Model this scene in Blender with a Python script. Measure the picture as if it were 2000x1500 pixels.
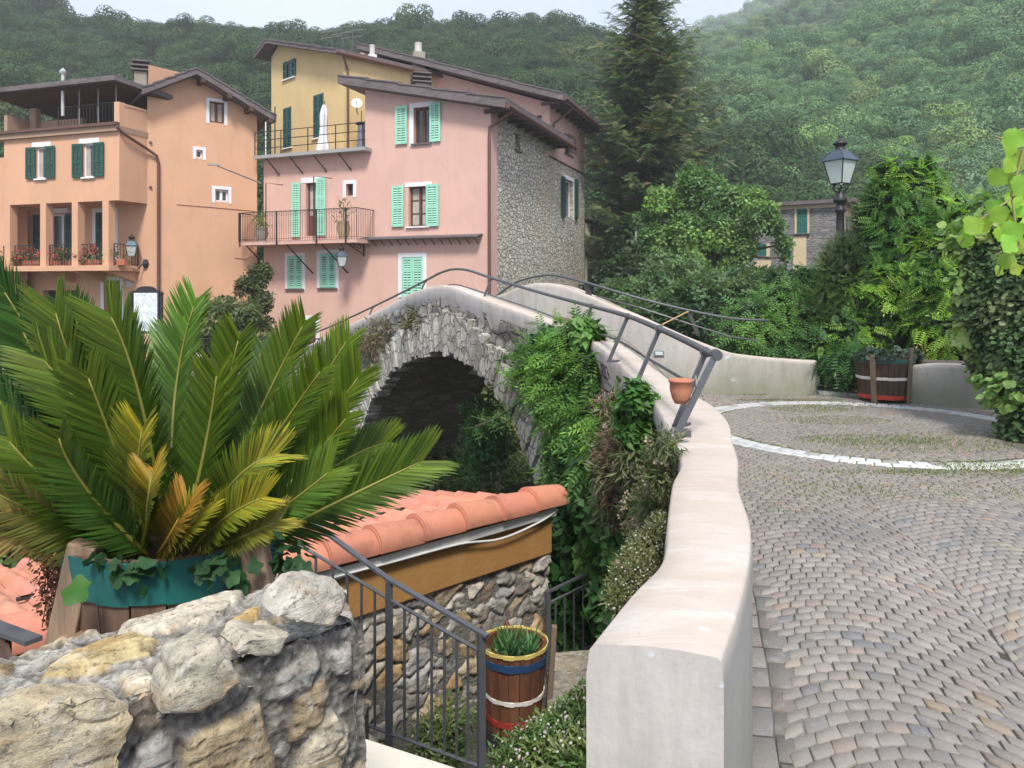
import bpy, bmesh, math, random
import numpy as np
from mathutils import Vector, Matrix, noise as mnoise
from math import radians as R, sin, cos, pi
random.seed(7); RS = np.random.RandomState(11)
SC = bpy.context.scene
for o in list(bpy.data.objects): bpy.data.objects.remove(o)
COL = SC.collection
# ---------------------------------------------------------------- camera, sky, sun
F = 1500.0; EYE = 1.6; HZ = 560.0
cam = bpy.data.objects.new('camera', bpy.data.cameras.new('camera')); COL.objects.link(cam)
cam.location = (0, 0, EYE); cam.rotation_euler = (R(90), 0, 0)
cam.data.sensor_width = 36; cam.data.lens = 27.0; cam.data.shift_y = -0.095
cam.data.clip_start = 0.05; cam.data.clip_end = 3000
SC.camera = cam
SUN_EL, SUN_AZ = 52, 176      # compass-like angle, clockwise from +Y
w = bpy.data.worlds.new('World'); SC.world = w; w.use_nodes = True
wn = w.node_tree; wn.nodes.clear()
sky = wn.nodes.new('ShaderNodeTexSky'); sky.sky_type = 'NISHITA'; sky.sun_disc = False
sky.sun_elevation = R(SUN_EL); sky.sun_rotation = R(SUN_AZ); sky.dust_density = 4; sky.air_density = 1.2
b1 = wn.nodes.new('ShaderNodeBackground'); b1.inputs[1].default_value = 0.13
b2 = wn.nodes.new('ShaderNodeBackground'); b2.inputs[1].default_value = 1.0
tc = wn.nodes.new('ShaderNodeTexCoord'); cn = wn.nodes.new('ShaderNodeTexNoise')
cn.inputs['Scale'].default_value = 2.2; cn.inputs['Detail'].default_value = 6
cr = wn.nodes.new('ShaderNodeValToRGB')
cr.color_ramp.elements[0].position = .3; cr.color_ramp.elements[0].color = (.45, .53, .71, 1)
cr.color_ramp.elements[1].position = .7; cr.color_ramp.elements[1].color = (.72, .76, .87, 1)
mx = wn.nodes.new('ShaderNodeMixShader'); mx.inputs[0].default_value = .8
wo = wn.nodes.new('ShaderNodeOutputWorld')
L = wn.links.new
L(tc.outputs['Generated'], cn.inputs['Vector']); L(cn.outputs[0], cr.inputs[0]); L(cr.outputs[0], b2.inputs[0])
L(sky.outputs[0], b1.inputs[0]); L(b1.outputs[0], mx.inputs[1]); L(b2.outputs[0], mx.inputs[2]); L(mx.outputs[0], wo.inputs[0])
sl = bpy.data.lights.new('sun', 'SUN'); sl.energy = 3.0; sl.angle = R(12); sl.color = (1, .95, .87)
so = bpy.data.objects.new('sun', sl); COL.objects.link(so)
sd = Vector((sin(R(SUN_AZ)) * cos(R(SUN_EL)), cos(R(SUN_AZ)) * cos(R(SUN_EL)), sin(R(SUN_EL))))
so.rotation_euler = sd.to_track_quat('Z', 'Y').to_euler()
SC.view_settings.view_transform = 'Standard'; SC.view_settings.look = 'None'
SC.view_settings.exposure = 0.66; SC.view_settings.gamma = 1
SC.cycles.max_bounces = 6; SC.cycles.transparent_max_bounces = 8; SC.cycles.volume_bounces = 2
SC.cycles.use_denoising = True

# ---------------------------------------------------------------- helpers
def P(px, py, d): return Vector(((px - 1000) * d / F, d, EYE - (py - HZ) * d / F))
def PZ(px, py, z): return P(px, py, (EYE - z) * F / (py - HZ))
def tag(o, label=None, cat=None, group=None, kind=None):
    if label: o['label'] = label
    if cat: o['category'] = cat
    if group: o['group'] = group
    if kind: o['kind'] = kind
    return o
def thing(name, loc, label, cat, group=None, kind=None, rz=0):
    o = bpy.data.objects.new(name, None); COL.objects.link(o); o.empty_display_size = .3
    o.location = loc; o.rotation_euler = (0, 0, rz)
    return tag(o, label, cat, group, kind)
def par(o, p):
    """parent o to p, o is in world coordinates unless p is in local mode"""
    if p is None: return o
    o.parent = p
    if not p.get('_local'):
        m = Matrix.Translation(-p.location) if p.type == 'EMPTY' else Matrix.Identity(4)
        o.matrix_parent_inverse = m
    return o
class MB:
    def __init__(s): s.v = []; s.f = []; s.mi = []; s.m = 0
    def add(s, vs, fs):
        b = len(s.v); s.v += [tuple(v) for v in vs]; s.f += [tuple(i + b for i in f) for f in fs]; s.mi += [s.m] * len(fs)
    def quad(s, a, b, c, d): s.add((a, b, c, d), ((0, 1, 2, 3),))
    def box(s, c, size, rz=0, M=None):
        hx, hy, hz = size[0] / 2, size[1] / 2, size[2] / 2
        vs = [Vector((x * hx, y * hy, z * hz)) for z in (-1, 1) for y in (-1, 1) for x in (-1, 1)]
        Q = M if M is not None else Matrix.Rotation(rz, 3, 'Z')
        vs = [Q @ v + Vector(c) for v in vs]
        s.add(vs, ((0, 2, 3, 1), (4, 5, 7, 6), (0, 1, 5, 4), (2, 6, 7, 3), (0, 4, 6, 2), (1, 3, 7, 5)))
    def hexa(s, v8):
        s.add(v8, ((0, 3, 2, 1), (4, 5, 6, 7), (0, 1, 5, 4), (1, 2, 6, 5), (2, 3, 7, 6), (3, 0, 4, 7)))
    def tube(s, pts, r, n=8, cap=True):
        pts = [Vector(p) for p in pts]; rr = r if isinstance(r, (list, tuple)) else [r] * len(pts)
        b = len(s.v); up = Vector((0, 0, 1)); prev = None
        for i, p in enumerate(pts):
            t = (pts[min(i + 1, len(pts) - 1)] - pts[max(i - 1, 0)])
            if t.length < 1e-7: t = Vector((0, 0, 1))
            t.normalize()
            if prev is None: a = t.cross(up if abs(t.z) < .95 else Vector((1, 0, 0))).normalized()
            else: a = (prev - t * prev.dot(t)); a = a.normalized() if a.length > 1e-6 else t.orthogonal().normalized()
            prev = a; c = t.cross(a)
            for k in range(n):
                an = 2 * pi * k / n; s.v.append(tuple(p + (a * cos(an) + c * sin(an)) * rr[i]))
        for i in range(len(pts) - 1):
            for k in range(n):
                k2 = (k + 1) % n; s.f.append((b + i * n + k, b + i * n + k2, b + (i + 1) * n + k2, b + (i + 1) * n + k)); s.mi.append(s.m)
        if cap:
            s.f.append(tuple(b + k for k in range(n))[::-1]); s.mi.append(s.m)
            e = b + (len(pts) - 1) * n; s.f.append(tuple(e + k for k in range(n))); s.mi.append(s.m)
    def lathe(s, prof, c=(0, 0, 0), n=20, M=None):
        b = len(s.v); c = Vector(c)
        for r, z in prof:
            for k in range(n):
                v = Vector((r * cos(2 * pi * k / n), r * sin(2 * pi * k / n), z))
                if M is not None: v = M @ v
                s.v.append(tuple(v + c))
        for i in range(len(prof) - 1):
            for k in range(n):
                k2 = (k + 1) % n; s.f.append((b + i * n + k, b + i * n + k2, b + (i + 1) * n + k2, b + (i + 1) * n + k)); s.mi.append(s.m)
    def slab(s, top, th):
        n = len(top); top = [Vector(p) for p in top]; bot = [p - Vector((0, 0, th)) for p in top]
        b = len(s.v); s.v += [tuple(p) for p in top + bot]
        s.f.append(tuple(range(b, b + n))); s.f.append(tuple(range(b + 2 * n - 1, b + n - 1, -1))); s.mi += [s.m] * 2
        for i in range(n):
            j = (i + 1) % n; s.f.append((b + i, b + n + i, b + n + j, b + j)); s.mi.append(s.m)
    def build(s, name, mats, parent=None, bevel=0, smooth=False):
        me = bpy.data.meshes.new(name); me.from_pydata(s.v, [], s.f)
        for m in (mats if isinstance(mats, (list, tuple)) else [mats]): me.materials.append(m)
        if max(s.mi, default=0): me.polygons.foreach_set('material_index', s.mi)
        if smooth: me.polygons.foreach_set('use_smooth', [True] * len(me.polygons))
        me.update()
        o = bpy.data.objects.new(name, me); COL.objects.link(o)
        if bevel:
            md = o.modifiers.new('b', 'BEVEL'); md.width = bevel; md.segments = 2; md.limit_method = 'ANGLE'
        return par(o, parent)
def mesh_np(name, V, Fc, mats, parent=None, col=None, smooth=False):
    V = np.asarray(V, dtype=np.float32).reshape(-1, 3); Fc = np.asarray(Fc, dtype=np.int32)
    me = bpy.data.meshes.new(name); k = Fc.shape[1]; nf = len(Fc)
    me.vertices.add(len(V)); me.vertices.foreach_set('co', V.ravel())
    me.loops.add(nf * k); me.loops.foreach_set('vertex_index', Fc.ravel())
    me.polygons.add(nf); me.polygons.foreach_set('loop_start', np.arange(0, nf * k, k, dtype=np.int32))
    me.polygons.foreach_set('loop_total', np.full(nf, k, dtype=np.int32))
    if smooth: me.polygons.foreach_set('use_smooth', np.ones(nf, dtype=bool))
    for m in (mats if isinstance(mats, (list, tuple)) else [mats]): me.materials.append(m)
    me.update(calc_edges=True)
    if col is not None:
        a = me.color_attributes.new('Col', 'FLOAT_COLOR', 'POINT')
        c = np.ones((len(V), 4), dtype=np.float32); c[:, :3] = col; a.data.foreach_set('color', c.ravel())
    o = bpy.data.objects.new(name, me); COL.objects.link(o)
    return par(o, parent)
# leaf templates: (verts K x 3 with y forward along the leaf, z up ; quads)
def T_oval(w=.3, fold=.06):
    return (np.array([(0, 0, 0), (w, .45, fold), (0, 1, -.08), (-w, .45, fold), (0, .5, 0)], float),
            np.array([(0, 1, 2, 4), (0, 4, 2, 3)]))
def T_join(parts):
    V = []; Q = []; b = 0
    for v, q in parts: V.append(v); Q.append(q + b); b += len(v)
    return np.vstack(V), np.vstack(Q)
def xf(t, loc, rz=0, sc=1, rx=0):
    v, q = t; c, s = cos(rx), sin(rx); A = np.array([[1, 0, 0], [0, c, -s], [0, s, c]])
    c, s = cos(rz), sin(rz); B = np.array([[c, -s, 0], [s, c, 0], [0, 0, 1]])
    return (v * sc) @ A.T @ B.T + np.array(loc), q
def T_pinnate(n=6):
    pr = []
    for i in range(n):
        y = .15 + .75 * i / n; L = .3 * (1 - .35 * abs(i / n - .35)); z = -.25 * y * y
        for sg in (-1, 1): pr.append(xf(T_oval(.17), (0, y, z), -sg * 1.15, L))
    pr.append(xf(T_oval(.17), (0, .9, -.2), 0, .3))
    pr.append((np.array([(-.01, 0, 0), (.01, 0, 0), (.008, .9, -.2), (-.008, .9, -.2)]), np.array([(0, 1, 2, 3)])))
    return T_join(pr)
def T_clump(n=6, seed=1, w=.3):
    r = random.Random(seed)
    return T_join([xf(T_oval(w), (r.uniform(-.3, .3), r.uniform(-.3, .3), r.uniform(-.2, .2)), r.uniform(0, 6.28), r.uniform(.35, .6), r.uniform(-.5, .5)) for _ in range(n)])
def T_needle(n=9):
    pr = []
    for i in range(n):
        y = i / n
        for sg in (-1, 1): pr.append((np.array([(0, y, 0), (0, y + .07, 0), (sg * .17 * (1.1 - y), y + .22, .02), (sg * .15 * (1.1 - y), y + .17, .0)]), np.array([(0, 1, 2, 3)])))
    return T_join(pr)
def T_lobed(n=14, amp=.16):
    pts = []
    for k in range(n):
        a = pi * 2 * k / n; r = .5 * (1 + amp * cos(5 * a + .4) + (.05 * cos(n * a / 2) if amp < .1 else 0)) * (1 - .35 * max(0, cos(a + pi / 2)) ** 8)
        pts.append((r * cos(a) , .45 + r * sin(a), .07 * cos(3 * a)))
    V = np.array([(0, .38, -.03)] + pts); Q = []
    for k in range(0, n, 2): Q.append((0, 1 + k, 1 + (k + 1) % n, 1 + (k + 2) % n))
    return V, np.array(Q)
def rnd_unit(n):
    v = RS.normal(size=(n, 3)); return v / np.linalg.norm(v, axis=1)[:, None]
def unit(v): return v / np.maximum(np.linalg.norm(v, axis=-1), 1e-9)[..., None]
def scatter(tpl, pos, fwd, up, scale, col, cvar=.25, hue=.08):
    """place template copies; returns V, Q, C"""
    tv, tq = tpl; n = len(pos); f = unit(np.asarray(fwd)); up = np.asarray(up) + 1e-4
    s = unit(np.cross(f, up)); u = np.cross(s, f)
    sc = np.broadcast_to(np.asarray(scale, float), (n,))
    V = (tv[None, :, 0, None] * s[:, None] + tv[None, :, 1, None] * f[:, None] + tv[None, :, 2, None] * u[:, None]) * sc[:, None, None] + np.asarray(pos)[:, None]
    Q = tq[None] + (np.arange(n) * len(tv))[:, None, None]
    c = np.broadcast_to(np.asarray(col, float), (n, 3)) * (1 + cvar * RS.uniform(-1, 1, (n, 1))) * (1 + hue * RS.uniform(-1, 1, (n, 3)))
    C = np.repeat(c, len(tv), axis=0)
    return V.reshape(-1, 3), Q.reshape(-1, 4), C
def cat(*parts):
    V = []; Q = []; C = []; b = 0
    for v, q, c in parts: V.append(v); Q.append(q + b); C.append(c); b += len(v)
    return np.vstack(V), np.vstack(Q), np.vstack(C)
def blob_points(blobs, n, shell=.55):
    """points near the surface of ellipsoids (c, r3); denser outside"""
    w_ = np.array([b[1][0] * b[1][1] + b[1][0] * b[1][2] for b in blobs]); w_ = w_ / w_.sum()
    idx = RS.choice(len(blobs), n, p=w_); d = rnd_unit(n)
    rad = (shell + (1 - shell) * RS.uniform(0, 1, n) ** .6)[:, None]
    c = np.array([b[0] for b in blobs])[idx]; r = np.array([b[1] for b in blobs])[idx]
    return c + d * r * rad, d, rad[:, 0]
def foliage(name, blobs, n, tpl, size, col, mat, parent=None, droop=.3, lumps=.0, bright=None, **kw):
    p, d, rad = blob_points(blobs, n, kw.get('shell', .55))
    f = unit(d * .7 + rnd_unit(n) * .9 + np.array([0, 0, -droop])); u = unit(d + np.array([0, 0, .8]) + rnd_unit(n) * .5)
    c = np.broadcast_to(np.asarray(col, float), (n, 3)).copy()
    if bright is not None:      # young lighter leaves in patches
        k = np.array([mnoise.noise(Vector(q) * kw.get('bs', 1.2)) for q in p]); m = np.clip(k * 2.4 + .1 + RS.uniform(-.2, .2, n), 0, 1)[:, None]
        c = c * (1 - m) + np.asarray(bright) * m
    V, Q, C = scatter(tpl, p, f, u, size * RS.uniform(.65, 1.25, n), c, kw.get('cvar', .25))
    return mesh_np(name, V, Q, mat, parent, C)
# ---------------------------------------------------------------- materials
class NT:
    def __init__(s, name):
        s.mat = bpy.data.materials.new(name); s.mat.use_nodes = True; s.t = s.mat.node_tree; s.t.nodes.clear()
        s.out = s.t.nodes.new('ShaderNodeOutputMaterial')
    def n(s, ty, ins=None, **pr):
        nd = s.t.nodes.new('ShaderNode' + ty)
        for k, v in pr.items(): setattr(nd, k, v)
        for k, v in (ins or {}).items():
            if isinstance(v, bpy.types.NodeSocket): s.t.links.new(v, nd.inputs[k])
            else:
                nd.inputs[k].default_value = v
        return nd
    def co(s, scale=(1, 1, 1)):
        t = s.n('TexCoord'); m = s.n('Mapping', {'Vector': t.outputs['Object'], 'Scale': scale}); return m.outputs[0]
    def noise(s, vec, sc, det=4, rough=.55, dist=0):
        return s.n('TexNoise', {'Vector': vec, 'Scale': sc, 'Detail': det, 'Roughness': rough, 'Distortion': dist}).outputs[0]
    def ramp(s, fac, *stops):
        nd = s.n('ValToRGB', {0: fac}); e = nd.color_ramp.elements
        while len(e) < len(stops): e.new(.5)
        for i, (p, c) in enumerate(stops): e[i].position = p; e[i].color = (*c, 1) if len(c) == 3 else c
        return nd.outputs[0]
    def mix(s, fac, a, b, mode='MIX'):
        nd = s.n('Mix', {}, data_type='RGBA', blend_type=mode)
        for k, v in ((0, fac), (6, a), (7, b)):
            if isinstance(v, bpy.types.NodeSocket): s.t.links.new(v, nd.inputs[k])
            else: nd.inputs[k].default_value = v if k == 0 else (*v, 1)
        return nd.outputs[2]
    def math(s, op, a, b=0.0, clamp=False):
        nd = s.n('Math', {0: a, 1: b}, operation=op); nd.use_clamp = clamp; return nd.outputs[0]
    def bump(s, h, dist=.01, st=1, nrm=None):
        i = {'Height': h, 'Distance': dist, 'Strength': st}
        if nrm is not None: i['Normal'] = nrm
        return s.n('Bump', i).outputs[0]
    def bsdf(s, col, rough=.8, nrm=None, spec=.3, metal=0, **k):
        i = {'Base Color': col if isinstance(col, bpy.types.NodeSocket) else (*col, 1), 'Roughness': rough, 'Specular IOR Level': spec, 'Metallic': metal}
        if nrm is not None: i['Normal'] = nrm
        i.update(k)
        p = s.n('BsdfPrincipled', i); s.t.links.new(p.outputs[0], s.out.inputs[0]); return s.mat
def plaster(name, c, var=.12, stain=None, sc=1.0, bd=.004):
    m = NT(name); v = m.co(); a = m.noise(v, .7 * sc, 5, .6); b = m.noise(v, 9 * sc, 4)
    lo = tuple(x * (1 - var) for x in c); hi = tuple(min(x * (1 + var * .6), .95) for x in c)
    col = m.mix(m.ramp(a, (.3, (0, 0, 0)), (.7, (1, 1, 1))), lo, hi)
    col = m.mix(m.math('MULTIPLY', b, .25), col, tuple(x * .82 for x in c))
    pt_ = m.ramp(m.noise(v, .35, 3, .5, 1.2), (.50, (0, 0, 0)), (.53, (1, 1, 1))); col = m.mix(m.math('MULTIPLY', pt_, .16), col, tuple(x * .8 for x in c)); sk = m.ramp(m.noise(m.co((1.7, 1.7, .3)), 1.3, 7, .72), (.50, (0, 0, 0)), (.72, (1, 1, 1))); col = m.mix(m.math('MULTIPLY', sk, .24), col, tuple(x * .62 for x in c))
    if stain:
        vs = m.co((2.5, 2.5, .35)); st = m.ramp(m.noise(vs, 1.3, 6, .65), (.56, (0, 0, 0)), (.74, (1, 1, 1)))
        col = m.mix(m.math('MULTIPLY', st, stain[1]), col, stain[0])
    return m.bsdf(col, .9, m.bump(m.noise(v, 30, 3), bd), .15)
def plain(name, c, rough=.6, metal=0, var=.15, sc=6, spec=.4, bd=0.0):
    m = NT(name); v = m.co(); a = m.noise(v, sc, 4)
    col = m.mix(a, tuple(x * (1 - var) for x in c), tuple(min(1, x * (1 + var)) for x in c))
    return m.bsdf(col, rough, m.bump(a, bd) if bd else None, spec, metal)
def wood(name, c, sc=1.0, var=.4):
    m = NT(name); v = m.co((14 * sc, 14 * sc, 1.2 * sc)); a = m.noise(v, 2.2, 6, .65); b = m.noise(m.co(), 3, 4)
    col = m.mix(m.ramp(a, (.3, (0, 0, 0)), (.7, (1, 1, 1))), tuple(x * (1 - var) for x in c), tuple(x * (1 + var) for x in c))
    col = m.mix(m.math('MULTIPLY', b, .4), col, tuple(x * .45 for x in c))
    return m.bsdf(col, .8, m.bump(a, .006), .2)
def rubble(name, stops, mortar, scale=(3, 3, 4.5), jw=.07, bd=.05, lich=None, dist=.35, bsc=14, mortmix=1.0):
    m = NT(name); v0 = m.co(); dn = m.n('TexNoise', {'Vector': v0, 'Scale': 2.2, 'Detail': 3}).outputs['Color']
    v = m.n('MixRGB', {0: dist * .3, 1: v0, 2: dn}, blend_type='ADD').outputs[0]
    v = m.n('Mapping', {'Vector': v, 'Scale': scale}).outputs[0]
    vc = m.n('TexVoronoi', {'Vector': v, 'Scale': 1, 'Randomness': .95}); ve = m.n('TexVoronoi', {'Vector': v, 'Scale': 1, 'Randomness': .95}, feature='DISTANCE_TO_EDGE')
    rnd = m.n('SeparateColor', {0: vc.outputs['Color']}).outputs[0]
    col = m.ramp(rnd, *[(i / max(1, len(stops) - 1), c) for i, c in enumerate(stops)])
    fine = m.noise(v0, bsc, 6, .68)
    col = m.mix(m.ramp(fine, (.3, (0, 0, 0)), (.75, (1, 1, 1))), m.mix(.45, col, tuple(x * .7 for x in stops[0]), 'MIX'), col)
    e = m.ramp(m.math('ADD', ve.outputs[0], m.math('MULTIPLY', m.math('SUBTRACT', fine, .5), .09)), (jw * .35, (0, 0, 0)), (jw * 1.5, (1, 1, 1)))
    if mortmix < 1: col2 = m.mix(mortmix, col, mortar)
    else: col2 = m.mix(fine, tuple(x * .75 for x in mortar), mortar)
    col = m.mix(e, col2, col)
    if lich: col = m.mix(m.math('MULTIPLY', m.ramp(m.noise(v0, lich[2], 7, .7), (.5, (0, 0, 0)), (.66, (1, 1, 1))), lich[1]), col, lich[0])
    h = m.math('ADD', m.math('MULTIPLY', e, .8), m.math('MULTIPLY', fine, .5))
    return m.bsdf(col, .95, m.bump(h, bd), .1)
def leafmat(name, trans=.35, rough=.5, gain=1.0, spec=.35, objrand=False):
    m = NT(name); a = m.n('Attribute', attribute_name='Col'); v = m.co()
    c = a.outputs['Color']
    if objrand:
        oi = m.n('ObjectInfo'); r = oi.outputs['Random']
        c = m.mix(1.0, c, m.ramp(r, (0, (.62, .72, .62)), (.3, (.8, .95, .75)), (.6, (1.05, 1.1, .8)), (.8, (1.0, 1.0, 1.0)), (.93, (1.5, 1.45, .8)), (1, (1.5, 1.15, .9))), 'MULTIPLY')
    k = m.noise(v, 3.0, 3); c = m.mix(k, m.mix(1.0, c, (gain * .8,) * 3, 'MULTIPLY'), m.mix(1.0, c, (gain * 1.25,) * 3, 'MULTIPLY'))
    p = m.n('BsdfPrincipled', {'Base Color': c, 'Roughness': rough, 'Specular IOR Level': spec})
    t = m.n('BsdfTranslucent', {'Color': m.mix(1.0, c, (1.2, 1.35, .7), 'MULTIPLY')})
    mxs = m.n('MixShader', {0: trans, 1: p.outputs[0], 2: t.outputs[0]}); m.t.links.new(mxs.outputs[0], m.out.inputs[0]); return m.mat
LEAF = leafmat('leaf'); LEAFG = leafmat('leaf_glossy', .22, .48, 1.0, .22); FARLEAF = leafmat('far_leaf', .2, .8, 1.0, .1, True)
BARK = wood('bark', (.12, .09, .07)); IRON = plain('iron', (.1, .105, .115), .5, .3, .25, 20)
IRONDK = plain('dark_iron', (.03, .03, .035), .5, .3, .3, 20)
WHITE = plaster('white_paint', (.72, .72, .74), .05); DKGREEN = plain('dark_green_paint', (.012, .07, .055), .5)
GLASS = NT('window_glass').bsdf((.03, .035, .04), .08, None, .6)
def glassmat():
    m = NT('glass_pane'); n_ = m.noise(m.co(), 1.5, 3); return m.bsdf(m.mix(n_, (.02, .025, .03), (.09, .1, .11)), .12, None, .6)
GLASS = glassmat()
CURTAIN = plaster('curtain', (.42, .38, .33), .3, sc=4)
# ---------------------------------------------------------------- facades
class Fac:
    def __init__(s, A, B):
        s.A = Vector((A[0], A[1])); s.B = Vector((B[0], B[1])); s.u = (s.B - s.A).normalized(); s.n = Vector((s.u.y, -s.u.x)); s.L = (s.B - s.A).length
    def sz(s, px, py, o=0):
        r = Vector(((px - 1000) / F, 1.0)); A = s.A + s.n * o; t = A.dot(s.n) / r.dot(s.n)
        return ((r * t - A).dot(s.u), EYE - (py - HZ) * t / F)
    def pt(s, a, z, o=0.0):
        q = s.A + s.u * a + s.n * o; return Vector((q.x, q.y, z))
    def rect(s, x0, y0, x1, y1, o=0):
        a = [s.sz(x, y, o) for x, y in ((x0, y0), (x1, y0), (x1, y1), (x0, y1))]
        # upper and lower edge heights are averaged so that openings are level
        return ((a[0][0] + a[3][0]) / 2, (a[2][1] + a[3][1]) / 2, (a[1][0] + a[2][0]) / 2, (a[0][1] + a[1][1]) / 2)
    def box(s, mb, s0, z0, s1, z1, o0, o1):
        mb.hexa([s.pt(s0, z0, o1), s.pt(s1, z0, o1), s.pt(s1, z0, o0), s.pt(s0, z0, o0), s.pt(s0, z1, o1), s.pt(s1, z1, o1), s.pt(s1, z1, o0), s.pt(s0, z1, o0)])
def lerp_top(top, a):
    if a <= top[0][0]: return top[0][1]
    for (x0, y0), (x1, y1) in zip(top, top[1:]):
        if a <= x1: return y0 + (y1 - y0) * (a - x0) / max(x1 - x0, 1e-9)
    return top[-1][1]
def wall(fac, name, mat, parent, s0, s1, zb, top, holes=(), depth=.18, o=0.0):
    mb = MB(); xs = {s0, s1}
    for h in holes: xs |= {h[0], h[2]}
    for t in top:
        if s0 < t[0] < s1: xs.add(t[0])
    xs = sorted(xs)
    for a, b in zip(xs, xs[1:]):
        if b - a < 1e-6: continue
        m = (a + b) / 2; hs = sorted([h for h in holes if h[0] < m < h[2]], key=lambda h: h[1]); lo = zb
        for h in hs:
            if h[1] > lo: mb.quad(fac.pt(a, lo, o), fac.pt(b, lo, o), fac.pt(b, h[1], o), fac.pt(a, h[1], o))
            lo = h[3]
        mb.quad(fac.pt(a, lo, o), fac.pt(b, lo, o), fac.pt(b, lerp_top(top, b), o), fac.pt(a, lerp_top(top, a), o))
    for (a, z0, b, z1) in [h[:4] for h in holes]:
        d = o - depth
        for q in (((a, z0), (a, z1)), ((a, z1), (b, z1)), ((b, z1), (b, z0)), ((b, z0), (a, z0))):
            (p0, p1) = q; mb.quad(fac.pt(*p0, o), fac.pt(*p1, o), fac.pt(*p1, d), fac.pt(*p0, d))
    return mb.build(name, mat, parent)
def trim(fac, parent, r, wd, mat, o=0.004, top_only=False, name='trim', th=.012):
    """flat painted band round an opening"""
    s0, z0, s1, z1 = r; mb = MB()
    if not top_only:
        fac.box(mb, s0 - wd, z0 - wd * .5, s0, z1, o - .003, o + th); fac.box(mb, s1, z0 - wd * .5, s1 + wd, z1, o - .003, o + th)
    fac.box(mb, s0 - wd, z1, s1 + wd, z1 + wd, o - .003, o + th)
    return mb.build(name, mat, parent)
def casement(fac, parent, r, mat, depth=.14, nv=2, nh=2, curtain=False, name='window'):
    """wood frame in the reveal with panes behind it"""
    s0, z0, s1, z1 = r; mb = MB(); fr = .055; d0, d1 = -depth, -depth + .05
    fac.box(mb, s0, z0, s0 + fr, z1, d0, d1); fac.box(mb, s1 - fr, z0, s1, z1, d0, d1)
    fac.box(mb, s0 + fr, z0, s1 - fr, z0 + fr, d0, d1); fac.box(mb, s0 + fr, z1 - fr, s1 - fr, z1, d0, d1)
    for i in range(1, nv):
        m = s0 + (s1 - s0) * i / nv; fac.box(mb, m - fr * .8, z0 + fr, m + fr * .8, z1 - fr, d0, d1 + .01)
    for j in range(1, nh):
        z = z0 + (z1 - z0) * j / nh; fac.box(mb, s0 + fr, z - .012, s1 - fr, z + .012, d0, d1 - .01)
    wdo = mb.build(name, mat, parent)
    g = MB(); g.quad(fac.pt(s0, z0, d0 + .005), fac.pt(s1, z0, d0 + .005), fac.pt(s1, z1, d0 + .005), fac.pt(s0, z1, d0 + .005)); g.build('pane', GLASS, wdo)
    if curtain:
        c = MB(); n = 14
        for (a, b) in ((s0 + .05, s0 + (s1 - s0) * .42), (s0 + (s1 - s0) * .58, s1 - .05)):
            for i in range(n):
                x0 = a + (b - a) * i / n; x1 = a + (b - a) * (i + 1) / n; q0, q1 = (d0 + .012 + .006 * (i % 2), d0 + .012 + .006 * ((i + 1) % 2))
                c.quad(fac.pt(x0, z0 + .05, q0), fac.pt(x1, z0 + .05, q1), fac.pt(x1, z1 - .05, q1), fac.pt(x0, z1 - .05, q0))
        c.build('curtain', CURTAIN, wdo)
    return wdo
def shutter(fac, parent, r, mat, o=.05, panels=2, label=None, tilt=0.0):
    """louvred shutter leaf: stiles, rails, slats"""
    s0, z0, s1, z1 = r; mb = MB(); st = min(.07, (s1 - s0) * .2); th = .035
    fac.box(mb, s0, z0, s0 + st, z1, o, o + th); fac.box(mb, s1 - st, z0, s1, z1, o, o + th)
    zs = [z0 + (z1 - z0) * k for k in ([0, 1] if panels == 1 else [0, .45, 1] if panels == 2 else [0, .33, .66, 1])]
    for i, z in enumerate(zs):
        a = z if i == 0 else z - .08 if i == len(zs) - 1 else z - .04
        fac.box(mb, s0 + st, a, s1 - st, a + .08, o + .002, o + th - .002)
    mid = (s0 + s1) / 2
    if s1 - s0 > .34: fac.box(mb, mid - .012, z0 + .09, mid + .012, z1 - .09, o + .01, o + th + .003)
    for a, b in zip(zs, zs[1:]):
        n = max(4, int((b - a) / .075)); h = (b - a) / n
        for k in range(1, n):
            z = a + h * k; p = [fac.pt(s0 + st, z - .025, o + th - .004), fac.pt(s1 - st, z - .025, o + th - .004), fac.pt(s1 - st, z + .028, o + .006), fac.pt(s0 + st, z + .028, o + .006)]
            mb.quad(*p)
    ob = mb.build('shutter', mat, parent)
    if label: ob['label'] = label
    return ob
def pair_closed(fac, parent, r, mat, o=-.03, panels=2):
    s0, z0, s1, z1 = r; m = (s0 + s1) / 2
    shutter(fac, parent, (s0 + .01, z0 + .01, m - .004, z1 - .01), mat, o, panels); shutter(fac, parent, (m + .004, z0 + .01, s1 - .01, z1 - .01), mat, o, panels)
def sill(fac, parent, r, mat, ext=.08, pr=.08, th=.05):
    mb = MB(); fac.box(mb, r[0] - ext, r[1] - th, r[2] + ext, r[1], -.1, pr); return mb.build('sill', mat, parent)
def dark_back(fac, mb_parent, r, depth, mat=None):
    mb = MB(); s0, z0, s1, z1 = r; mb.quad(fac.pt(s0, z0, -depth), fac.pt(s1, z0, -depth), fac.pt(s1, z1, -depth), fac.pt(s0, z1, -depth))
    return mb
def baluster_rail(mb, pts, h, step=.11, r=.008, top_r=.014, posts=None):
    for a, b in zip(pts, pts[1:]):
        a = Vector(a); b = Vector(b); n = max(2, int((b - a).length / step))
        for i in range(n + 1):
            q = a.lerp(b, i / n); rr = r * (1.8 if i in (0, n) else 1); mb.tube([q, q + Vector((0, 0, h))], rr, 5)
        for z in (.06, h): mb.tube([a + Vector((0, 0, z)), b + Vector((0, 0, z))], top_r if z == h else r, 6)
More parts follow.
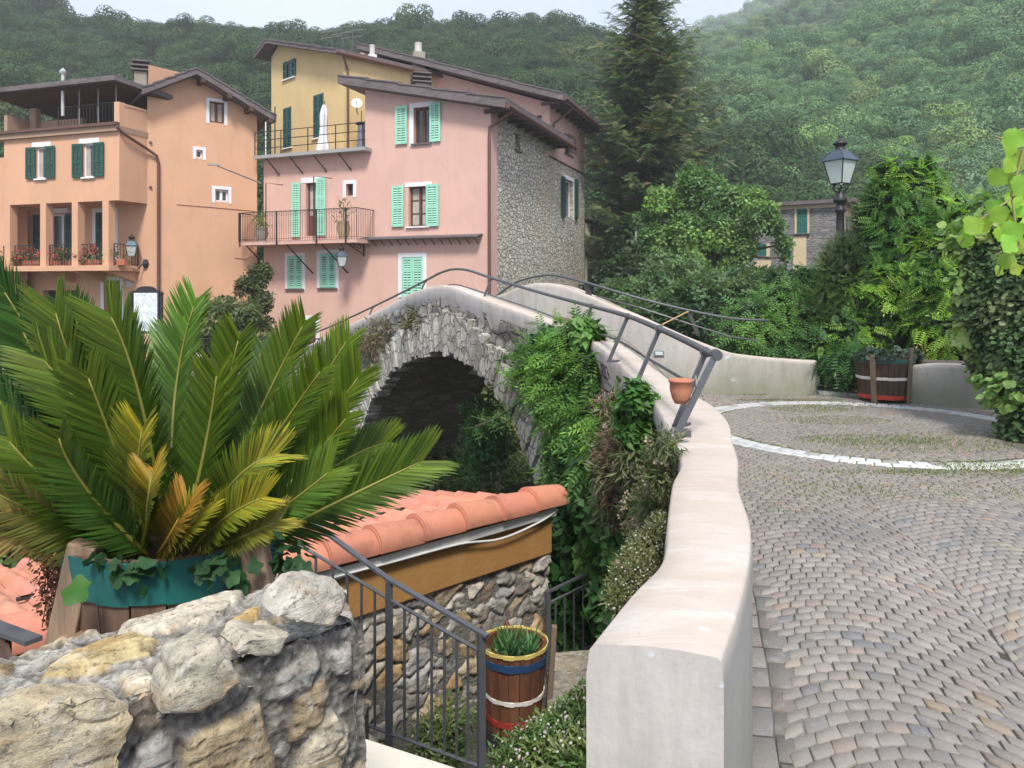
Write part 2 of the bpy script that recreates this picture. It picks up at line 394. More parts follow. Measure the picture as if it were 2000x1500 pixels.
def slate_mat(name, c):
    m = NT(name); v = m.co(); br = m.n('TexVoronoi', {'Vector': m.n('Mapping', {'Vector': v, 'Scale': (3, 3, 8)}).outputs[0], 'Scale': 1})
    r_ = m.n('SeparateColor', {0: br.outputs['Color']}).outputs[0]; n_ = m.noise(v, 5, 5, .6)
    col = m.mix(r_, tuple(x * .75 for x in c), tuple(x * 1.3 for x in c)); col = m.mix(m.math('MULTIPLY', n_, .5), col, (.2, .19, .18))
    return m.bsdf(col, .75, m.bump(m.math('ADD', n_, r_), .03), .25)
SLATE = slate_mat('slate', (.11, .085, .09)); RTRIM = wood('eaves_timber', (.09, .06, .05)); PIPE = plain('copper_pipe', (.13, .065, .05), .5, .2)
ZFAR = -.6      # level of the village side
PINK = plaster('pink_plaster', (.62, .40, .335), .07, ((.52, .36, .31), .25)); ORANGE = plaster('orange_plaster', (.62, .365, .235), .08, ((.5, .33, .22), .25))
YELLOW = plaster('yellow_plaster', (.62, .47, .24), .08, ((.45, .38, .22), .3)); CREAM = plaster('cream_plaster', (.5, .46, .34), .12, ((.25, .26, .16), .5))
MINT = plain('mint_paint', (.29, .60, .46), .65, 0, .2, 3); BROWNW = wood('brown_window_wood', (.13, .06, .035), 1, .3); WHITEW = plain('white_window_wood', (.72, .72, .74), .5, 0, .04)
STONEH = rubble('house_stone', ((.44, .41, .35), (.60, .57, .49), (.74, .68, .57), (.54, .51, .45), (.8, .76, .66)), (.33, .30, .25), (3.6, 3.6, 6.8), .08, .04, ((.55, .40, .24), .45, .3), .5, 9)
SPL = (.25, .2, .16)

# ================= pink house
Ap = P(515, 500, 28.6); Bp = P(957, 500, 25.0); PF = Fac(Ap, Bp)
Cp = (3.4, 36.0); PS = Fac(Bp, Cp)
pink = thing('pink_house', (Bp.x, Bp.y, ZFAR), 'tall pink rendered house with mint green shutters and a bare stone side wall', 'house')
def q(fac, *r): return fac.rect(*r)
w_top = q(PF, 808, 209, 840, 280); w_mid = q(PF, 798, 364, 836, 442); w_small = q(PF, 676, 359, 690, 382)
w_door = q(PF, 597, 357, 619, 461); w1 = q(PF, 562, 500, 591, 564); w2 = q(PF, 625, 495, 656, 562); w3 = q(PF, 785, 502, 826, 581)
w_front = q(PF, 590, 625, 617, 690)
z_ter = PF.sz(600, 306)[1]; s_tall = PF.sz(713, 300)[0]
top_front = [(0, z_ter), (s_tall - 1e-3, z_ter), (s_tall, PF.sz(713, 158)[1]), (PF.L, PF.sz(957, 206)[1])]
fw = wall(PF, 'front_wall', PINK, pink, 0, PF.L, ZFAR - 1.5, top_front, [w_top, w_mid, w_small, w_door, w1, w2, w3, w_front], .22)
for r_, tp, wd, dep in ((w_top, False, .16, .2), (w_mid, True, .14, .2), (w_small, False, .13, .18), (w_door, True, .2, .2), (w1, False, .12, 0), (w2, False, .13, 0), (w3, False, .14, 0), (w_front, False, .16, 0)):
    trim(PF, pink, r_, wd, WHITE, top_only=tp)
casement(PF, pink, w_top, BROWNW, .2, 2, 1); casement(PF, pink, w_mid, BROWNW, .2, 2, 3, True); casement(PF, pink, w_small, BROWNW, .18, 1, 1)
dd = casement(PF, pink, w_door, BROWNW, .2, 1, 2, True, 'balcony_door')
mbd = MB(); PF.box(mbd, w_door[0] + .05, w_door[1], w_door[2] - .05, w_door[1] + .75, -.15, -.12); mbd.build('panel', BROWNW, dd)
mb = MB(); PF.box(mb, w_front[0], w_front[1], w_front[2], w_front[3], -.2, -.15)
for k in range(3): PF.box(mb, w_front[0] + .06, w_front[1] + .2 + k * .7, w_front[2] - .06, w_front[1] + .75 + k * .7, -.15, -.13)
mb.build('front_door', BROWNW, pink)
for r_ in (q(PF, 774, 208, 797, 282), q(PF, 841, 201, 862, 277), q(PF, 767, 363, 790, 443), q(PF, 834, 360, 858, 442)): shutter(PF, pink, r_, MINT)
for r_ in (q(PF, 572, 357, 588, 463), q(PF, 620, 348, 638, 460)): shutter(PF, pink, r_, MINT, .05, 3)
for r_ in (w1, w2): pair_closed(PF, pink, r_, MINT)
pair_closed(PF, pink, w3, MINT, -.03, 3)
for r_ in (w_top, w_mid, w1, w2, w3): sill(PF, pink, r_, WHITE if r_ is w_mid else SLATE)
# hidden walls + terrace floor
mb = MB()
bk = PF.n * -5.0; tl = PF.pt(s_tall, z_ter); top_l = PF.pt(s_tall, top_front[2][1])
mb.quad(PF.pt(0, ZFAR - 1.5), PF.pt(0, z_ter), PF.pt(0, z_ter, -5), PF.pt(0, ZFAR - 1.5, -5))
mb.quad(PF.pt(s_tall, z_ter - .2), PF.pt(s_tall, top_front[2][1]), PF.pt(s_tall, top_front[2][1] + .2, -6), PF.pt(s_tall, z_ter - .2, -6))
mb.quad(PF.pt(0, z_ter - .02), PF.pt(s_tall, z_ter - .02), PF.pt(s_tall, z_ter - .02, -6), PF.pt(0, z_ter - .02, -6))
mb.build('side_wall', PINK, pink)
# stone side wall: lower stone to the pink upper storey
sd_ = lambda px, py: PS.sz(px, py)
s_r = sd_(1073, 300)[0]; zE1 = sd_(990, 236)[1]; zst = sd_(1073, 300)[1]; zst2 = sd_(1143, 344)[1]; zE2 = sd_(1110, 228)[1]
ww = q(PS, 1103, 352, 1119, 424); ws = q(PS, 1006, 262, 1016, 294)
wall(PS, 'stone_wall', STONEH, pink, 0.0, PS.L, ZFAR - 1.5, [(0, zE1 + .3), (s_r - .001, zE1 + .3), (s_r, (zst + zst2) / 2), (PS.L, (zst + zst2) / 2)], [ww, ws], .25)
wr = q(PS, 1103, 264, 1117, 302)
wall(PS, 'upper_wall', PINK, pink, s_r, PS.L, (zst + zst2) / 2, [(s_r, zE2), (PS.L, zE2)], [wr], .25)
mb = MB(); PS.box(mb, s_r, (zst + zst2) / 2 - .06, PS.L + .03, (zst + zst2) / 2, -.02, .05); mb.build('ledge', PIPE, pink)
mb = MB(); PS.box(mb, 0.0, ZFAR - 1.5, .55, zE1, .002, .03); mb.build('corner_band', plaster('pale_pink', (.6, .38, .33), .06), pink)
casement(PS, pink, ww, WHITEW, .2, 1, 1); casement(PS, pink, wr, BROWNW, .2, 2, 1); 
mb = MB(); PS.box(mb, ws[0], ws[1], ws[2], ws[3], -.25, -.2); mb.build('shutter_board', plain('grey_board', (.16, .12, .11), .8), pink)
trim(PS, pink, ww, .16, WHITE)
for (x, y, X, Y) in ((1095, 345, 1101, 425), (1121, 350, 1126, 428)): shutter(PS, pink, q(PS, x, y, X, Y), DKGREEN, .06)
mb = MB(); rr = wr; baluster_rail(mb, [PS.pt(rr[0] - .05, rr[1] + .05, .18), PS.pt(rr[2] + .05, rr[1] + .05, .18)], .75, .12); mb.build('window_rail', IRONDK, pink)
sill(PS, pink, wr, SLATE); sill(PS, pink, ws, SLATE)
# rear gable front (faces the same way as the front)
RF = Fac(PS.pt(s_r, 0) - Vector((PF.u.x, PF.u.y, 0)) * 9, PS.pt(s_r, 0)); wg = q(RF, 1036, 226, 1058, 250)
RFtop = [(0, zE2 + 3.1), (RF.L, zE2)]
wall(RF, 'rear_gable_wall', PINK, pink, 0, RF.L, zE1 - 1, RFtop, [wg], .2); casement(RF, pink, wg, BROWNW, .15, 2, 1, True)
mb = MB(); a = PS.pt(PS.L, 0); mb.quad(PS.pt(PS.L, ZFAR - 1.5), PS.pt(PS.L, ZFAR - 1.5, -9), PS.pt(PS.L, zE2 + 2.5, -9), PS.pt(PS.L, zE2)); mb.build('back_wall', STONEH, pink)
# roofs: layered slabs of slate with a verge face
def slate_roof(parent, e0, e1, r1, r0, th=.22, name='roof', lines=5):
    """e0,e1 eaves edge ends, r1,r0 ridge ends; laid in overlapping courses"""
    e0, e1, r1, r0 = map(Vector, (e0, e1, r1, r0)); mb = MB(); mb.slab([e0, e1, r1, r0], th); o = mb.build(name, [SLATE], parent)
    mb = MB()
    for i in range(lines):
        t0 = i / lines; t1 = (i + 1.08) / lines; zz = Vector((0, 0, .012 + .0))
        a, b = e0.lerp(r0, t0), e1.lerp(r1, t0); c, d = e1.lerp(r1, min(t1, 1)), e0.lerp(r0, min(t1, 1))
        ex = (b - a).normalized() * .03
        mb.slab([a + Vector((0, 0, .055)) - ex, b + Vector((0, 0, .055)) + ex, c + Vector((0, 0, .012)) + ex, d + Vector((0, 0, .012)) - ex], .05)
    mb.build('slate_courses', [SLATE], o); return o
rz = lambda v, z: Vector((v.x, v.y, z))
# front volume: single slope rising to the left
s_l = PF.sz(690, 150)[0]; zl = PF.sz(683, 143, .5)[1]; zr = PF.sz(980, 192, .5)[1]
s_re = PS.u
ev0 = PF.pt(PF.L + .75, zr, .5); ev1 = PS.pt(s_r + .9, zr, .75); slope = (zl - zr) / (PF.L + .75 - s_l + .3)
rd0 = PF.pt(s_l - .3, zl, .5); rd1 = rd0 + (ev1 - ev0); 
slate_roof(pink, ev0, ev1, Vector((rd1.x, rd1.y, zl)), rd0, .30, 'front_roof')
mb = MB()
for i in range(9):
    t = (i + .5) / 9; c = ev0.lerp(ev1, t) - Vector((PF.u.x, PF.u.y, 0)) * .45; mb.box((c.x, c.y, zr - .36 + .1), (.9, .09, .12), math.atan2(PF.u.y, PF.u.x))
mb.build('rafter_ends', RTRIM, pink)
mb = MB(); g = Vector((PF.u.x, PF.u.y, 0)) * .1; mb.tube([ev0 + g - Vector((0, 0, .25)), ev1 + g - Vector((0, 0, .29))], .08, 8); mb.build('gutter', PIPE, pink)
# rear volume roof
zr2 = zE2 + .12; x0 = PS.pt(s_r - .8, zr2, .8); x1 = PS.pt(PS.L + .5, zr2, .8); up = Vector((PF.u.x, PF.u.y, 0)) * -9.5
slate_roof(pink, x0, x1, x1 + up + Vector((0, 0, 3.15)), x0 + up + Vector((0, 0, 3.15)), .26, 'rear_roof')
mb = MB()
for i in range(10):
    t = (i + .5) / 10; c = x0.lerp(x1, t) - Vector((PF.u.x, PF.u.y, 0)) * .5; mb.box((c.x, c.y, zr2 - .25), (1.0, .1, .13), math.atan2(PF.u.y, PF.u.x))
mb.build('rafter_ends', RTRIM, pink)
mb = MB(); mb.tube([x0 + g - Vector((0, 0, .2)), x1 + g - Vector((0, 0, .24))], .08, 8); mb.build('gutter', PIPE, pink)
# downpipe on the corner
mb = MB(); c0 = PF.pt(PF.L + .02, 0, .1); mb.tube([ev0 + (ev1 - ev0) * .07 + g - Vector((0, 0, .3)), rz(c0, zr - .8), rz(c0, zr - 1.2), rz(c0, ZFAR)], .055, 8); mb.build('downpipe', PIPE, pink)
mb = MB(); c2 = PS.pt(s_r + .3, 0, .1); mb.tube([x0.lerp(x1, .2) + g - Vector((0, 0, .25)), rz(c2, zr2 - .9), rz(c2, zst + .2)], .05, 8); mb.build('downpipe', PIPE, pink)
# slate ledge below the first-floor windows
lg0 = PF.sz(712, 462)[0]; lg1 = PF.sz(943, 462)[0]; zl_ = PF.sz(830, 462)[1]
mb = MB(); mb.slab([PF.pt(lg0, zl_ - .03, .4), PF.pt(lg1, zl_ - .03, .4), PF.pt(lg1, zl_ + .05, -.02), PF.pt(lg0, zl_ + .05, -.02)], .05); lo_ = mb.build('slate_ledge', SLATE, pink)
for i in range(14):
    mb = MB(); a = lg0 + (lg1 - lg0) * (i + .5) / 14; p0 = PF.pt(a, zl_ - .28, .0); p1 = PF.pt(a, zl_ - .08, .3); mb.tube([p0, p1], .018, 5); mb.build('bracket', PIPE, lo_)
# balcony
zb_ = PF.sz(600, 470, .5)[1]; b0 = -.15; b1 = PF.sz(704, 470, .5)[0] + .2
mb = MB(); PF.box(mb, b0, zb_ - .14, b1, zb_, .004, 1.0); bal = mb.build('balcony', PINK, pink)
mb = MB(); rails = [PF.pt(b0 - .08, zb_, .0), PF.pt(b0 - .08, zb_, 1.05), PF.pt(b1 + .02, zb_, 1.05), PF.pt(b1 + .02, zb_, 0)]
baluster_rail(mb, rails, 1.02, .1, .007, .016)
for a_, b_ in ((rails[1], rails[2]),):
    n = int((b_ - a_).length / .2)
    for i in range(n):
        c = a_.lerp(b_, (i + .5) / n) + Vector((0, 0, .93)); ux = Vector((PF.u.x, PF.u.y, 0))
        mb.tube([c + ux * (.07 * cos(t)) + Vector((0, 0, .06 * sin(t))) for t in [k * pi / 4 for k in range(9)]], .006, 4, False)
for a in (b0, b0 + 1.65, b0 + 3.35, b1 - .4): p_ = PF.pt(a, 0, 1.08); mb.tube([rz(p_, zb_ - .2), rz(p_, zb_ + 1.0)], .03, 6)
mb.build('balcony_railing', IRONDK, bal)
for a in (b0 + .1, b0 + 1.9, b0 + 3.4): mb = MB(); mb.tube([PF.pt(a, zb_ - .15, .85), PF.pt(a + .5, zb_ - 1.15, .02)], .025, 6); mb.build('balcony_strut', IRONDK, bal)
# terrace edge and rail
te0 = -.1; te1 = PF.sz(712, 290, .3)[0] + .1
mb = MB(); PF.box(mb, te0, z_ter - .02, te1, z_ter + .1, -.2, .45); ted = mb.build('terrace_slab', plain('grey_concrete', (.3, .3, .3), .9), pink)
mb = MB(); hr = .95
for zz in (.35, .65, hr): mb.tube([PF.pt(te0 + .02, z_ter + zz, .4), PF.pt(te1, z_ter + zz, .4)], .016, 6)
for i in range(5): a = te0 + .04 + (te1 - te0 - .08) * i / 4; mb.tube([PF.pt(a, z_ter, .4), PF.pt(a, z_ter + hr, .4)], .02, 6)
mb.build('terrace_railing', IRONDK, ted)
for i in range(4): mb = MB(); a = te0 + .5 + i * 1.05; mb.tube([PF.pt(a, z_ter - .0, .35), PF.pt(a + .35, z_ter - .6, .02)], .022, 6); mb.build('terrace_strut', IRONDK, ted)
for px_, y0_, y1_, m_, nm_ in ((537, 208, 306, IRONDK, 'terrace_pole'), (519, 238, 306, WHITEW, 'white_pole')): mb = MB(); a_ = PF.sz(px_, 300, .3)[0]; mb.tube([PF.pt(a_, z_ter, .3), PF.pt(a_, PF.sz(px_, y0_, .3)[1], .3)], .022, 6); mb.build(nm_, m_, ted)
# washing-line poles round the balcony door
for a, z0, z1 in ((PF.sz(525, 400, .9)[0], zb_, PF.sz(525, 358, .9)[1]), (PF.sz(618, 400, .9)[0], zb_, PF.sz(618, 345, .9)[1])):
    mb = MB(); mb.tube([PF.pt(a, z0, 1.05), PF.pt(a, z1, 1.05), PF.pt(a + .75, z1 - .12, 1.05)], .018, 6); mb.build('clothes_pole', IRONDK, pink)

def chimney(parent, c, w_, h, mat, cap='slab', d=None):
    mb = MB(); mb.box((c[0], c[1], c[2] + h / 2), (w_, d or w_, h), .3); o = mb.build('chimney', mat, parent, .01)
    mb = MB()
    if cap == 'slab':
        for k in range(3): mb.box((c[0], c[1], c[2] + h + .06 + k * .16), (w_ + .25 - .05 * k, (d or w_) + .2, .05), .3)
        for sx in (-1, 1): mb.box((c[0] + sx * w_ * .3, c[1], c[2] + h + .2), (.1, .1, .36), .3)
    else: mb.lathe([(w_ * .33, 0), (w_ * .3, .3), (w_ * .34, .42), (0, .46)], (c[0], c[1], c[2] + h), 12)
    mb.build('chimney_cap', SLATE if cap == 'slab' else plain('pale_pot', (.5, .48, .45), .8), o)
CHST = plaster('chimney_render', (.3, .27, .22), .25)
pc = P(822, 158, 28.5); chimney(pink, (pc.x, pc.y, pc.z - .7), .5, .55, CHST)
pc = P(1128, 222, 36); chimney(pink, (pc.x, pc.y, pc.z - .6), .4, .5, CHST)

# ================= yellow house
Ay = P(530, 300, 33.8); By = P(672, 300, 30.0); YF = Fac(Ay, By); Cy = P(925, 300, 34.4); YS = Fac(By, Cy)
yel = thing('yellow_house', (By.x, By.y, ZFAR), 'tall narrow yellow house with dark green shutters rising behind the pink house', 'house')
wa = q(YF, 554, 119, 576, 153); wb = q(YF, 553, 210, 569, 289); wc = q(YF, 612, 184, 632, 269)
yt = [(0, YF.sz(530, 112)[1]), (YF.sz(545, 86)[0], YF.sz(545, 86)[1]), (YF.L, YF.sz(672, 106)[1])]
wall(YF, 'front_wall', YELLOW, yel, 0, YF.L, 2, yt, [wa, wb, wc], .15)
zye = yt[2][1]
wall(YS, 'side_wall', YELLOW, yel, 0, YS.L, 2, [(0, zye), (YS.L, zye)], [], .15)
mb = MB(); mb.quad(YF.pt(0, 2), YF.pt(0, yt[0][1]), YF.pt(0, yt[0][1], -8), YF.pt(0, 2, -8)); mb.build('back_wall', YELLOW, yel)
for r_ in (wb, wc): pair_closed(YF, yel, r_, DKGREEN, -.02, 3); sill(YF, yel, r_, WHITE)
casement(YF, yel, wa, WHITEW, .12, 2, 1); sill(YF, yel, wa, WHITE)
shutter(YF, yel, (wa[0] + .02, wa[1], wa[0] + (wa[2] - wa[0]) * .35, wa[3]), DKGREEN, .02); shutter(YF, yel, (wa[2] - (wa[2] - wa[0]) * .42, wa[1], wa[2] + .1, wa[3]), DKGREEN, .03)
apx = YF.sz(541, 80)[0]; zap = yt[1][1] + .12; dv = Vector((YS.u.x, YS.u.y, 0)); un = Vector((YF.u.x, YF.u.y, 0))
fr = .55; nrm_ = Vector((YF.n.x, YF.n.y, 0)) * fr
e_r0 = YF.pt(YF.L + .25, zye + .02) + nrm_; r_0 = YF.pt(apx, zap) + nrm_; e_l0 = YF.pt(-.5, YF.sz(519, 112)[1]) + nrm_
bk_ = dv * 6.2
slate_roof(yel, e_r0, e_r0 + bk_, r_0 + bk_ + Vector((0, 0, .0)), r_0, .16, 'roof', 4); slate_roof(yel, e_l0, e_l0 + bk_, r_0 + bk_ - Vector((0, 0, .006)), r_0 - Vector((0, 0, .006)), .16, 'roof', 3)
mb = MB(); mb.tube([e_r0 + Vector((0, 0, -.1)), e_r0 + bk_ + Vector((0, 0, -.12))], .07, 8); mb.build('gutter', PIPE, yel)
mb = MB(); c0 = YS.pt(.12, 0, .08); mb.tube([e_r0 + dv * .3 - Vector((0, 0, .12)), rz(c0, zye - .6), rz(c0, z_ter)], .045, 8); mb.build('downpipe', PIPE, yel)
pc = P(817, 135, 33); chimney(yel, (pc.x, pc.y, pc.z - .3), .5, 1.0, CHST, 'pot'); pc = P(727, 108, 32); chimney(yel, (pc.x, pc.y, pc.z - .6), .35, .6, plain('white_render', (.55, .56, .58)), 'pot')
# things on roof and terrace
def aerial(loc, n=3):
    o = thing('television_aerial', loc, 'cluster of metal television aerials on the yellow house roof beside its eaves', 'aerial'); mb = MB()
    for k in range(n):
        x = loc[0] + (k - 1) * .42; mb.tube([(x, loc[1], loc[2]), (x + .02, loc[1], loc[2] + .9 + .15 * (k % 2))], .02, 5)
    mb.build('mast', IRON, o); mb = MB()
    for k in range(n):
        x = loc[0] + (k - 1) * .42; z = loc[2] + .55 + .15 * (k % 2)
        for j in range(2):
            mb.tube([(x - .45, loc[1], z + j * .25 - .08), (x + .45, loc[1], z + j * .25 + .05)], .012, 4)
            for i in range(6): xx = x - .4 + .16 * i; mb.tube([(xx, loc[1] - .2, z + j * .25), (xx, loc[1] + .2, z + j * .25 + .05)], .008, 4)
    mb.build('elements', plain('aerial_metal', (.4, .4, .4), .4, .7), o)
pa = P(668, 98, 31.5); aerial((pa.x, pa.y, pa.z))
def dish(c, r=.3):
    o = thing('satellite_dish', c, 'small white satellite dish on the yellow side wall beside the downpipe', 'satellite dish')
    q_ = Vector((.15, -1, .35)).to_track_quat('Z', 'Y').to_matrix(); mb = MB(); mb.lathe([(0, -.05), (r * .6, -.02), (r, .05), (r, .06), (r * .6, -.005), (0, -.035)], c, 20, q_); mb.build('reflector', WHITEW, o, smooth=True)
    mb = MB(); c = Vector(c); mb.tube([c + q_ @ Vector((0, -r, .04)), c + q_ @ Vector((0, -.05, .3))], .012, 5); mb.tube([c + q_ @ Vector((0, 0, -.05)), c + Vector((-.05, .25, -.25)), c + Vector((-.05, .5, -.28))], .02, 6); mb.build('arm', IRON, o)
pd = P(697, 203, 29.3); dish((pd.x, pd.y, pd.z), .21)
# folded white parasol
pp = P(630, 300, 28.4); o = thing('folded_parasol', (pp.x, pp.y, z_ter), 'furled white parasol standing on the pink house roof terrace', 'parasol'); mb = MB()
zt = P(634, 205, 28.4).z; n = 14; rows = []
for i in range(12):
    t = i / 11; z = z_ter - .15 + (zt - z_ter + .15) * t; r_ = (.24 * (1 - t) ** .5 * (1.3 if t < .12 else .7) + .05) if t < .3 else .13 + .06 * sin(t * 7) * (1 - t) - .09 * max(0, t - .85) * 6
    rows.append([(pp.x + .06 * t + max(.03, r_) * (1 + .3 * (k % 2)) * cos(2 * pi * k / n), pp.y + max(.03, r_) * (1 + .3 * (k % 2)) * sin(2 * pi * k / n), z) for k in range(n)])
for i in range(11):
    for k in range(n): mb.quad(rows[i][k], rows[i][(k + 1) % n], rows[i + 1][(k + 1) % n], rows[i + 1][k])
mb.build('canopy', plain('white_canvas', (.62, .62, .64), .9), o); mb = MB(); mb.tube([(pp.x + .03, pp.y, z_ter), (pp.x + .08, pp.y, zt + .15)], .02, 6); mb.build('pole', IRON, o)
# steel flue on terrace corner
pf = P(706, 290, 28.2); o = thing('gas_heater', (pf.x, pf.y, z_ter + .1), 'tall grey metal patio heater at the terrace corner by the pink wall', 'patio heater')
mb = MB(); mb.lathe([(.2, 0), (.2, .1), (.16, .3), (.13, 1.1), (.1, 1.15)], (pf.x, pf.y, z_ter + .1), 10); mb.build('body', plain('heater_metal', (.3, .32, .36), .35, .6), o)
mb = MB(); mb.lathe([(.22, 1.15), (.2, 1.2), (.03, 1.25), (.0, 1.27)], (pf.x, pf.y, z_ter + .1), 12); mb.tube([(pf.x, pf.y, z_ter + 1.3), (pf.x, pf.y, z_ter + 1.75)], .015, 5); mb.build('cap', IRONDK, o)

# ================= lantern builder (six-pane tapered lantern)
LGLASS = NT('lantern_glass'); _a = LGLASS.n('BsdfPrincipled', {'Base Color': (.62, .7, .68, 1), 'Roughness': .25}); _b = LGLASS.n('BsdfTransparent', {})
_c = LGLASS.n('MixShader', {0: .35, 1: _a.outputs[0], 2: _b.outputs[0]}); LGLASS.t.links.new(_c.outputs[0], LGLASS.out.inputs[0]); LGLASS = LGLASS.mat
def lantern(o, c, s, rot=.35):
    """c = centre of the bottom ring, s = overall size (about 1 = 0.62 m tall)"""
    c = Vector(c); n = 4; A = [rot + pi / 4 + k * pi / 2 for k in range(n)]
    ring = lambda r, z: [c + Vector((1.22 * r * cos(a) * s, 1.22 * r * sin(a) * s, z * s)) for a in A]
    b, t = ring(.15, 0), ring(.26, .46); mb = MB()
    for k in range(n):
        mb.tube([b[k], t[k]], .013 * s, 5)
        for rg in (b, t): mb.tube([rg[k], rg[(k + 1) % n]], .013 * s, 5)
    fr_ = mb.build('lantern_frame', IRONDK, o)
    g = MB()
    for k in range(n):
        k2 = (k + 1) % n; g.quad(b[k], b[k2], t[k2], t[k])
    g.build('lantern_pane', LGLASS, o)
    g = MB(); e, u_ = ring(.3, .455), ring(.15, .66); e2 = ring(.3, .47)
    for k in range(n):
        k2 = (k + 1) % n; g.quad(e[k], e[k2], e2[k2], e2[k]); g.quad(e2[k], e2[k2], u_[k2], u_[k])
    g.add(u_, ((0, 1, 2, 3),)); g.add(e, ((3, 2, 1, 0),))
    for k in range(n): g.tube([e2[k], u_[k]], .014 * s, 5)
    g.build('lantern_hood', plain('hood_metal', (.07, .1, .13), .3, .5), o)
    g = MB(); g.lathe([(.13 * s, .66 * s), (.1 * s, .7 * s), (.09 * s, .75 * s), (.14 * s, .79 * s), (.15 * s, .8 * s), (.1 * s, .86 * s), (.05 * s, .88 * s), (.02 * s, .93 * s), (.03 * s, .95 * s), (0, .99 * s)], c, 14); g.build('finial', IRONDK, o, smooth=True)
    g = MB(); g.lathe([(.0, -.02 * s), (.045 * s, -.02 * s), (.045 * s, .16 * s), (.0, .17 * s)], c, 10); g.build('bulb', plain('bulb_white', (.75, .75, .72), .3), o)
# pink-wall lantern
zc = PF.sz(690, 488, .7); c = PF.pt(PF.sz(667, 515, .9)[0], PF.sz(667, 520, .9)[1], .9)
o = thing('wall_lantern', (PF.pt(PF.sz(711, 495)[0], zc[1], 0)), 'black iron lantern hanging from a scrolled bracket on the pink wall', 'wall lamp')
lantern(o, c, .75); wp = PF.pt(PF.sz(711, 495)[0], c.z + .78, .02); mb = MB(); tp = rz(c, c.z + .8)
mb.tube([wp, tp], .022, 6); mb.tube([wp - Vector((0, 0, .35)), wp.lerp(tp, .35) - Vector((0, 0, .2)), wp.lerp(tp, .8)], .018, 6); mb.tube([tp, rz(c, c.z + .7)], .015, 5)
for t in (.2, .42, .6):
    cc = wp.lerp(tp, t) - Vector((0, 0, .1 - .05 * t)); ux = (tp - wp).normalized(); mb.tube([cc + ux * .07 * (1 - t) * 1.3 * cos(a) + Vector((0, 0, .08 * (1.1 - t) * sin(a))) for a in [k * pi / 4 for k in range(9)]], .01, 4, False)
mb.tube([wp - Vector((0, 0, .42)), wp + Vector((0, 0, .08))], .03, 6); mb.build('bracket', IRONDK, o)
# ================= orange house
A0 = P(8, 300, 26.8); B0 = P(233, 300, 25.2); OB = Fac(A0, B0)          # bay front
OR = Fac(OB.pt(0, 0, -1.2), OB.pt(OB.L, 0, -1.2))                       # recessed lower wall
B1 = OR.pt(OR.L, 0); OG = Fac(B1, P(502, 300, 28.6)); OS = Fac(B0, B1)  # main gable / bay side
org = thing('orange_house', (B1.x, B1.y, ZFAR), 'big orange rendered house with a columned loggia and covered roof terrace, leftmost building', 'house')
g1 = q(OG, 409, 199, 438, 240); g2 = q(OG, 383, 293, 396, 309); g3 = q(OG, 420, 370, 446, 394)
gz = lambda x, y: OG.sz(x, y)
top = [(0, gz(288, 180)[1]), (gz(375, 144)[0], gz(375, 146)[1]), (OG.L, gz(502, 222)[1])]
wall(OG, 'gable_wall', ORANGE, org, 0, OG.L, ZFAR - 1.5, top, [g1, g2, g3], .18)
for r_ in (g1, g2, g3): trim(OG, org, r_, .11, WHITE)
casement(OG, org, g1, BROWNW, .12, 2, 1, True); casement(OG, org, g2, WHITEW, .14, 1, 1); casement(OG, org, g3, WHITEW, .14, 2, 1)
mb = MB(); OG.box(mb, gz(330, 600)[0], ZFAR - 1, OG.L, ZFAR + .55, .002, .03); mb.build('stone_plinth', STONEH, org)
mb = MB(); mb.quad(OG.pt(OG.L, ZFAR - 1), OG.pt(OG.L, top[2][1]), OG.pt(OG.L, top[2][1], -8), OG.pt(OG.L, ZFAR - 1, -8)); mb.build('side_wall', ORANGE, org)
# main roof
o0 = .6; n_ = Vector((OG.n.x, OG.n.y, 0)); rg = OG.pt(top[1][0], top[1][1] + .12, o0); er = OG.pt(gz(529, 236, )[0], gz(529, 232)[1], o0); el = OG.pt(gz(270, 180)[0], gz(270, 178)[1], o0)
bkk = -n_ * 9
slate_roof(org, er, er + bkk, rg + bkk, rg, .22, 'roof'); slate_roof(org, el - Vector((0, 0, .007)), el + bkk, rg + bkk - Vector((0, 0, .006)), rg - Vector((0, 0, .006)), .22, 'roof')
mb = MB()
for t in (.08, .33, .6, .92):
    c = er.lerp(rg, t) - n_ * .3 - Vector((0, 0, .3)); mb.box(c, (.14, .7, .16), math.atan2(OG.u.y, OG.u.x))
mb.build('rafter_ends', RTRIM, org)
pc = P(276, 150, 28.5); chimney(org, (pc.x, pc.y, pc.z - .5), .42, .65, CHST)
for nm_, pp_ in (('wall_cable', ((345, 399), (420, 405), (498, 412))), ('wall_cable', ((458, 503), (480, 506), (489, 500), (489, 470)))): mb = MB(); mb.tube([OG.pt(gz(x, y)[0], gz(x, y)[1], .02) for x, y in pp_], .012, 5); mb.build(nm_, plain('painted_cable', (.5, .27, .17), .7), org)
mb = MB()
for x_, y_ in ((288, 278), (251, 363)): mb.tube([OG.pt(max(.1, gz(x_, y_)[0]), gz(x_, y_)[1], .0), OG.pt(max(.1, gz(x_, y_)[0]), gz(x_, y_)[1], .05)], .05, 8)
mb.build('vent_cap', PIPE, org)
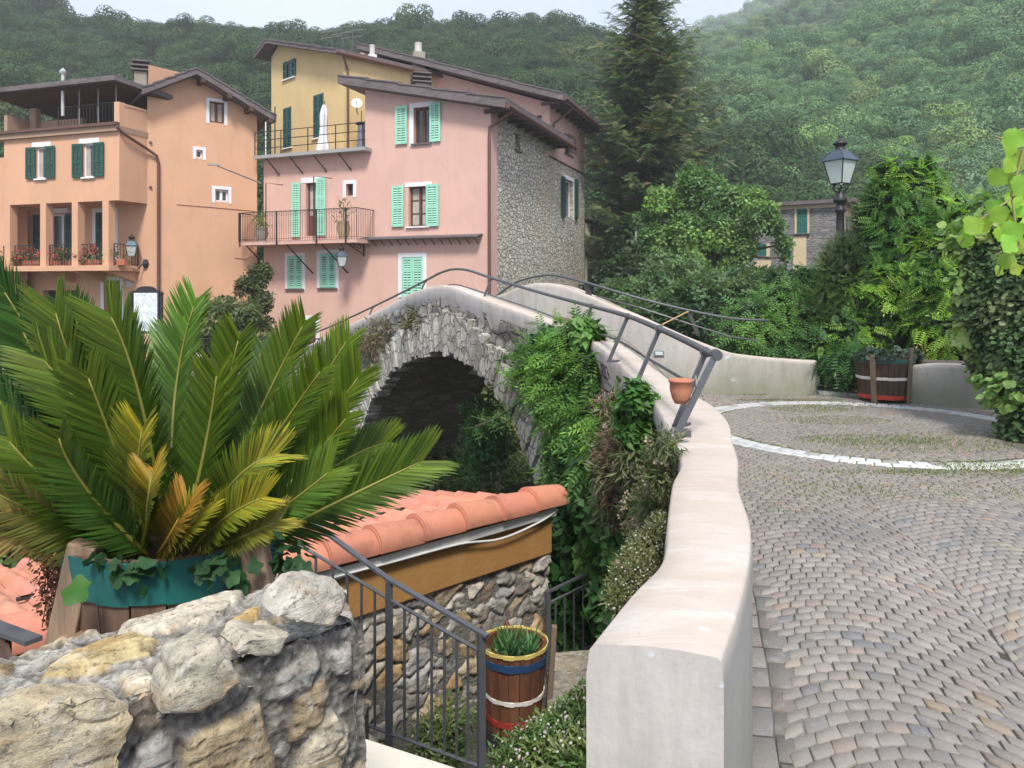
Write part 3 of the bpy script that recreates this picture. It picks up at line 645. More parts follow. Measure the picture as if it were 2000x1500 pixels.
# bay: upper floor wall
zs_ = OB.sz(120, 264)[1]; zbb = OB.sz(120, 396)[1]
v1 = q(OB, 70, 287, 92, 349); v2 = q(OB, 162, 280, 186, 346)
wall(OB, 'bay_wall', ORANGE, org, 0, OB.L, zbb, [(0, zs_), (OB.L, zs_)], [v1, v2], .2)
wall(OS, 'bay_side_wall', ORANGE, org, 0, OS.L, zbb, [(0, zs_ + .9), (OS.L, zs_ + .9)], [], .2)
mb = MB(); mb.quad(OB.pt(0, zbb), OB.pt(OB.L, zbb), OB.pt(OB.L, zbb, -1.2), OB.pt(0, zbb, -1.2)); mb.build('bay_soffit', ORANGE, org)
mb = MB(); mb.quad(OB.pt(0, zbb), OB.pt(0, zs_), OB.pt(0, zs_, -5), OB.pt(0, zbb, -5)); OB.box(mb, -3.0, ZFAR, 0, zs_ - .5, -.9, -.5); mb.build('side_wall', ORANGE, org)
for r_ in (v1, v2):
    trim(OB, org, r_, .17, WHITE, top_only=True); casement(OB, org, r_, WHITEW, .12, 1, 1, True); w_ = (r_[2] - r_[0]) * .82
    shutter(OB, org, (r_[0] - w_ + .02, r_[1], r_[0] + .03, r_[3]), DKGREEN, .04); shutter(OB, org, (r_[2] - .03, r_[1], r_[2] + w_ - .02, r_[3]), DKGREEN, .04); sill(OB, org, r_, WHITE, .02)
# terrace above: slab edge, railing, parapet
mb = MB(); OB.box(mb, -.3, zs_ - .02, OB.L + .02, zs_ + .16, -5.0, .12); mb.build('terrace_slab', plain('tan_edge', (.33, .22, .15), .8), org)
mb = MB(); OB.box(mb, -.3, zs_ + .16, OB.L + .03, zs_ + .26, .02, .2); mb.build('gutter', PIPE, org)
mb = MB(); OB.box(mb, OB.L - .22, zs_ + .16, OB.L - .003, zs_ + .95, -.25, -.003); OS.box(mb, .2, zs_ + .85, OS.L, zs_ + .93, -.2, .02); mb.build('terrace_parapet', plaster('pale_orange', (.6, .38, .26), .06), org)
mb = MB(); ra = OB.sz(112, 240)[0]; baluster_rail(mb, [OB.pt(ra, zs_ + .2, -.05), OB.pt(OB.L - .2, zs_ + .2, -.05)], .75, .13, .01, .018); mb.build('terrace_railing', IRONDK, org)
mb = MB(); OB.box(mb, 0, zs_ + .16, ra - .0, zs_ + .8, -1.2, -1.0); OB.box(mb, .2, zs_ + .16, .5, zs_ + 1.25, -1.0, -.8); OB.box(mb, 0, zs_ + .16, .15, zs_ + .85, -1.0, 0); mb.build('terrace_wall', plaster('terrace_plaster', (.36, .25, .18), .15), org)
# terrace room behind + canopy
rb = Fac(OB.pt(0, 0, -4.5), OB.pt(OB.L + .5, 0, -4.5)); wall(rb, 'terrace_back_wall', plaster('brown_render', (.22, .13, .08), .1), org, 0, rb.L, zs_, [(0, zs_ + 2.6), (rb.L, zs_ + 2.6)])
rs = Fac(OB.pt(OB.L, 0, -1.25), OB.pt(OB.L + .35, 0, -4.5)); 
wall(rs, 'terrace_side_wall', ORANGE, org, .0, rs.L, zs_, [(0, zs_ + 2.5), (rs.L, zs_ + 2.7)], [])
rs2 = q(OB, 241, 196, 256, 222, -2.2); mb = MB(); p_ = Fac(OB.pt(rs2[0] - .3, 0, -2.2), OB.pt(rs2[2] + .3, 0, -2.2))
zc0 = OB.sz(20, 176)[1]; zc1 = OB.sz(230, 152)[1]; cz = (zc0 + zc1) / 2
mb = MB(); mb.slab([OB.pt(-.6, cz, .35), OB.pt(OB.L + .15, cz, .35), OB.pt(OB.L + .85, cz - .35, -4.5), OB.pt(-.6, cz - .35, -4.5)], .16); cn_ = mb.build('terrace_canopy', [SLATE], org)
mb = MB(); mb.slab([OB.pt(-.55, cz - .17, .3), OB.pt(OB.L + .1, cz - .17, .3), OB.pt(OB.L + .8, cz - .52, -4.4), OB.pt(-.55, cz - .52, -4.4)], .03); mb.build('canopy_soffit', wood('canopy_boards', (.1, .055, .03), 1), cn_)
GPOST = plain('grey_post', (.22, .2, .19), .6)
for px in (150, 187, 222): mb = MB(); a = OB.sz(px, 200)[0]; mb.tube([OB.pt(a, zs_ + .2, -.1), OB.pt(a, cz - .18, -.1)], .02, 6); mb.build('canopy_post', GPOST, org)
#('canopy_post', plain('grey_post', (.22, .2, .19), .6), org)
a = OB.sz(122, 200)[0]; mb = MB(); mb.tube([OB.pt(a, zs_ + .65, -.02), OB.pt(a, cz + .35, -.02)], .06, 8); mb.lathe([(.1, 0), (.12, .08), (.02, .2)], OB.pt(a, cz + .35, -.02), 10); mb.build('stove_pipe', plain('steel_flue', (.5, .5, .48), .35, .6), org)
# loggia
zfl = OB.sz(120, 519)[1]
fl1 = OB.sz(214, 500)[0] + .1; mb = MB(); OB.box(mb, -3, zfl - .18, fl1, zfl, -1.2, .12); mb.build('loggia_floor', ORANGE, org)
for px in (14, 84, 146, 206): mb = MB(); a = OB.sz(px, 450)[0]; OB.box(mb, a - .13, zfl, a + .13, zbb + .0, -.28, .0); mb.build('loggia_pillar', ORANGE, org)
for k, px in enumerate((84, 146, 206)):
    mb = MB(); a = OB.sz(px, 450)[0]; mb.hexa([OB.pt(a - .1, zfl - .55, -1.2), OB.pt(a + .1, zfl - .55, -1.2), OB.pt(a + .1, zfl - .5, -1.25), OB.pt(a - .1, zfl - .5, -1.25), OB.pt(a - .1, zfl - .18, .1), OB.pt(a + .1, zfl - .18, .1), OB.pt(a + .1, zfl - .18, -1.2), OB.pt(a - .1, zfl - .18, -1.2)]); mb.build('corbel', ORANGE, org)
l0 = q(OR, 64, 420, 80, 520); l1 = q(OR, 97, 418, 140, 520); l2 = q(OR, 187, 415, 224, 520); gd = q(OR, 84, 567, 152, 665); ed = q(OR, 203, 548, 235, 640)
l0 = (l0[0], zfl, l0[2], l1[3]); l1 = (l1[0], zfl, l1[2], l1[3]); l2 = (l2[0], zfl, l2[2], l1[3]); gd = (gd[0], ZFAR, gd[2], gd[3]); ed = (ed[0], ZFAR + .2, ed[2], ed[3])
wall(OR, 'lower_wall', ORANGE, org, -3, OR.L, ZFAR - 1.5, [(-3, zbb), (OR.L, zbb)], [l0, l1, l2, gd, ed], .25)
for r_ in (l2, ed): trim(OR, org, r_, .14, WHITE)
casement(OR, org, l1, WHITEW, .15, 2, 1, False, 'glazed_door'); casement(OR, org, l2, DKGREEN, .15, 1, 1, False, 'glazed_door')
shutter(OR, org, (l0[0], l0[1] + .05, l0[2], l0[3]), DKGREEN, -.03, 3); shutter(OR, org, ((l1[0] + l1[2]) / 2 + .25, l1[1] + .05, l1[2], l1[3]), DKGREEN, .0, 3); shutter(OR, org, (l2[0] + .02, l2[1] + .05, l2[0] + .35, l2[3]), DKGREEN, .0, 3)
mb = MB(); OR.box(mb, l1[0] - .05, l1[3] + .04, l1[2] - .1, l1[3] + .2, 0, .1); mb.build('blind_box', WHITEW, org)
mb = MB(); a, z0, b, z1 = gd
for k in range(8): x = a + (b - a) * k / 8; OR.box(mb, x + .008, z0, x + (b - a) / 8 - .008, z1 - .35, -.22, -.17)
OR.box(mb, a, z0, b, z1 - .35, -.24, -.215); gdr = mb.build('garage_door', DKGREEN, org)
mb = MB(); mb.quad(OR.pt(a, z1 - .4, -.23), OR.pt(b, z1 - .4, -.23), OR.pt(b, z1, -.23), OR.pt(a, z1, -.23)); mb.build('lintel_shade', plain('lintel_shade_dark', (.02, .018, .015), .9), org)  # near-black sheet: shade under the lintel is put into its colour
n0 = q(OR, 116, 596, 124, 606); mb = MB(); OR.box(mb, n0[0], n0[1], n0[2], n0[3], -.165, -.155); mb.build('notice', WHITEW, gdr)
mb = MB(); a, z0, b, z1 = ed; OR.box(mb, a + .2, z0, b - .02, z1, -.2, -.14); mb.build('entrance_door', DKGREEN, org)
# downpipe following the slab and dropping at the corner
mb = MB(); k = OS.L
mb.tube([OB.pt(OB.L + .03, zs_ + .1, .12), OS.pt(.1, zs_ - .1, .1), OS.pt(k - .12, zs_ - .42, .1), OG.pt(.28, zs_ - .62, .1), OG.pt(.34, zs_ - .85, .08), OG.pt(.34, ZFAR, .08)], .05, 8); mb.build('downpipe', PIPE, org)
# loggia railings (part) and flowers (things)
mb = MB()
for x0, x1 in ((0, 14), (22, 80), (90, 142), (151, 200)):
    a, b = OB.sz(x0, 500)[0], OB.sz(x1, 500)[0]; baluster_rail(mb, [OB.pt(a, zfl, -.14), OB.pt(min(b, OB.L + .1), zfl, -.14)], .72, .12, .01, .015)
baluster_rail(mb, [OB.pt(fl1 - .05, zfl, -.14), OB.pt(fl1 - .05, zfl, -1.15)], .72, .12, .01, .015)
mb.build('loggia_railing', IRONDK, org)
TERRA = plain('terracotta', (.38, .13, .07), .8, 0, .2, 9)
def flowerbox(c, n, redness, label):
    o = thing('window_box', c, label, 'flower pots', 'potted geraniums along the loggia railing'); mb = MB(); u_ = math.atan2(OB.u.y, OB.u.x)
    mb.box((c[0], c[1], c[2] + .1), (.7, .2, .2), u_); mb.build('planter', TERRA, o, .01)
    bl = [((c[0] + random.uniform(-.35, .35), c[1] + random.uniform(-.1, .1), c[2] + random.uniform(.25, .5)), (.2, .14, .2)) for _ in range(6)]
    foliage('leaves', bl, n, T_oval(.22), .13, (.08, .14, .05), LEAF, o, bright=(.14, .2, .12))
    if redness:
        p, d, _ = blob_points([((b[0][0], b[0][1] - .06, b[0][2] + .05), (.2, .16, .2)) for b in bl[:4]], 50); V, Q, C = scatter(T_clump(5, 3, .4), p, d, rnd_unit(50), .12, redness, .3); mesh_np('blossoms', V, Q, LEAF, o, C)['kind'] = 'stuff'
for px, red, lb in ((12, None, 'spiky green pot plant at the left end of the loggia railing'), (36, (.55, .08, .05), 'orange-red geraniums in the second loggia bay from the left'), (66, (.6, .1, .16), 'pink geraniums beside the second loggia pillar'),
                    (98, (.55, .1, .14), 'pink geraniums at the left of the middle loggia bay'), (126, None, 'leafy green pot plants at the right of the middle loggia bay'), (160, (.5, .12, .15), 'single pink geranium among strappy leaves in the fourth bay'),
                    (188, None, 'grey-green strappy pot plant left of the last loggia pillar'), (216, None, 'dark green pot plant at the right end of the loggia')):
    a = OB.sz(px, 500)[0]; flowerbox(tuple(OB.pt(a, zfl + .0, -.32)), 190, red, lb)
# lantern on orange wall
a_, z_ = OG.sz(281, 515); a_ = .05; wp = OG.pt(a_, z_ - .0, .04) ; c = OR.pt(OR.L - .33, z_ + .25, .35)
o = thing('wall_lantern', (wp.x, wp.y, wp.z), 'black iron lantern standing on a curved bracket on the orange wall', 'wall lamp'); lantern(o, c, .78)
mb = MB(); wq = OR.pt(OR.L - .05, z_, .02); mb.tube([wq, OR.pt(OR.L - .1, z_ - .02, .12), OR.pt(OR.L - .2, z_ - .22, .25), OR.pt(OR.L - .33, z_ - .15, .35), c], [.05, .03, .022, .022, .02], 6); mb.lathe([(0, -.16), (.07, -.14), (.11, 0), (.07, .14), (0, .16)], wq, 10); mb.build('bracket', IRONDK, o)
# plaque
pq = q(OR, 247, 548, 259, 560); mb = MB(); OR.box(mb, pq[0], pq[1], pq[2], pq[3], .0, .03); tag(mb.build('wall_plaque', plaster('plaque_white', (.6, .58, .58), .15, sc=9), None), 'small square white plaque on the orange wall near the entrance door', 'plaque')
# wooden pole/lamp arm sticking out between the houses
pa = P(510, 358, 27.9); mb = MB(); e = P(420, 322, 25.5); mb.tube([pa, pa.lerp(e, .8), e], [.03, .025, .02], 6); mb.box(e + Vector((-.05, 0, .01)), (.4, .12, .06), .3)
o = tag(mb.build('street_light', plain('weathered_arm', (.32, .29, .26), .7), None), 'street light on a long thin arm in the gap between the orange and pink houses', 'street light')

# ================= pale annex behind the stone wall
An = P(1143, 500, 36.5); AX = Fac(An, P(1192, 500, 38.5)); ann = thing('cream_annex', (An.x, An.y, ZFAR), 'small cream rendered annex with green shutters against the stone gable', 'house')
ad = q(AX, 1147, 525, 1157, 578); aw = q(AX, 1153, 441, 1160, 464); zt_ = AX.sz(1160, 437)[1]
wall(AX, 'wall', CREAM, ann, 0, AX.L, ZFAR - 2, [(0, zt_), (AX.L, zt_ - .25)], [ad, aw], .15); shutter(AX, ann, ad, DKGREEN, -.03, 3); casement(AX, ann, aw, BROWNW, .1, 1, 1)
mb = MB(); mb.quad(AX.pt(AX.L, ZFAR - 2), AX.pt(AX.L, ZFAR - 2, -6), AX.pt(AX.L, zt_ - .25, -6), AX.pt(AX.L, zt_ - .25)); mb.build('side_wall', CREAM, ann)
mb = MB(); e0 = AX.pt(-.05, zt_ + .3, .3); e1 = AX.pt(AX.L + .45, zt_ - .35, .3); mb.slab([e0, e1, e1 - Vector((AX.n.x, AX.n.y, 0)) * 6, e0 - Vector((AX.n.x, AX.n.y, 0)) * 6], .15); mb.build('roof', SLATE, ann)
# arched doorway box at the annex foot (post box with green door)
# ================= stone house with cream bands on the right
STONER = rubble('grey_schist', ((.16, .16, .17), (.25, .25, .25), (.33, .32, .31), (.22, .21, .2)), (.2, .19, .18), (2.2, 2.2, 9), .05, .05, None, .2)
Ar = P(1440, 500, 43.0); Br = P(1645, 500, 40.0); RH = Fac(Ar, Br); RS_ = Fac(Br, P(1676, 500, 46)); rh = thing('banded_stone_house', (Br.x, Br.y, -1), 'grey stone house with cream bands and green shutters beyond the lamp post', 'house')
zt_ = RH.sz(1560, 399)[1]; h1 = q(RH, 1556, 406, 1577, 456); h2 = q(RH, 1479, 476, 1497, 505); h3 = q(RH, 1474, 528, 1488, 545)
wall(RH, 'stone_wall', STONER, rh, 0, RH.L, -2, [(0, zt_), (RH.L, zt_)], [h1, h2, h3], .2)
CB = plaster('cream_band', (.6, .48, .32), .08, SPL and ((.4, .3, .2), .2)); mb = MB(); b0_ = RH.sz(1549, 500)[0]; b1_ = RH.sz(1575, 500)[0]
RH.box(mb, b0_, -2, b1_, h1[1] - .15, .002, .03); RH.box(mb, 0, zt_ - .25, RH.L, zt_, .002, .03); RH.box(mb, RH.sz(1474, 500)[0], -2, h2[2] + .25, h2[1] - .1, .002, .03)
RH.box(mb, h1[2], h1[1], h1[2] + .1, zt_ - .25, .002, .03); RH.box(mb, h1[0] - .1, h1[1], h1[0], zt_ - .25, .002, .03); RH.box(mb, h2[2], h2[1], h2[2] + .18, h2[3], .002, .03); mb.build('cream_bands', CB, rh)
GRP = plain('green_paint', (.015, .13, .11), .5)
for r_ in (h1, h2, h3): pair_closed(RH, rh, r_, GRP, -.02, 2)
sill(RH, rh, h1, SLATE, .15, .15)
sw_ = q(RS_, 1652, 425, 1660, 458); wall(RS_, 'side_wall', CB, rh, 0, RS_.L, -2, [(0, zt_), (RS_.L, zt_)], [sw_], .2); casement(RS_, rh, sw_, WHITEW, .1, 1, 1)
mb = MB(); e0 = RH.pt(-.3, zt_ + .15, .35); e1 = RH.pt(RH.L + .7, zt_ + .15, .35); e2 = e1 + Vector((RS_.u.x, RS_.u.y, 0)) * 8; e3 = e0 + Vector((RS_.u.x, RS_.u.y, 0)) * 8; mb.slab([e0, e1, e2, e3], .2); mb.build('roof', SLATE, rh)
bz = RS_.sz(1655, 470)[1]; mb = MB(); RS_.box(mb, .3, bz - .2, 4.5, bz, 0, .9); mb.build('balcony', SLATE, rh)

# ================= ground on the far bank, hills
def ground_mat(name, a, b, sc=.6):
    m = NT(name); v = m.co(); n_ = m.noise(v, sc, 7, .65); n2 = m.noise(v, sc * 12, 5, .65)
    return m.bsdf(m.mix(m.ramp(n_, (.35, (0, 0, 0)), (.65, (1, 1, 1))), a, m.mix(n2, b, tuple(x * .5 for x in b))), .95, m.bump(n2, .05), .1)
EARTH = ground_mat('earth_and_grass', (.05, .06, .025), (.1, .085, .06))
def grid_obj(name, xs, ys, hf, mat, kind='structure', smooth=True):
    X, Y = np.meshgrid(xs, ys); Z = np.vectorize(hf)(X, Y); V = np.stack([X, Y, Z], -1).reshape(-1, 3); nx, ny = len(xs), len(ys)
    i = np.arange(nx - 1)[None] + np.arange(ny - 1)[:, None] * nx; Q = np.stack([i, i + 1, i + 1 + nx, i + nx], -1).reshape(-1, 4)
    o = mesh_np(name, V, Q, mat, smooth=smooth); tag(o, kind=kind); return o
def smooth(t): t = max(0, min(1, t)); return t * t * (3 - 2 * t)
def bank(x, y):
    """valley ground under the bridge and behind it"""
    # river axis runs roughly from lower left to the back right; parameter across it
    a = Vector((-.55, .83)).dot(Vector((x - .1, y - 9.5)))       # 0 at the right abutment, 7 at the left
    near = smooth((a + .5) / 2.2); far = 1 - smooth((a - 5.2) / 1.8)
    z = -.7 - 4.0 * min(near, far) if a < 30 else ZFAR
    if a <= -.5: z = -.7
    if a > 7: z = ZFAR - .35
    return z + .15 * mnoise.noise(Vector((x, y, 0)) * .8)
xs = np.concatenate([np.linspace(-400, -14, 14), np.linspace(-13, 14, 70), np.linspace(16, 400, 14)]); ys = np.concatenate([np.linspace(9, 24, 44), np.linspace(25, 60, 14), np.linspace(70, 600, 12)])
grid_obj('ground', xs, ys, bank, EARTH)
HILLM = ground_mat('hill_soil', (.03, .04, .02), (.05, .06, .03), .05)
def crown_tpl(seed):
    r = random.Random(seed); blobs = [((r.uniform(-.42, .42), r.uniform(-.42, .42), r.uniform(-.15, .55)), (r.uniform(.25, .45),) * 2 + (r.uniform(.22, .38),)) for _ in range(9)]
    st = RS.get_state(); RS.seed(seed); NN = 3200; p, d, rad = blob_points(blobs, NN, .85); f = unit(np.cross(d, rnd_unit(NN)) + d * .12); V, Q, C = scatter(T_oval(.4, .1), p, f, d, .068, (1, 1, 1), .4, .08); RS.set_state(st)
    return V, Q, C
crowns = [crown_tpl(s) for s in (3, 5, 8, 13, 21)]
def crown_set(col):
    cc = bpy.data.collections.new('crown_kinds')      # sources for a forest, not linked to the scene
    for i, (V, Q, C) in enumerate(crowns):
        me_o = mesh_np('forest_crown', V, Q, FARLEAF, None, C * np.array(col)); COL.objects.unlink(me_o); cc.objects.link(me_o)
    return cc
KD = crown_set((.05, .085, .042)); KL = crown_set((.13, .215, .12))
def interp(tab, x):
    return float(np.interp(x, [t[0] for t in tab], [t[1] for t in tab]))
def hill(name, crest, d0, d1, z0, n, smin, smax, seed, x0=-350, x1=2350, bulge=.0, power=1.0, rough=2.0, d0f=None, d1f=None, cc=None):
    """slope facing the camera whose crest follows the measured skyline, as real terrain between depths d0 and d1"""
    def pt(px, t):
        a = d0f(px) if d0f else d0; b = d1f(px) if d1f else d1; d = a + (b - a) * t; zc = EYE + (HZ - interp(crest, px)) * b / F
        x = (px - 1000) * d / F; z = z0 + (zc - z0) * t ** power + rough * mnoise.noise(Vector((x * .03, d * .03, seed))) * min(1, t * 3) * (1 - t * .7)
        return (x, d, z)
    xs_ = np.linspace(x0, x1, 90); ts = np.linspace(0, 1, 30); V = [pt(x, t) for t in ts for x in xs_]
    # back side of the hill
    V += [(v[0] * 1.15, v[1] * 1.15 + 5, v[2] - 30) for v in V[-90:]]; ny = 31; nx = 90
    i = np.arange(nx - 1)[None] + np.arange(ny - 1)[:, None] * nx; Q = np.stack([i, i + 1, i + 1 + nx, i + nx], -1).reshape(-1, 4)
    o = mesh_np(name, V, Q, HILLM, smooth=True); tag(o, kind='structure')
    r = random.Random(seed); pts = []
    for k in range(n):
        px = r.uniform(x0, x1); t = r.random() ** .8 if k % 12 else r.uniform(.97, 1.0); x, y, z = pt(px, t); s = r.uniform(smin, smax) * (1 + .6 * (r.random() < .08)); pts.append((x, y, z + s * .35, s))
    me = bpy.data.meshes.new('forest'); me.from_pydata([p[:3] for p in pts], [], []); at = me.attributes.new('sz', 'FLOAT', 'POINT'); at.data.foreach_set('value', [p[3] for p in pts])
    fo = bpy.data.objects.new('forest', me); COL.objects.link(fo)
    g = bpy.data.node_groups.new('forest_' + name, 'GeometryNodeTree'); g.interface.new_socket('Geometry', in_out='INPUT', socket_type='NodeSocketGeometry'); g.interface.new_socket('Geometry', in_out='OUTPUT', socket_type='NodeSocketGeometry')
    N = g.nodes.new; gi = N('NodeGroupInput'); go = N('NodeGroupOutput'); ip = N('GeometryNodeInstanceOnPoints'); ci = N('GeometryNodeCollectionInfo'); na = N('GeometryNodeInputNamedAttribute'); rv = N('FunctionNodeRandomValue'); ri = N('FunctionNodeRandomValue')
    ci.inputs[0].default_value = cc; ci.inputs['Separate Children'].default_value = True; ci.inputs['Reset Children'].default_value = True
    ip.inputs['Pick Instance'].default_value = True; na.data_type = 'FLOAT'; na.inputs['Name'].default_value = 'sz'; rv.data_type = 'FLOAT_VECTOR'; rv.inputs[0].default_value = (-.15, -.15, 0); rv.inputs[1].default_value = (.15, .15, 6.28)
    ri.data_type = 'INT'; ri.inputs[4].default_value = 0; ri.inputs[5].default_value = 4
    l = g.links.new; l(gi.outputs[0], ip.inputs['Points']); l(ci.outputs[0], ip.inputs['Instance']); l(ri.outputs[2], ip.inputs['Instance Index']); l(rv.outputs[0], ip.inputs['Rotation']); l(na.outputs[0], ip.inputs['Scale']); l(ip.outputs[0], go.inputs[0])
    md = fo.modifiers.new('gn', 'NODES'); md.node_group = g
    return fo
fo = hill('hill', [(-400, -24), (0, 16), (150, 76), (330, 86), (430, 76), (540, 102), (640, 94), (720, 76), (900, 82), (1100, 82), (1200, 98), (1290, 136), (1340, 176), (1500, 221), (1700, 296), (2000, 376), (2400, 456)], 44, 135, .5, 4200, 1.1, 3.5, 3, x1=1750, power=1.05, cc=KD)
tag(fo, 'dark green wooded slope behind the orange, yellow and pink houses', 'forest', kind='stuff')
fo = hill('hill', [(900, 330), (1150, 215), (1250, 180), (1330, 158), (1500, 132), (1640, 84), (1800, 22), (2000, -90), (2500, -300)], 50, 150, -1, 4300, 1.1, 3.5, 9, x0=1050, x1=2450, power=1.15, cc=KL)
tag(fo, 'paler green wooded slope filling the upper right behind the street lamp', 'forest', kind='stuff')
fo = hill('hill', [(900, 120), (1150, 90), (1250, 98), (1330, 96), (1420, 78), (1470, 58), (1530, 26), (1700, -55), (2100, -200)], 165, 230, 8, 2000, 2.0, 3.8, 15, x0=1080, x1=2000, power=1.0, cc=KL)
tag(fo, 'hazy far ridge of trees beneath the gap of sky', 'forest', kind='stuff')
fo = hill('mountain', [(1300, 120), (1380, 70), (1450, 35), (1500, 8), (1560, -20), (1700, -60), (2100, -100)], 330, 430, 60, 900, 4, 7, 19, x0=1300, x1=2000, power=1.0, cc=KL)
tag(fo, 'bluish trees on the distant mountain at the top of the gap', 'forest', kind='stuff')
# ================= bridge: near parapet stations (outer edge L, inner edge R, z top)
def pr(px, py, z): d = (EYE - z) * F / (py - HZ); return ((px - 1000) * d / F, d)
ST = [((.15, 1.51), (.40, 1.45), .9), ((.27, 1.76), (.52, 1.73), .9), ((.385, 1.98), (.63, 2.02), .9), ((.47, 2.33), (.715, 2.3), .9), ((.575, 2.76), (.80, 2.7), .9), ((.68, 3.1), (.93, 3.15), .895), ((.75, 3.6), (1.035, 3.6), .885), ((.80, 4.0), (1.155, 4.1), .885), ((.85, 4.5), (1.2, 4.6), .895), ((.86, 5.0), (1.13, 5.1), .93), ((.84, 5.7), (1.08, 5.8), .985), ((.73, 7.0), (.96, 7.2), 1.1),
      ((.36, 8.3), (.567, 8.5), 1.23), ((-.2, 9.55), (0.0, 9.7), 1.39), ((-.6, 10.4), (-.40, 10.6), 1.52), ((-.88, 10.95), (-.68, 11.1), 1.6), ((-1.16, 11.45), (-.96, 11.6), 1.61), ((-1.53, 12.15), (-1.33, 12.3), 1.53), ((-1.85, 12.75), (-1.65, 12.9), 1.41), ((-2.4, 13.65), (-2.2, 13.8), 1.17), ((-3.32, 15.05), (-3.14, 15.2), .79), ((-4.12, 16.25), (-3.94, 16.4), .45), ((-4.87, 17.45), (-4.69, 17.6), .2), ((-6.2, 19.3), (-6.0, 19.5), -.2)]
def cr_spline(vals, n):
    out = []; m = len(vals)
    for i in range(m - 1):
        p0 = vals[max(i - 1, 0)]; p1 = vals[i]; p2 = vals[i + 1]; p3 = vals[min(i + 2, m - 1)]
        for k in range(n):
            t = k / n; out.append(.5 * ((2 * p1) + (-p0 + p2) * t + (2 * p0 - 5 * p1 + 4 * p2 - p3) * t * t + (-p0 + 3 * p1 - 3 * p2 + p3) * t ** 3))
    out.append(vals[-1]); return np.array(out)
raw = np.array([(a[0], a[1], b[0], b[1], z) for a, b, z in ST]); S = cr_spline(raw, 6)
def band_h(i):  # height of the white render on the outer face
    y = S[i][1]
    return 1.9 if y < 1.8 else .10 + .02 * min(6, max(0, y - 4)) if y < 9 else .2 if y < 13 else max(.05, .2 - (y - 13) * .04)
m = NT('white_parapet_render'); v = m.co(); a = m.noise(v, 1.1, 6, .65); b = m.noise(m.co((1, 3.5, 1)), 2.2, 5, .6, .8); c_ = m.noise(v, 22, 4)
col = m.mix(m.ramp(a, (.35, (0, 0, 0)), (.68, (1, 1, 1))), (.42, .355, .30), (.485, .437, .395)); col = m.mix(m.math('MULTIPLY', m.ramp(b, (.5, (0, 0, 0)), (.66, (1, 1, 1))), .45), col, (.56, .54, .515))
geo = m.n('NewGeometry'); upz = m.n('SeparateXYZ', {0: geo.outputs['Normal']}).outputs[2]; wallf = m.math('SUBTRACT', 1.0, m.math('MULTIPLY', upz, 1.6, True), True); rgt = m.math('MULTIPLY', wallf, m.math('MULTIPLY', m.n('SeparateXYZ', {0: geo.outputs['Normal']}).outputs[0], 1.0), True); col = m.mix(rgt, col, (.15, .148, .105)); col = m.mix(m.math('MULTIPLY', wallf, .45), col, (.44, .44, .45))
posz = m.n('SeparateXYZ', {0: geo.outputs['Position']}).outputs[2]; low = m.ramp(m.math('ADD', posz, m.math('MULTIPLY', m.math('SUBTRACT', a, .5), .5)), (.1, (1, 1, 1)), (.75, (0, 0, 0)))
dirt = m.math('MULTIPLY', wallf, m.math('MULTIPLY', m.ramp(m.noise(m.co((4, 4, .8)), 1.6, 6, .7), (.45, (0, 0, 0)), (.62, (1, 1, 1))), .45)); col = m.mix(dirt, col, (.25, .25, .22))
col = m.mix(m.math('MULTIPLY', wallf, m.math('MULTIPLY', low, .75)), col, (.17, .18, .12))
paint = m.ramp(m.noise(m.co((1, 1, 1)), 5.5, 6, .7), (.66, (0, 0, 0)), (.69, (1, 1, 1))); col = m.mix(m.math('MULTIPLY', paint, .5), col, (.6, .64, .72))
vn_ = m.n('MixRGB', {0: .12, 1: v, 2: m.n('TexNoise', {'Vector': v, 'Scale': 5, 'Detail': 5}).outputs['Color']}, blend_type='ADD').outputs[0]; ck = m.ramp(m.n('TexVoronoi', {'Vector': vn_, 'Scale': 2.1}, feature='DISTANCE_TO_EDGE').outputs[0], (.0, (1, 1, 1)), (.006, (0, 0, 0))); ckm = m.math('MULTIPLY', ck, m.ramp(m.noise(v, 1.7, 3), (.5, (0, 0, 0)), (.6, (1, 1, 1)))); col = m.mix(m.math('MULTIPLY', ckm, .5), col, (.2, .18, .15)); sp_ = m.ramp(m.noise(v, 34, 6, .75), (.62, (0, 0, 0)), (.68, (1, 1, 1))); col = m.mix(m.math('MULTIPLY', sp_, .35), col, (.3, .28, .24))
PARA = m.bsdf(col, .8, m.bump(m.math('ADD', m.math('MULTIPLY', c_, .3), m.math('MULTIPLY', b, .9)), .008), .25)
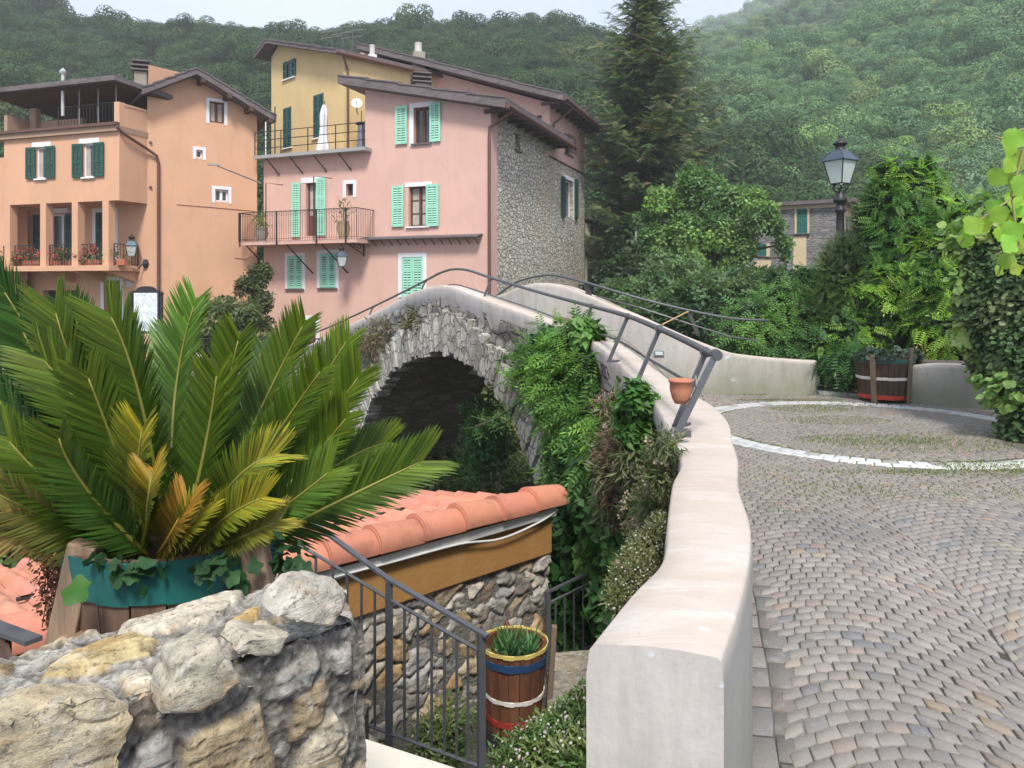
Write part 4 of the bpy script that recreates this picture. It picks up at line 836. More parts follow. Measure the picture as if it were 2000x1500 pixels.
def wall_strip(Sx, zb, band, name, label, catg, mat=None, ridge=.005):
    """rendered wall with a softly rounded top, swept along stations (outer xy, inner xy, z)"""
    rows = []
    for i, s in enumerate(Sx):
        Lp = np.array((s[0], s[1])); Rp = np.array((s[2], s[3])); z = s[4]; wv = Rp - Lp; wl = np.linalg.norm(wv); wn = wv / wl; r = .03
        wob = .008 * mnoise.noise(Vector((i * .23, 0, 1))) ; zL = z - band(i); zR = zb(i)
        pts = []
        pts.append((Lp, zL)); pts.append((Lp - wn * .004, z - .06 if band(i) > .08 else z - band(i) * .6)); pts.append((Lp + wn * .003, z - .012)); pts.append((Lp + wn * .012, z - .002))
        for t in (.3, .5, .7): pts.append((Lp + wv * t, z + ridge * sin(pi * t) + .004 * mnoise.noise(Vector((i * .4, t * 3, 5)))))
        pts.append((Rp - wn * .012, z - .002)); pts.append((Rp - wn * .003, z - .012)); pts.append((Rp + wn * wob, z - .06)); pts.append((Rp + wn * wob * .5, (z + zR) / 2)); pts.append((Rp + wn * .004, zR))
        rows.append([(p[0], p[1], h) for p, h in pts])
    n = len(rows[0]); V = [p for r_ in rows for p in r_]; Q = []
    for i in range(len(rows) - 1):
        for k in range(n): Q.append((i * n + k, (i + 1) * n + k, (i + 1) * n + (k + 1) % n, i * n + (k + 1) % n))
    mb = MB(); mb.add(V, Q); mb.add([V[k] for k in range(n)], [tuple(range(n))[::-1]]); mb.add(V[-n:], [tuple(range(n))])
    o = mb.build(name, mat or PARA, None, smooth=True); md = o.modifiers.new('es', 'EDGE_SPLIT'); md.split_angle = R(60)
    return tag(o, label, catg)
def deck(x, y):
    t = (Vector((x - 1.6, y - 10.0)).dot(Vector((-.55, .83)))) / 3.4; zz = 1.02 * smooth(t)
    if t > 1: zz = 1.02 - .0 - max(0, t - 1.15) * .9
    return zz
def zb_near(i):
    s = S[i]; return min(s[4] - .3, max(deck(s[2], s[3]), -.05) - .02) if s[1] < 16 else s[4] - .5
wall_strip(S, zb_near, band_h, 'parapet', 'long curving cream-white rendered parapet running from the bottom of the frame up over the bridge', 'parapet')
# far parapet
ft = [(-4.4, 19.2, -.1), (-1.2, 15.0, 1.25), (-.15, 13.6, 1.52)]
FP = [(-4.6, 19.6, -.1), (-2.7, 17.0, .75), (-1.2, 14.6, 1.2)] + [P(x, y, d)[:] for x, y, d in ((975, 576, 13.4), (1010, 561, 13.0), (1050, 553, 12.65), (1100, 559, 12.3), (1150, 578, 12.0), (1200, 600, 11.75), (1250, 621, 11.5), (1300, 641, 11.35), (1350, 661, 11.3), (1400, 680, 11.3), (1440, 692, 11.35), (1500, 699, 11.4), (1550, 703, 11.4), (1595, 705, 11.4))]
FP = [Vector(p) for p in FP]; fr_ = []
for i, p in enumerate(FP):
    t = (FP[min(i + 1, len(FP) - 1)] - FP[max(0, i - 1)]); t.z = 0; t.normalize(); n = Vector((-t.y, t.x, 0)); o_ = p + n * .24; fr_.append((o_.x, o_.y, p.x, p.y, p.z))
S2 = cr_spline(np.array(fr_), 4)
wall_strip(S2, lambda i: -.1 if S2[i][4] < 1 else .0, lambda i: .5, 'parapet', 'far white parapet sweeping down from the bridge crown to a low stained end', 'parapet')
# bridge body (outer face with the arch), soffit, far face
BR = rubble('bridge_stone', ((.17, .16, .14), (.30, .28, .25), (.40, .38, .34), (.24, .22, .20), (.47, .44, .40)), (.2, .19, .17), (4.2, 4.2, 6.5), .09, .09, ((.55, .54, .5), .55, 1.6), .6, 10, .8)
i0 = 24
B_ = S[i0:]; sl_ = [0]
for a, b in zip(B_, B_[1:]): sl_.append(sl_[-1] + math.hypot(b[0] - a[0], b[1] - a[1]))
sl_ = np.array(sl_); BX, BY, BZ = B_[:, 0], B_[:, 1], B_[:, 4] - np.array([band_h(i0 + k) for k in range(len(B_))])
def bxy(s): return np.interp(s, sl_, BX), np.interp(s, sl_, BY)
def s_of_px(px):
    g = np.linspace(0, sl_[-1], 900); X, Y = bxy(g); return g[np.argmin(np.abs(1000 + F * X / Y - px) + (g < 3) * 0)]
arch_px = [(1075, 1010), (1052, 925), (1030, 870), (1000, 800), (952, 735), (905, 697), (860, 687), (810, 700), (768, 728), (735, 775), (712, 830), (690, 880), (672, 940)]
arch = []
for px, py in arch_px:
    s = s_of_px(px); x, y = bxy(s); arch.append((s, EYE - (py - HZ) * y / F))
arch = sorted(arch); arch = [(arch[0][0] - .25, -6)] + arch + [(arch[-1][0] + .3, -6)]
AS = np.array([a[0] for a in arch]); AZ = np.array([a[1] for a in arch]); sA0, sA1 = AS[0], AS[-1]
def intr(s): return float(np.interp(s, AS, AZ)) if sA0 < s < sA1 else None
def disp(x, y, z): p = Vector((x, y, z)); return .055 * mnoise.noise(p * 3.1) + .03 * mnoise.noise(p * 8)
across = Vector((.83, .55)); BW = 2.25
def sl_of(y): return float(np.interp(y, BY, sl_))
def face(side):
    mb = MB(); ds = .09; ss = np.arange(0 if side == 0 else sl_of(9.4), sl_[-1], ds); nz = 46; V = []; idx = {}
    for i, s in enumerate(ss):
        x, y = bxy(s); x2, y2 = bxy(min(s + .05, sl_[-1])); t = Vector((x2 - x, y2 - y)); t = t.normalized() if t.length > 1e-6 else Vector((-.5, .8)); n = Vector((-t.y, t.x))
        zt = float(np.interp(s, sl_, BZ)) + (.03 if side == 0 else -.6); z0 = intr(s); lo = -6 if z0 is None else max(-6, z0)
        for k in range(nz + 1):
            f = k / nz; z = zt + (lo - zt) * (f ** 1.25); d = disp(x, y, z) * (1 if k < nz else .6) + .0
            if side == 0: V.append((x + n.x * (d + .005) - n.x * .02, y + n.y * (d + .005) - n.y * .02, z + (0 if k else 0)))
            else: V.append((x + across.x * BW, y + across.y * BW, min(z, zt - .3) if False else z))
    Q = []
    for i in range(len(ss) - 1):
        in0, in1 = intr(ss[i]) is not None, intr(ss[i + 1]) is not None
        for k in range(nz):
            a = i * (nz + 1) + k; Q.append((a, a + 1, a + nz + 2, a + nz + 1))
    return V, Q
brg = thing('stone_bridge', (float(BX[40]), float(BY[40]), -4), 'old hump-backed stone arch bridge with vines hanging down its side', 'bridge')
V, Q = face(0); mesh_np('spandrel_wall', V, Q, BR, brg, smooth=True)
V, Q = face(1); mesh_np('far_spandrel_wall', V, Q, BR, brg)
# soffit
ss = np.linspace(sA0, sA1, 120); V = []; nw = 16
for s in ss:
    x, y = bxy(s); z = max(-6, intr(s + (1e-4 if s == sA0 else 0)) if intr(s) is not None else -6)
    for k in range(nw + 1):
        f = k / nw; d = .06 * mnoise.noise(Vector((x * 3 + f * 6, y * 3, z * 3))); V.append((x + across.x * BW * f, y + across.y * BW * f, z + d * (1 if 0 < k else .3)))
i = np.arange(nw)[None] + np.arange(len(ss) - 1)[:, None] * (nw + 1); Q = np.stack([i, i + 1, i + nw + 2, i + nw + 1], -1).reshape(-1, 4)
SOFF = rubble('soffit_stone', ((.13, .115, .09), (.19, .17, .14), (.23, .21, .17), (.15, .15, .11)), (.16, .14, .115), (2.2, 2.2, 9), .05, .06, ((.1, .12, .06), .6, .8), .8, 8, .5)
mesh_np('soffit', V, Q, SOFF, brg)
# voussoir ring: long narrow stones standing round the intrados
mb = MB(); ul = np.concatenate([[0], np.cumsum(np.hypot(np.diff(AS), np.diff(AZ)))]); tot = ul[-1]; u = 2.6; rv = random.Random(4)
VC = []
while u < tot - 2.6:
    wv_ = rv.uniform(.07, .14); s0 = np.interp(u, ul, AS); z0 = np.interp(u, ul, AZ); s1 = np.interp(u + wv_, ul, AS); z1 = np.interp(u + wv_, ul, AZ)
    tx, tz = s1 - s0, z1 - z0; l = math.hypot(tx, tz); nx_, nz_ = -tz / l, tx / l; h = rv.uniform(.42, .62); o1 = rv.uniform(.0, .045); j = rv.uniform(-.05, .03)
    def w3_(s, z, off):
        x, y = bxy(s); x2, y2 = bxy(s + .05); t = Vector((x2 - x, y2 - y)).normalized(); n = Vector((-t.y, t.x)); return Vector((x + n.x * off, y + n.y * off, z))
    q0 = [(s0 + tx * .06 + nx_ * j, z0 + tz * .06 + nz_ * j), (s1 - tx * .06 + nx_ * j, z1 - tz * .06 + nz_ * j), (s1 - tx * .1 + nx_ * h, z1 - tz * .1 + nz_ * h), (s0 + tx * .1 + nx_ * h, z0 + tz * .1 + nz_ * h)]
    mb.hexa([w3_(a, b, .03 + o1) for a, b in q0] + [w3_(a, b, -.2) for a, b in q0]); u += wv_
VO = rubble('voussoir_stone', ((.24, .23, .2), (.38, .36, .32), (.5, .48, .43), (.3, .28, .26)), (.3, .3, .27), (5, 5, 5), .03, .05, ((.6, .59, .56), .5, 2.4), .5, 16)
o = mb.build('arch_ring', VO, brg, .01)
# lower plinth wall under the parapet foreground, outer side (stone below the white band from station 2 on)
mb = MB(); V = []; ss_ = list(range(4, i0 + 1)); nz = 30
for i in ss_:
    s = S[i]; bh = max(.1, .1)
    for k in range(nz + 1):
        f = k / nz; z = s[4] - .1 + (-2.4 - s[4]) * f; d = disp(s[0], s[1], z) * .8; V.append((s[0] + .01 - d * .9 - f * .12, s[1] + d * .3, z))
ii = np.arange(nz)[None] + np.arange(len(ss_) - 1)[:, None] * (nz + 1); Q = np.stack([ii, ii + 1, ii + nz + 2, ii + nz + 1], -1).reshape(-1, 4)
tag(mesh_np('retaining_wall', V, Q, BR, smooth=True), 'rough stone retaining wall below the outer side of the white parapet', 'retaining wall')
for i in range(len(S)): pass

# ================= railings
def outer(px, ref=None):
    """point on the outer top edge of the near parapet whose image column is px, beyond the bend"""
    c = [(abs(1000 + F * s[0] / s[1] - px), i) for i, s in enumerate(S) if i > 36 and s[1] > 3.4]; i = min(c)[1]; return S[i]
RAIL = [(560, 672), (640, 640), (680, 622), (735, 596), (780, 574), (835, 546), (860, 533), (885, 526), (915, 528), (960, 543), (1050, 570), (1155, 598), (1225, 617), (1285, 641), (1340, 666), (1385, 689), (1400, 694)]
RD = [(560, 18.5), (640, 16.2), (735, 14.1), (835, 12.25), (885, 11.35), (960, 10.15), (1050, 8.9), (1155, 7.35), (1225, 5.95), (1285, 4.9), (1340, 4.15), (1385, 3.78), (1405, 3.68)]
def rp(px, py): return P(px, py, interp(RD, px))
rl = thing('handrail', (rp(1155, 598).x, rp(1155, 598).y, .9), 'grey tubular iron handrail leaning over the near white parapet up to the bridge crown', 'railing')
rpts = [rp(*q_) for q_ in RAIL]; rs_ = cr_spline(np.array([tuple(p) for p in rpts]), 4)
mb = MB(); mb.tube([tuple(p) for p in rs_], .018, 10); mb.build('top_rail', IRON, rl, smooth=True)
mb = MB(); e = rpts[-1]; dvv = (rpts[-1] - rpts[-2]).normalized(); mb.tube([e - dvv * .01, e + dvv * .012], .026, 12); mb.build('end_cap', IRON, rl)
mb = MB(); lb = cr_spline(np.array([tuple(rp(*q_)) for q_ in ((690, 640), (760, 606), (835, 575), (880, 556), (915, 562), (960, 577), (1050, 607), (1130, 640), (1200, 662), (1265, 700), (1330, 738), (1365, 757))]), 4); mb.tube([tuple(p) for p in lb], .009, 6); mb.build('lower_rail', IRON, rl)
POSTS = [((728, 600), (712, 640), 14.3), ((830, 550), (806, 609), 12.3), ((960, 543), (935, 607), 10.2), ((1155, 598), (1128, 680), 7.6), ((1226, 618), (1189, 706), 6.35), ((1288, 643), (1240, 757), 5.2), ((1378, 688), (1318, 832), 3.85)]
for (tp, bt, d) in POSTS:
    t = rp(*tp); b = P(bt[0], bt[1], interp(RD, tp[0]) - .06); mb = MB(); dx = (t - b); ln = dx.length; z = dx.normalized(); yv = Vector((.5, -.8, 0)).normalized(); xv = yv.cross(z).normalized(); yv = z.cross(xv)
    Mx = Matrix((xv, yv, z)).transposed(); mb.box((t + b) / 2, (.028, .011, ln), M=Mx); mb.tube([t - Vector((.0, .012, 0)), t + Vector((0, .012, 0))], .027, 10); mb.box(b + Vector((.04, .03, 0)), (.11, .05, .012), .9); mb.build('post', IRON, rl)
# cranked last post with its foot bar
t = rp(1398, 692); b = P(1322, 847, 3.5); mb = MB(); z = (t - b).normalized(); yv = Vector((.3, -.9, 0)).normalized(); xv = yv.cross(z).normalized(); yv = z.cross(xv); Mx = Matrix((xv, yv, z)).transposed()
mb.box((t + b) / 2, (.03, .014, (t - b).length), M=Mx); mb.box((b + P(1345, 848, 3.5)) / 2, (.075, .014, .03)); mb.tube([t - Vector((0, .014, 0)), t + Vector((0, .014, 0))], .026, 12); mb.build('post', IRON, rl)
# sagging cable along the rail
mb = MB(); cb = [rp(925, 548), rp(960, 597), rp(1000, 612), rp(1080, 632), rp(1160, 650), rp(1215, 662), rp(1262, 697), rp(1290, 725), rp(1312, 745)]; cb = cr_spline(np.array([tuple(p) for p in cb]), 5); mb.tube([tuple(p) for p in cb], .004, 5); tag(mb.build('cable', plain('pale_cable', (.42, .36, .28), .6)), 'thin pale electric cable sagging along the near bridge handrail', 'cable')
# terracotta pot hung between the last posts
c = P(1330, 762, 3.62); pot = thing('hanging_pot', (c.x, c.y, c.z - .05), 'small fluted terracotta pot hung on the last posts of the near handrail', 'flower pot'); mb = MB(); n = 28; prof = [(.028, -.062), (.040, -.04), (.050, 0), (.053, .038), (.058, .04), (.058, .05), (.052, .052), (.047, .03), (0, .03)]
for r_, z in prof:
    for k in range(n): rr = r_ * (1 + (.035 if k % 2 else 0) * (z < .035)); mb.v.append((c.x + rr * cos(2 * pi * k / n), c.y + rr * sin(2 * pi * k / n), c.z + z))
for i in range(len(prof) - 1):
    for k in range(n): mb.f.append((i * n + k, i * n + (k + 1) % n, (i + 1) * n + (k + 1) % n, (i + 1) * n + k)); mb.mi.append(0)
mb.f.append(tuple(range(n))[::-1]); mb.mi.append(0)
mb.build('pot', plain('fluted_terracotta', (.42, .17, .1), .75, 0, .15, 30), pot, smooth=True)
mb = MB(); mb.lathe([(.048, .036), (0, .042)], c, 12); mb.build('soil', EARTH, pot); mb = MB(); mb.tube([c + Vector((.057, 0, .045)), c + Vector((.07, 0, .07)), c + Vector((.075, 0, -.02)), c + Vector((.03, 0, -.09))], .003, 5); mb.build('hook', plain('hook_wire', (.5, .48, .45), .4, .5), pot)
# far handrail
rf = thing('handrail', (3, 11.5, .8), 'thin dark iron handrail above the far parapet, running down into the bush', 'railing')
FRP = [(940, 610, 14.6), (962, 585, 13.9), (1000, 556, 13.3), (1030, 544, 12.9), (1070, 537, 12.55), (1100, 541, 12.3), (1145, 552, 12.0), (1250, 583, 11.6), (1345, 606, 11.5), (1430, 622, 11.5), (1500, 626, 11.6)]
a_ = cr_spline(np.array([tuple(P(*q_)) for q_ in FRP]), 4); mb = MB(); mb.tube([tuple(p) for p in a_], .019, 8); mb.build('top_rail', IRON, rf, smooth=True)
mb = MB(); mb.tube([P(1165, 578, 12.0), P(1250, 601, 11.65), P(1345, 632, 11.5), P(1425, 657, 11.5), P(1480, 665, 11.6)], .013, 6); mb.build('lower_rail', IRON, rf)
for tp, bt, d, w_ in (((1145, 552), (1152, 583), 12.0, .045), ((1345, 606), (1364, 656), 11.5, .03)):
    t = P(*tp, d); b = P(*bt, d + .1); mb = MB(); mb.hexa([b + Vector((-w_, 0, 0)), b + Vector((w_, 0, 0)), b + Vector((w_, .02, 0)), b + Vector((-w_, .02, 0)), t + Vector((-w_, 0, 0)), t + Vector((w_, 0, 0)), t + Vector((w_, .02, 0)), t + Vector((-w_, .02, 0))]); mb.build('post', IRON, rf)
mb = MB(); mb.tube([P(1293, 634, 11.5), P(1345, 608, 11.45)], .012, 6); tag(mb.build('bamboo_cane', plain('cane', (.42, .28, .12), .6)), 'thin yellow cane tied slanting to the far handrail', 'cane')
# recessed light in the far parapet
c = P(1293, 690, 11.15); i_ = min(range(len(S2)), key=lambda k: abs(1000 + F * S2[k][2] / S2[k][3] - 1293)); sN = S2[i_]; t = Vector((S2[i_ + 1][2] - sN[2], S2[i_ + 1][3] - sN[3], 0)).normalized(); cp = Vector((sN[2], sN[3], EYE - (690 - HZ) * sN[3] / F)); nrm = Vector((t.y, -t.x, 0))
wl = thing('wall_light', cp, 'small rectangular recessed light set in the far parapet', 'light'); mb = MB(); mb.box(cp + nrm * .005, (.15, .03, .085), math.atan2(t.y, t.x)); mb.build('frame', plain('light_frame', (.2, .27, .26), .4, .3), wl, .004); mb = MB(); mb.box(cp + nrm * .02, (.11, .012, .05), math.atan2(t.y, t.x)); mb.build('lens', plain('light_lens', (.5, .56, .56), .2), wl, .003)

# ================= cobbled street
JOINT = NT('joint_sand'); v = JOINT.co(); n1 = JOINT.noise(v, .55, 5, .6); n2 = JOINT.noise(v, 30, 4)
jc = JOINT.mix(JOINT.ramp(JOINT.noise(v, 1.1, 4), (.5, (0, 0, 0)), (.62, (1, 1, 1))), (.065, .06, .052), (.2, .19, .17))
posy = JOINT.n('SeparateXYZ', {0: v}).outputs[1]; far_ = JOINT.ramp(JOINT.math('MULTIPLY', posy, .1), (.42, (0, 0, 0)), (.62, (1, 1, 1)))
moss = JOINT.math('MULTIPLY', JOINT.ramp(n1, (.42, (0, 0, 0)), (.56, (1, 1, 1))), far_)
JOINT = JOINT.bsdf(JOINT.mix(JOINT.math('MULTIPLY', moss, .85), JOINT.mix(JOINT.math('MULTIPLY', far_, .7), jc, (.09, .08, .06)), (.11, .12, .04)), .95, JOINT.bump(n2, .006), .1)
innerX = lambda y: float(np.interp(y, S[:86, 3], S[:86, 2]))
def street_z(x, y): return deck(x, y)
xs = np.linspace(-.4, 12, 70); ys = np.linspace(.4, 13.0, 90)
# keep the street on the street side of the parapet
V = []; Q = []
for y in ys:
    x0 = innerX(y) + .0 if y < 9.8 else innerX(9.8) + (y - 9.8) * .6
    for k in range(60): x = x0 + (14 - x0) * (k / 59) ** 1.3; V.append((x, y, street_z(x, y) - .0065 - (1.2 if y > interp([(.5, 12.9), (2, 11.8), (3.9, 11.8), (4.6, 12.6), (8, 12.6)], x) else 0)))
for j in range(len(ys) - 1):
    for k in range(59): a = j * 60 + k; Q.append((a, a + 1, a + 61, a + 60))
tag(mesh_np('street', V, Q, JOINT, smooth=True), kind='structure')
# deck over the bridge
V = []; Q = []
for i in range(80, len(S)):
    s = S[i]; a = Vector((s[2], s[3])); b = a + across * 1.9; zz = s[4] - .5
    for k in range(5): p = a.lerp(b, k / 4); V.append((p.x, p.y, zz))
for j in range(len(S) - 81):
    for k in range(4): a = j * 5 + k; Q.append((a, a + 1, a + 6, a + 5))
mesh_np('bridge_deck', V, Q, JOINT, brg)
m = NT('porphyry'); a = m.n('Attribute', attribute_name='Col').outputs['Color']; v = m.co(); f1 = m.noise(v, 60, 5, .7); f2 = m.noise(v, 9, 4)
c = m.mix(f1, m.mix(1.0, a, (.8, .8, .8), 'MULTIPLY'), m.mix(1.0, a, (1.2, 1.19, 1.18), 'MULTIPLY')); c = m.mix(m.math('MULTIPLY', m.ramp(f2, (.55, (0, 0, 0)), (.75, (1, 1, 1))), .3), c, (.42, .41, .39))
PORPH = m.bsdf(c, .62, m.bump(f1, .004), .4)
CC = Vector((4.05, 8.72)); CR = 1.87
pal = [((.30, .282, .265), 34), ((.28, .266, .252), 26), ((.325, .306, .287), 20), ((.25, .243, .238), 8), ((.30, .262, .24), 8), ((.32, .25, .215), 1.6), ((.34, .28, .22), .8), ((.35, .32, .27), 1.5), ((.22, .225, .24), 2)]
pw = np.array([p[1] for p in pal], float); pw /= pw.sum(); pc_ = np.array([p[0] for p in pal])
V = []; Q = []; C = []; rr = random.Random(5)
def stone(quad_, col, h=.0, inset=.0045):
    """bevelled paving block: outer ring at joint level, inner raised face"""
    cx = sum(p[0] for p in quad_) / 4; cy = sum(p[1] for p in quad_) / 4; b = len(V); zc = street_z(cx, cy); tl = [rr.uniform(-.0015, .0015) for _ in range(4)]
    for p in quad_: V.append((p[0], p[1], street_z(p[0], p[1]) - .0085))
    for p in quad_: dx, dy = cx - p[0], cy - p[1]; l = math.hypot(dx, dy); V.append((p[0] + dx / l * inset * .35, p[1] + dy / l * inset * .35, street_z(p[0], p[1]) + .000 + h))
    for p, t in zip(quad_, tl): dx, dy = cx - p[0], cy - p[1]; l = math.hypot(dx, dy); V.append((p[0] + dx / l * inset, p[1] + dy / l * inset, street_z(p[0], p[1]) + .0025 + t + h))
    for k in range(4):
        k2 = (k + 1) % 4; Q.append((b + k, b + k2, b + 4 + k2, b + 4 + k)); Q.append((b + 4 + k, b + 4 + k2, b + 8 + k2, b + 8 + k))
    Q.append((b + 8, b + 9, b + 10, b + 11)); C.extend([col] * 12)
dirv = Vector((.22, .975)).normalized(); sidev = Vector((dirv.y, -dirv.x)); O_ = Vector((1.64, 1.0)); pitch = .078; Wl = 1.15
def fan(u_, v_):
    k = math.floor(u_ / Wl); s = u_ / Wl - k - .5; vv = v_ - .26 * (1 - math.cos(pi * s * 1.15)) + .02 * math.sin(u_ * 3.1 + v_ * 2.3)
    uu = u_ + .03 * math.sin(v_ * 2.1)
    p = O_ + sidev * uu + dirv * vv; return p
nst = 0
for kl in range(-3, 9):
    ncol = 14; cw = Wl / ncol
    for r_ in range(-16, 170):
        vb = r_ * pitch; off = (r_ % 2) * .5 + rr.uniform(-.12, .12); xe = [max(0, min(ncol, c_ + off - .5 + rr.uniform(-.1, .1))) for c_ in range(ncol + 2)]
        for a, b in zip(xe, xe[1:]):
            if b - a < .35: continue
            g = .0024; u0 = kl * Wl + a * cw + g; u1 = kl * Wl + b * cw - g; e = 1e-4; u0 = max(u0, kl * Wl + e); u1 = min(u1, (kl + 1) * Wl - e)
            pc0 = fan((u0 + u1) / 2, vb)
            if pc0.y < 1.2 or pc0.y > 12.6: continue
            if abs(pc0.x) / max(pc0.y, .1) > .78: continue
            if pc0.y < 9.0 and pc0.x < innerX(pc0.y) + .20: continue
            if pc0.y >= 9 and pc0.x < 1.2: continue
            if abs((pc0 - CC).length - CR) < .17: continue
            j = lambda: rr.uniform(-.005, .005)
            q_ = [fan(u0, vb + g + j()), fan(u1, vb + g + j()), fan(u1, vb + pitch - g + j()), fan(u0, vb + pitch - g + j())]
            q_ = [(p.x + j(), p.y + j()) for p in q_]
            nz_ = mnoise.noise(Vector((pc0.x * .7, pc0.y * .7, 3))); base = np.array((.76, .74, .72)) * pc_[np.random.RandomState(rr.randrange(1 << 30)).choice(len(pal), p=pw)] * rr.uniform(.93, 1.07) * (1 + .18 * nz_)
            if pc0.y > 5.5: base = base * .90 + np.array((.012, .008, .002))
            stone(q_, base, rr.uniform(-.0015, .0015)); nst += 1
# gutter course along the parapet foot
for i in range(0, 66):
    if S[i + 1][3] <= S[i][3]: continue
for row in range(2):
    y = 1.3
    while y < 8.8:
        l = rr.uniform(.12, .2); x0, x1 = innerX(y) + .012 + row * .115, innerX(y + l) + .012 + row * .115; q_ = [(x0, y), (x0 + .105, y - .02), (x1 + .105, y + l - .03), (x1, y + l - .01)]
        stone(q_, pc_[rr.choice((0, 1, 3, 4))] * rr.uniform(.55, .68), -.003); y += l + .008
# white circle: two concentric rows of pale blocks
for row in range(2):
    r0 = CR - .13 + row * .135; r1 = r0 + .127; n = 84
    for k in range(n):
        a0 = 2 * pi * (k + row * .5 + .04) / n; a1 = 2 * pi * (k + row * .5 + .96) / n; q_ = [(CC.x + r * cos(a), CC.y + r * sin(a)) for r, a in ((r0, a0), (r1, a0), (r1, a1), (r0, a1))]
        nrm_w = smooth((7.9 - q_[0][1]) / 1.0); g = .44 + .14 * nrm_w; stone(q_, (np.array((g * .98, g, g)) if rr.random() < .93 else np.array((.3, .29, .27))) * rr.uniform(.85, 1.05), .002, .008)
tag(mesh_np('paving', V, Q, PORPH, col=np.array(C)), kind='structure')
print('stones', nst)
# weeds in the joints
def tufts(name, spots, n, size, col, label, tpl=None, catg='grass'):
    pos = []
    for (x, y, rx, ry, k) in spots:
        for _ in range(k): a = rr.uniform(0, 6.28); q_ = rr.random() ** .5; X = x + rx * q_ * cos(a); Y = y + ry * q_ * sin(a); pos.append((X, Y, street_z(X, Y) + .0))
    pos = np.array(pos); nn = len(pos); f = unit(rnd_unit(nn) * .8 + np.array([0, 0, 1.0])); V, Q, C = scatter(tpl or T_oval(.14), pos, f, rnd_unit(nn), size * RS.uniform(.4, 1.3, nn), col, .45, .2)
    return tag(mesh_np(name, V, Q, LEAF, None, C), label, catg, kind='stuff')
sp = []
for px, py, rx, ry, k in ((1580, 800, .5, .3, 900), (1640, 822, .6, .3, 900), (1700, 860, .8, .3, 1500), (1800, 870, .9, .4, 1400), (1900, 860, .8, .5, 900), (1960, 912, .6, .22, 1800), (1900, 925, .8, .15, 900), (1760, 922, .7, .1, 400), (1620, 960, .5, .3, 350), (1560, 930, .5, .3, 250), (1850, 960, .8, .25, 500), (1440, 770, .5, .12, 900), (1540, 782, .8, .1, 900), (1400, 760, .3, .12, 500), (1640, 795, .5, .3, 400), (1500, 1000, .4, .4, 120)):
    p = PZ(px, py, 0); sp.append((p.x, p.y, rx, ry, k))
tufts('grass', sp, 0, .024, (.16, .19, .055), 'thin yellow-green grass and moss growing in the paving joints')
# ================= lamp post on the right
lp = PZ(1641, 690, -.2); lx, ly = P(1641, 500, 12.2).x, 12.2; lamp = thing('street_lamp', (lx, ly, 0), 'tall cast iron street lamp with a four-sided glass lantern rising behind the bushes', 'street lamp')
zt = EYE - (505 - HZ) * ly / F; mb = MB(); gz_ = lambda py: EYE - (py - HZ) * ly / F
mb.lathe([(.11, -.2), (.1, .6), (.06, .7), (.055, gz_(500)), (.07, gz_(470)), (.06, gz_(440)), (.055, gz_(416)), (.085, gz_(413)), (.085, gz_(409)), (.06, gz_(405)), (.055, gz_(398)), (.1, gz_(394)), (.11, gz_(391)), (.08, gz_(385)), (.05, gz_(375))], (lx, ly, 0), 16); mb.build('post', IRONDK, lamp, smooth=True)
mb = MB()
for k in range(6):
    a = k * pi / 3; mb.tube([(lx + .04 * cos(a), ly + .04 * sin(a), gz_(378)), (lx + .12 * cos(a), ly + .12 * sin(a), gz_(368)), (lx + .09 * cos(a), ly + .09 * sin(a), gz_(358))], .012, 5)
mb.build('cradle', IRONDK, lamp); lantern(lamp, (lx, ly, gz_(359)), (gz_(265) - gz_(359)) / .97, .55)
# ================= right end walls and what stands there
def simple_wall(name, pts, th, zb, label, mat=PARA):
    rows = []
    for i, p in enumerate(pts):
        t = Vector(pts[min(i + 1, len(pts) - 1)]) - Vector(pts[max(0, i - 1)]); t.z = 0; t.normalize(); n = Vector((-t.y, t.x, 0)); o_ = Vector(p) + n * th; rows.append((o_.x, o_.y, p[0], p[1], p[2]))
    Sx = cr_spline(np.array(rows), 4); return wall_strip(Sx, lambda i: zb, lambda i: .4, name, label, 'wall', mat)
def gpt(px, py, pt_): p = PZ(px, py, 0); return (p.x, p.y, EYE - (pt_ - HZ) * p.y / F)
simple_wall('low_wall', [gpt(1775, 788, 715), gpt(1830, 792, 711), gpt(1900, 798, 714), gpt(1971, 806, 722)], .22, -.1, 'short low white wall with a flaking base on the right, beside the big tub')
mb = MB(); a = P(1795, 706, 10.6); b = P(1965, 712, 10.2); mb.hexa([a + Vector((0, 0, -.05)), b + Vector((0, 0, -.05)), b + Vector((0, .4, -.05)), a + Vector((0, .4, -.05)), a, b, b + Vector((0, .4, 0)), a + Vector((0, .4, 0))])
for t in (.1, .9): c = a.lerp(b, t); mb.box(c + Vector((0, .3, -.35)), (.1, .1, .6))
tag(mb.build('plank_seat', wood('grey_planks', (.13, .11, .1), .6), None, .008), 'weathered dark plank bench behind the short white wall', 'bench')
mb = MB(); a = PZ(1600, 772, 0); b = PZ(1690, 778, 0); mb.hexa([a, b, b + Vector((0, .8, 0)), a + Vector((0, .8, 0)), a + Vector((0, 0, .06)), b + Vector((0, 0, .06)), b + Vector((0, .8, .06)), a + Vector((0, .8, .06))]); tag(mb.build('stone_step', plain('grey_step', (.26, .26, .25), .9, 0, .25), None, .01), 'low grey stone threshold in the gap between the white wall and the tub', 'step')
mb = MB(); a = P(1600, 765, 12.2); b = P(1662, 765, 12.2); ht = .62
for k in range(5): c = a.lerp(b, (k + .5) / 5); mb.box((c.x, c.y, .05 + ht / 2), ((b.x - a.x) / 5 - .012, .03, ht))
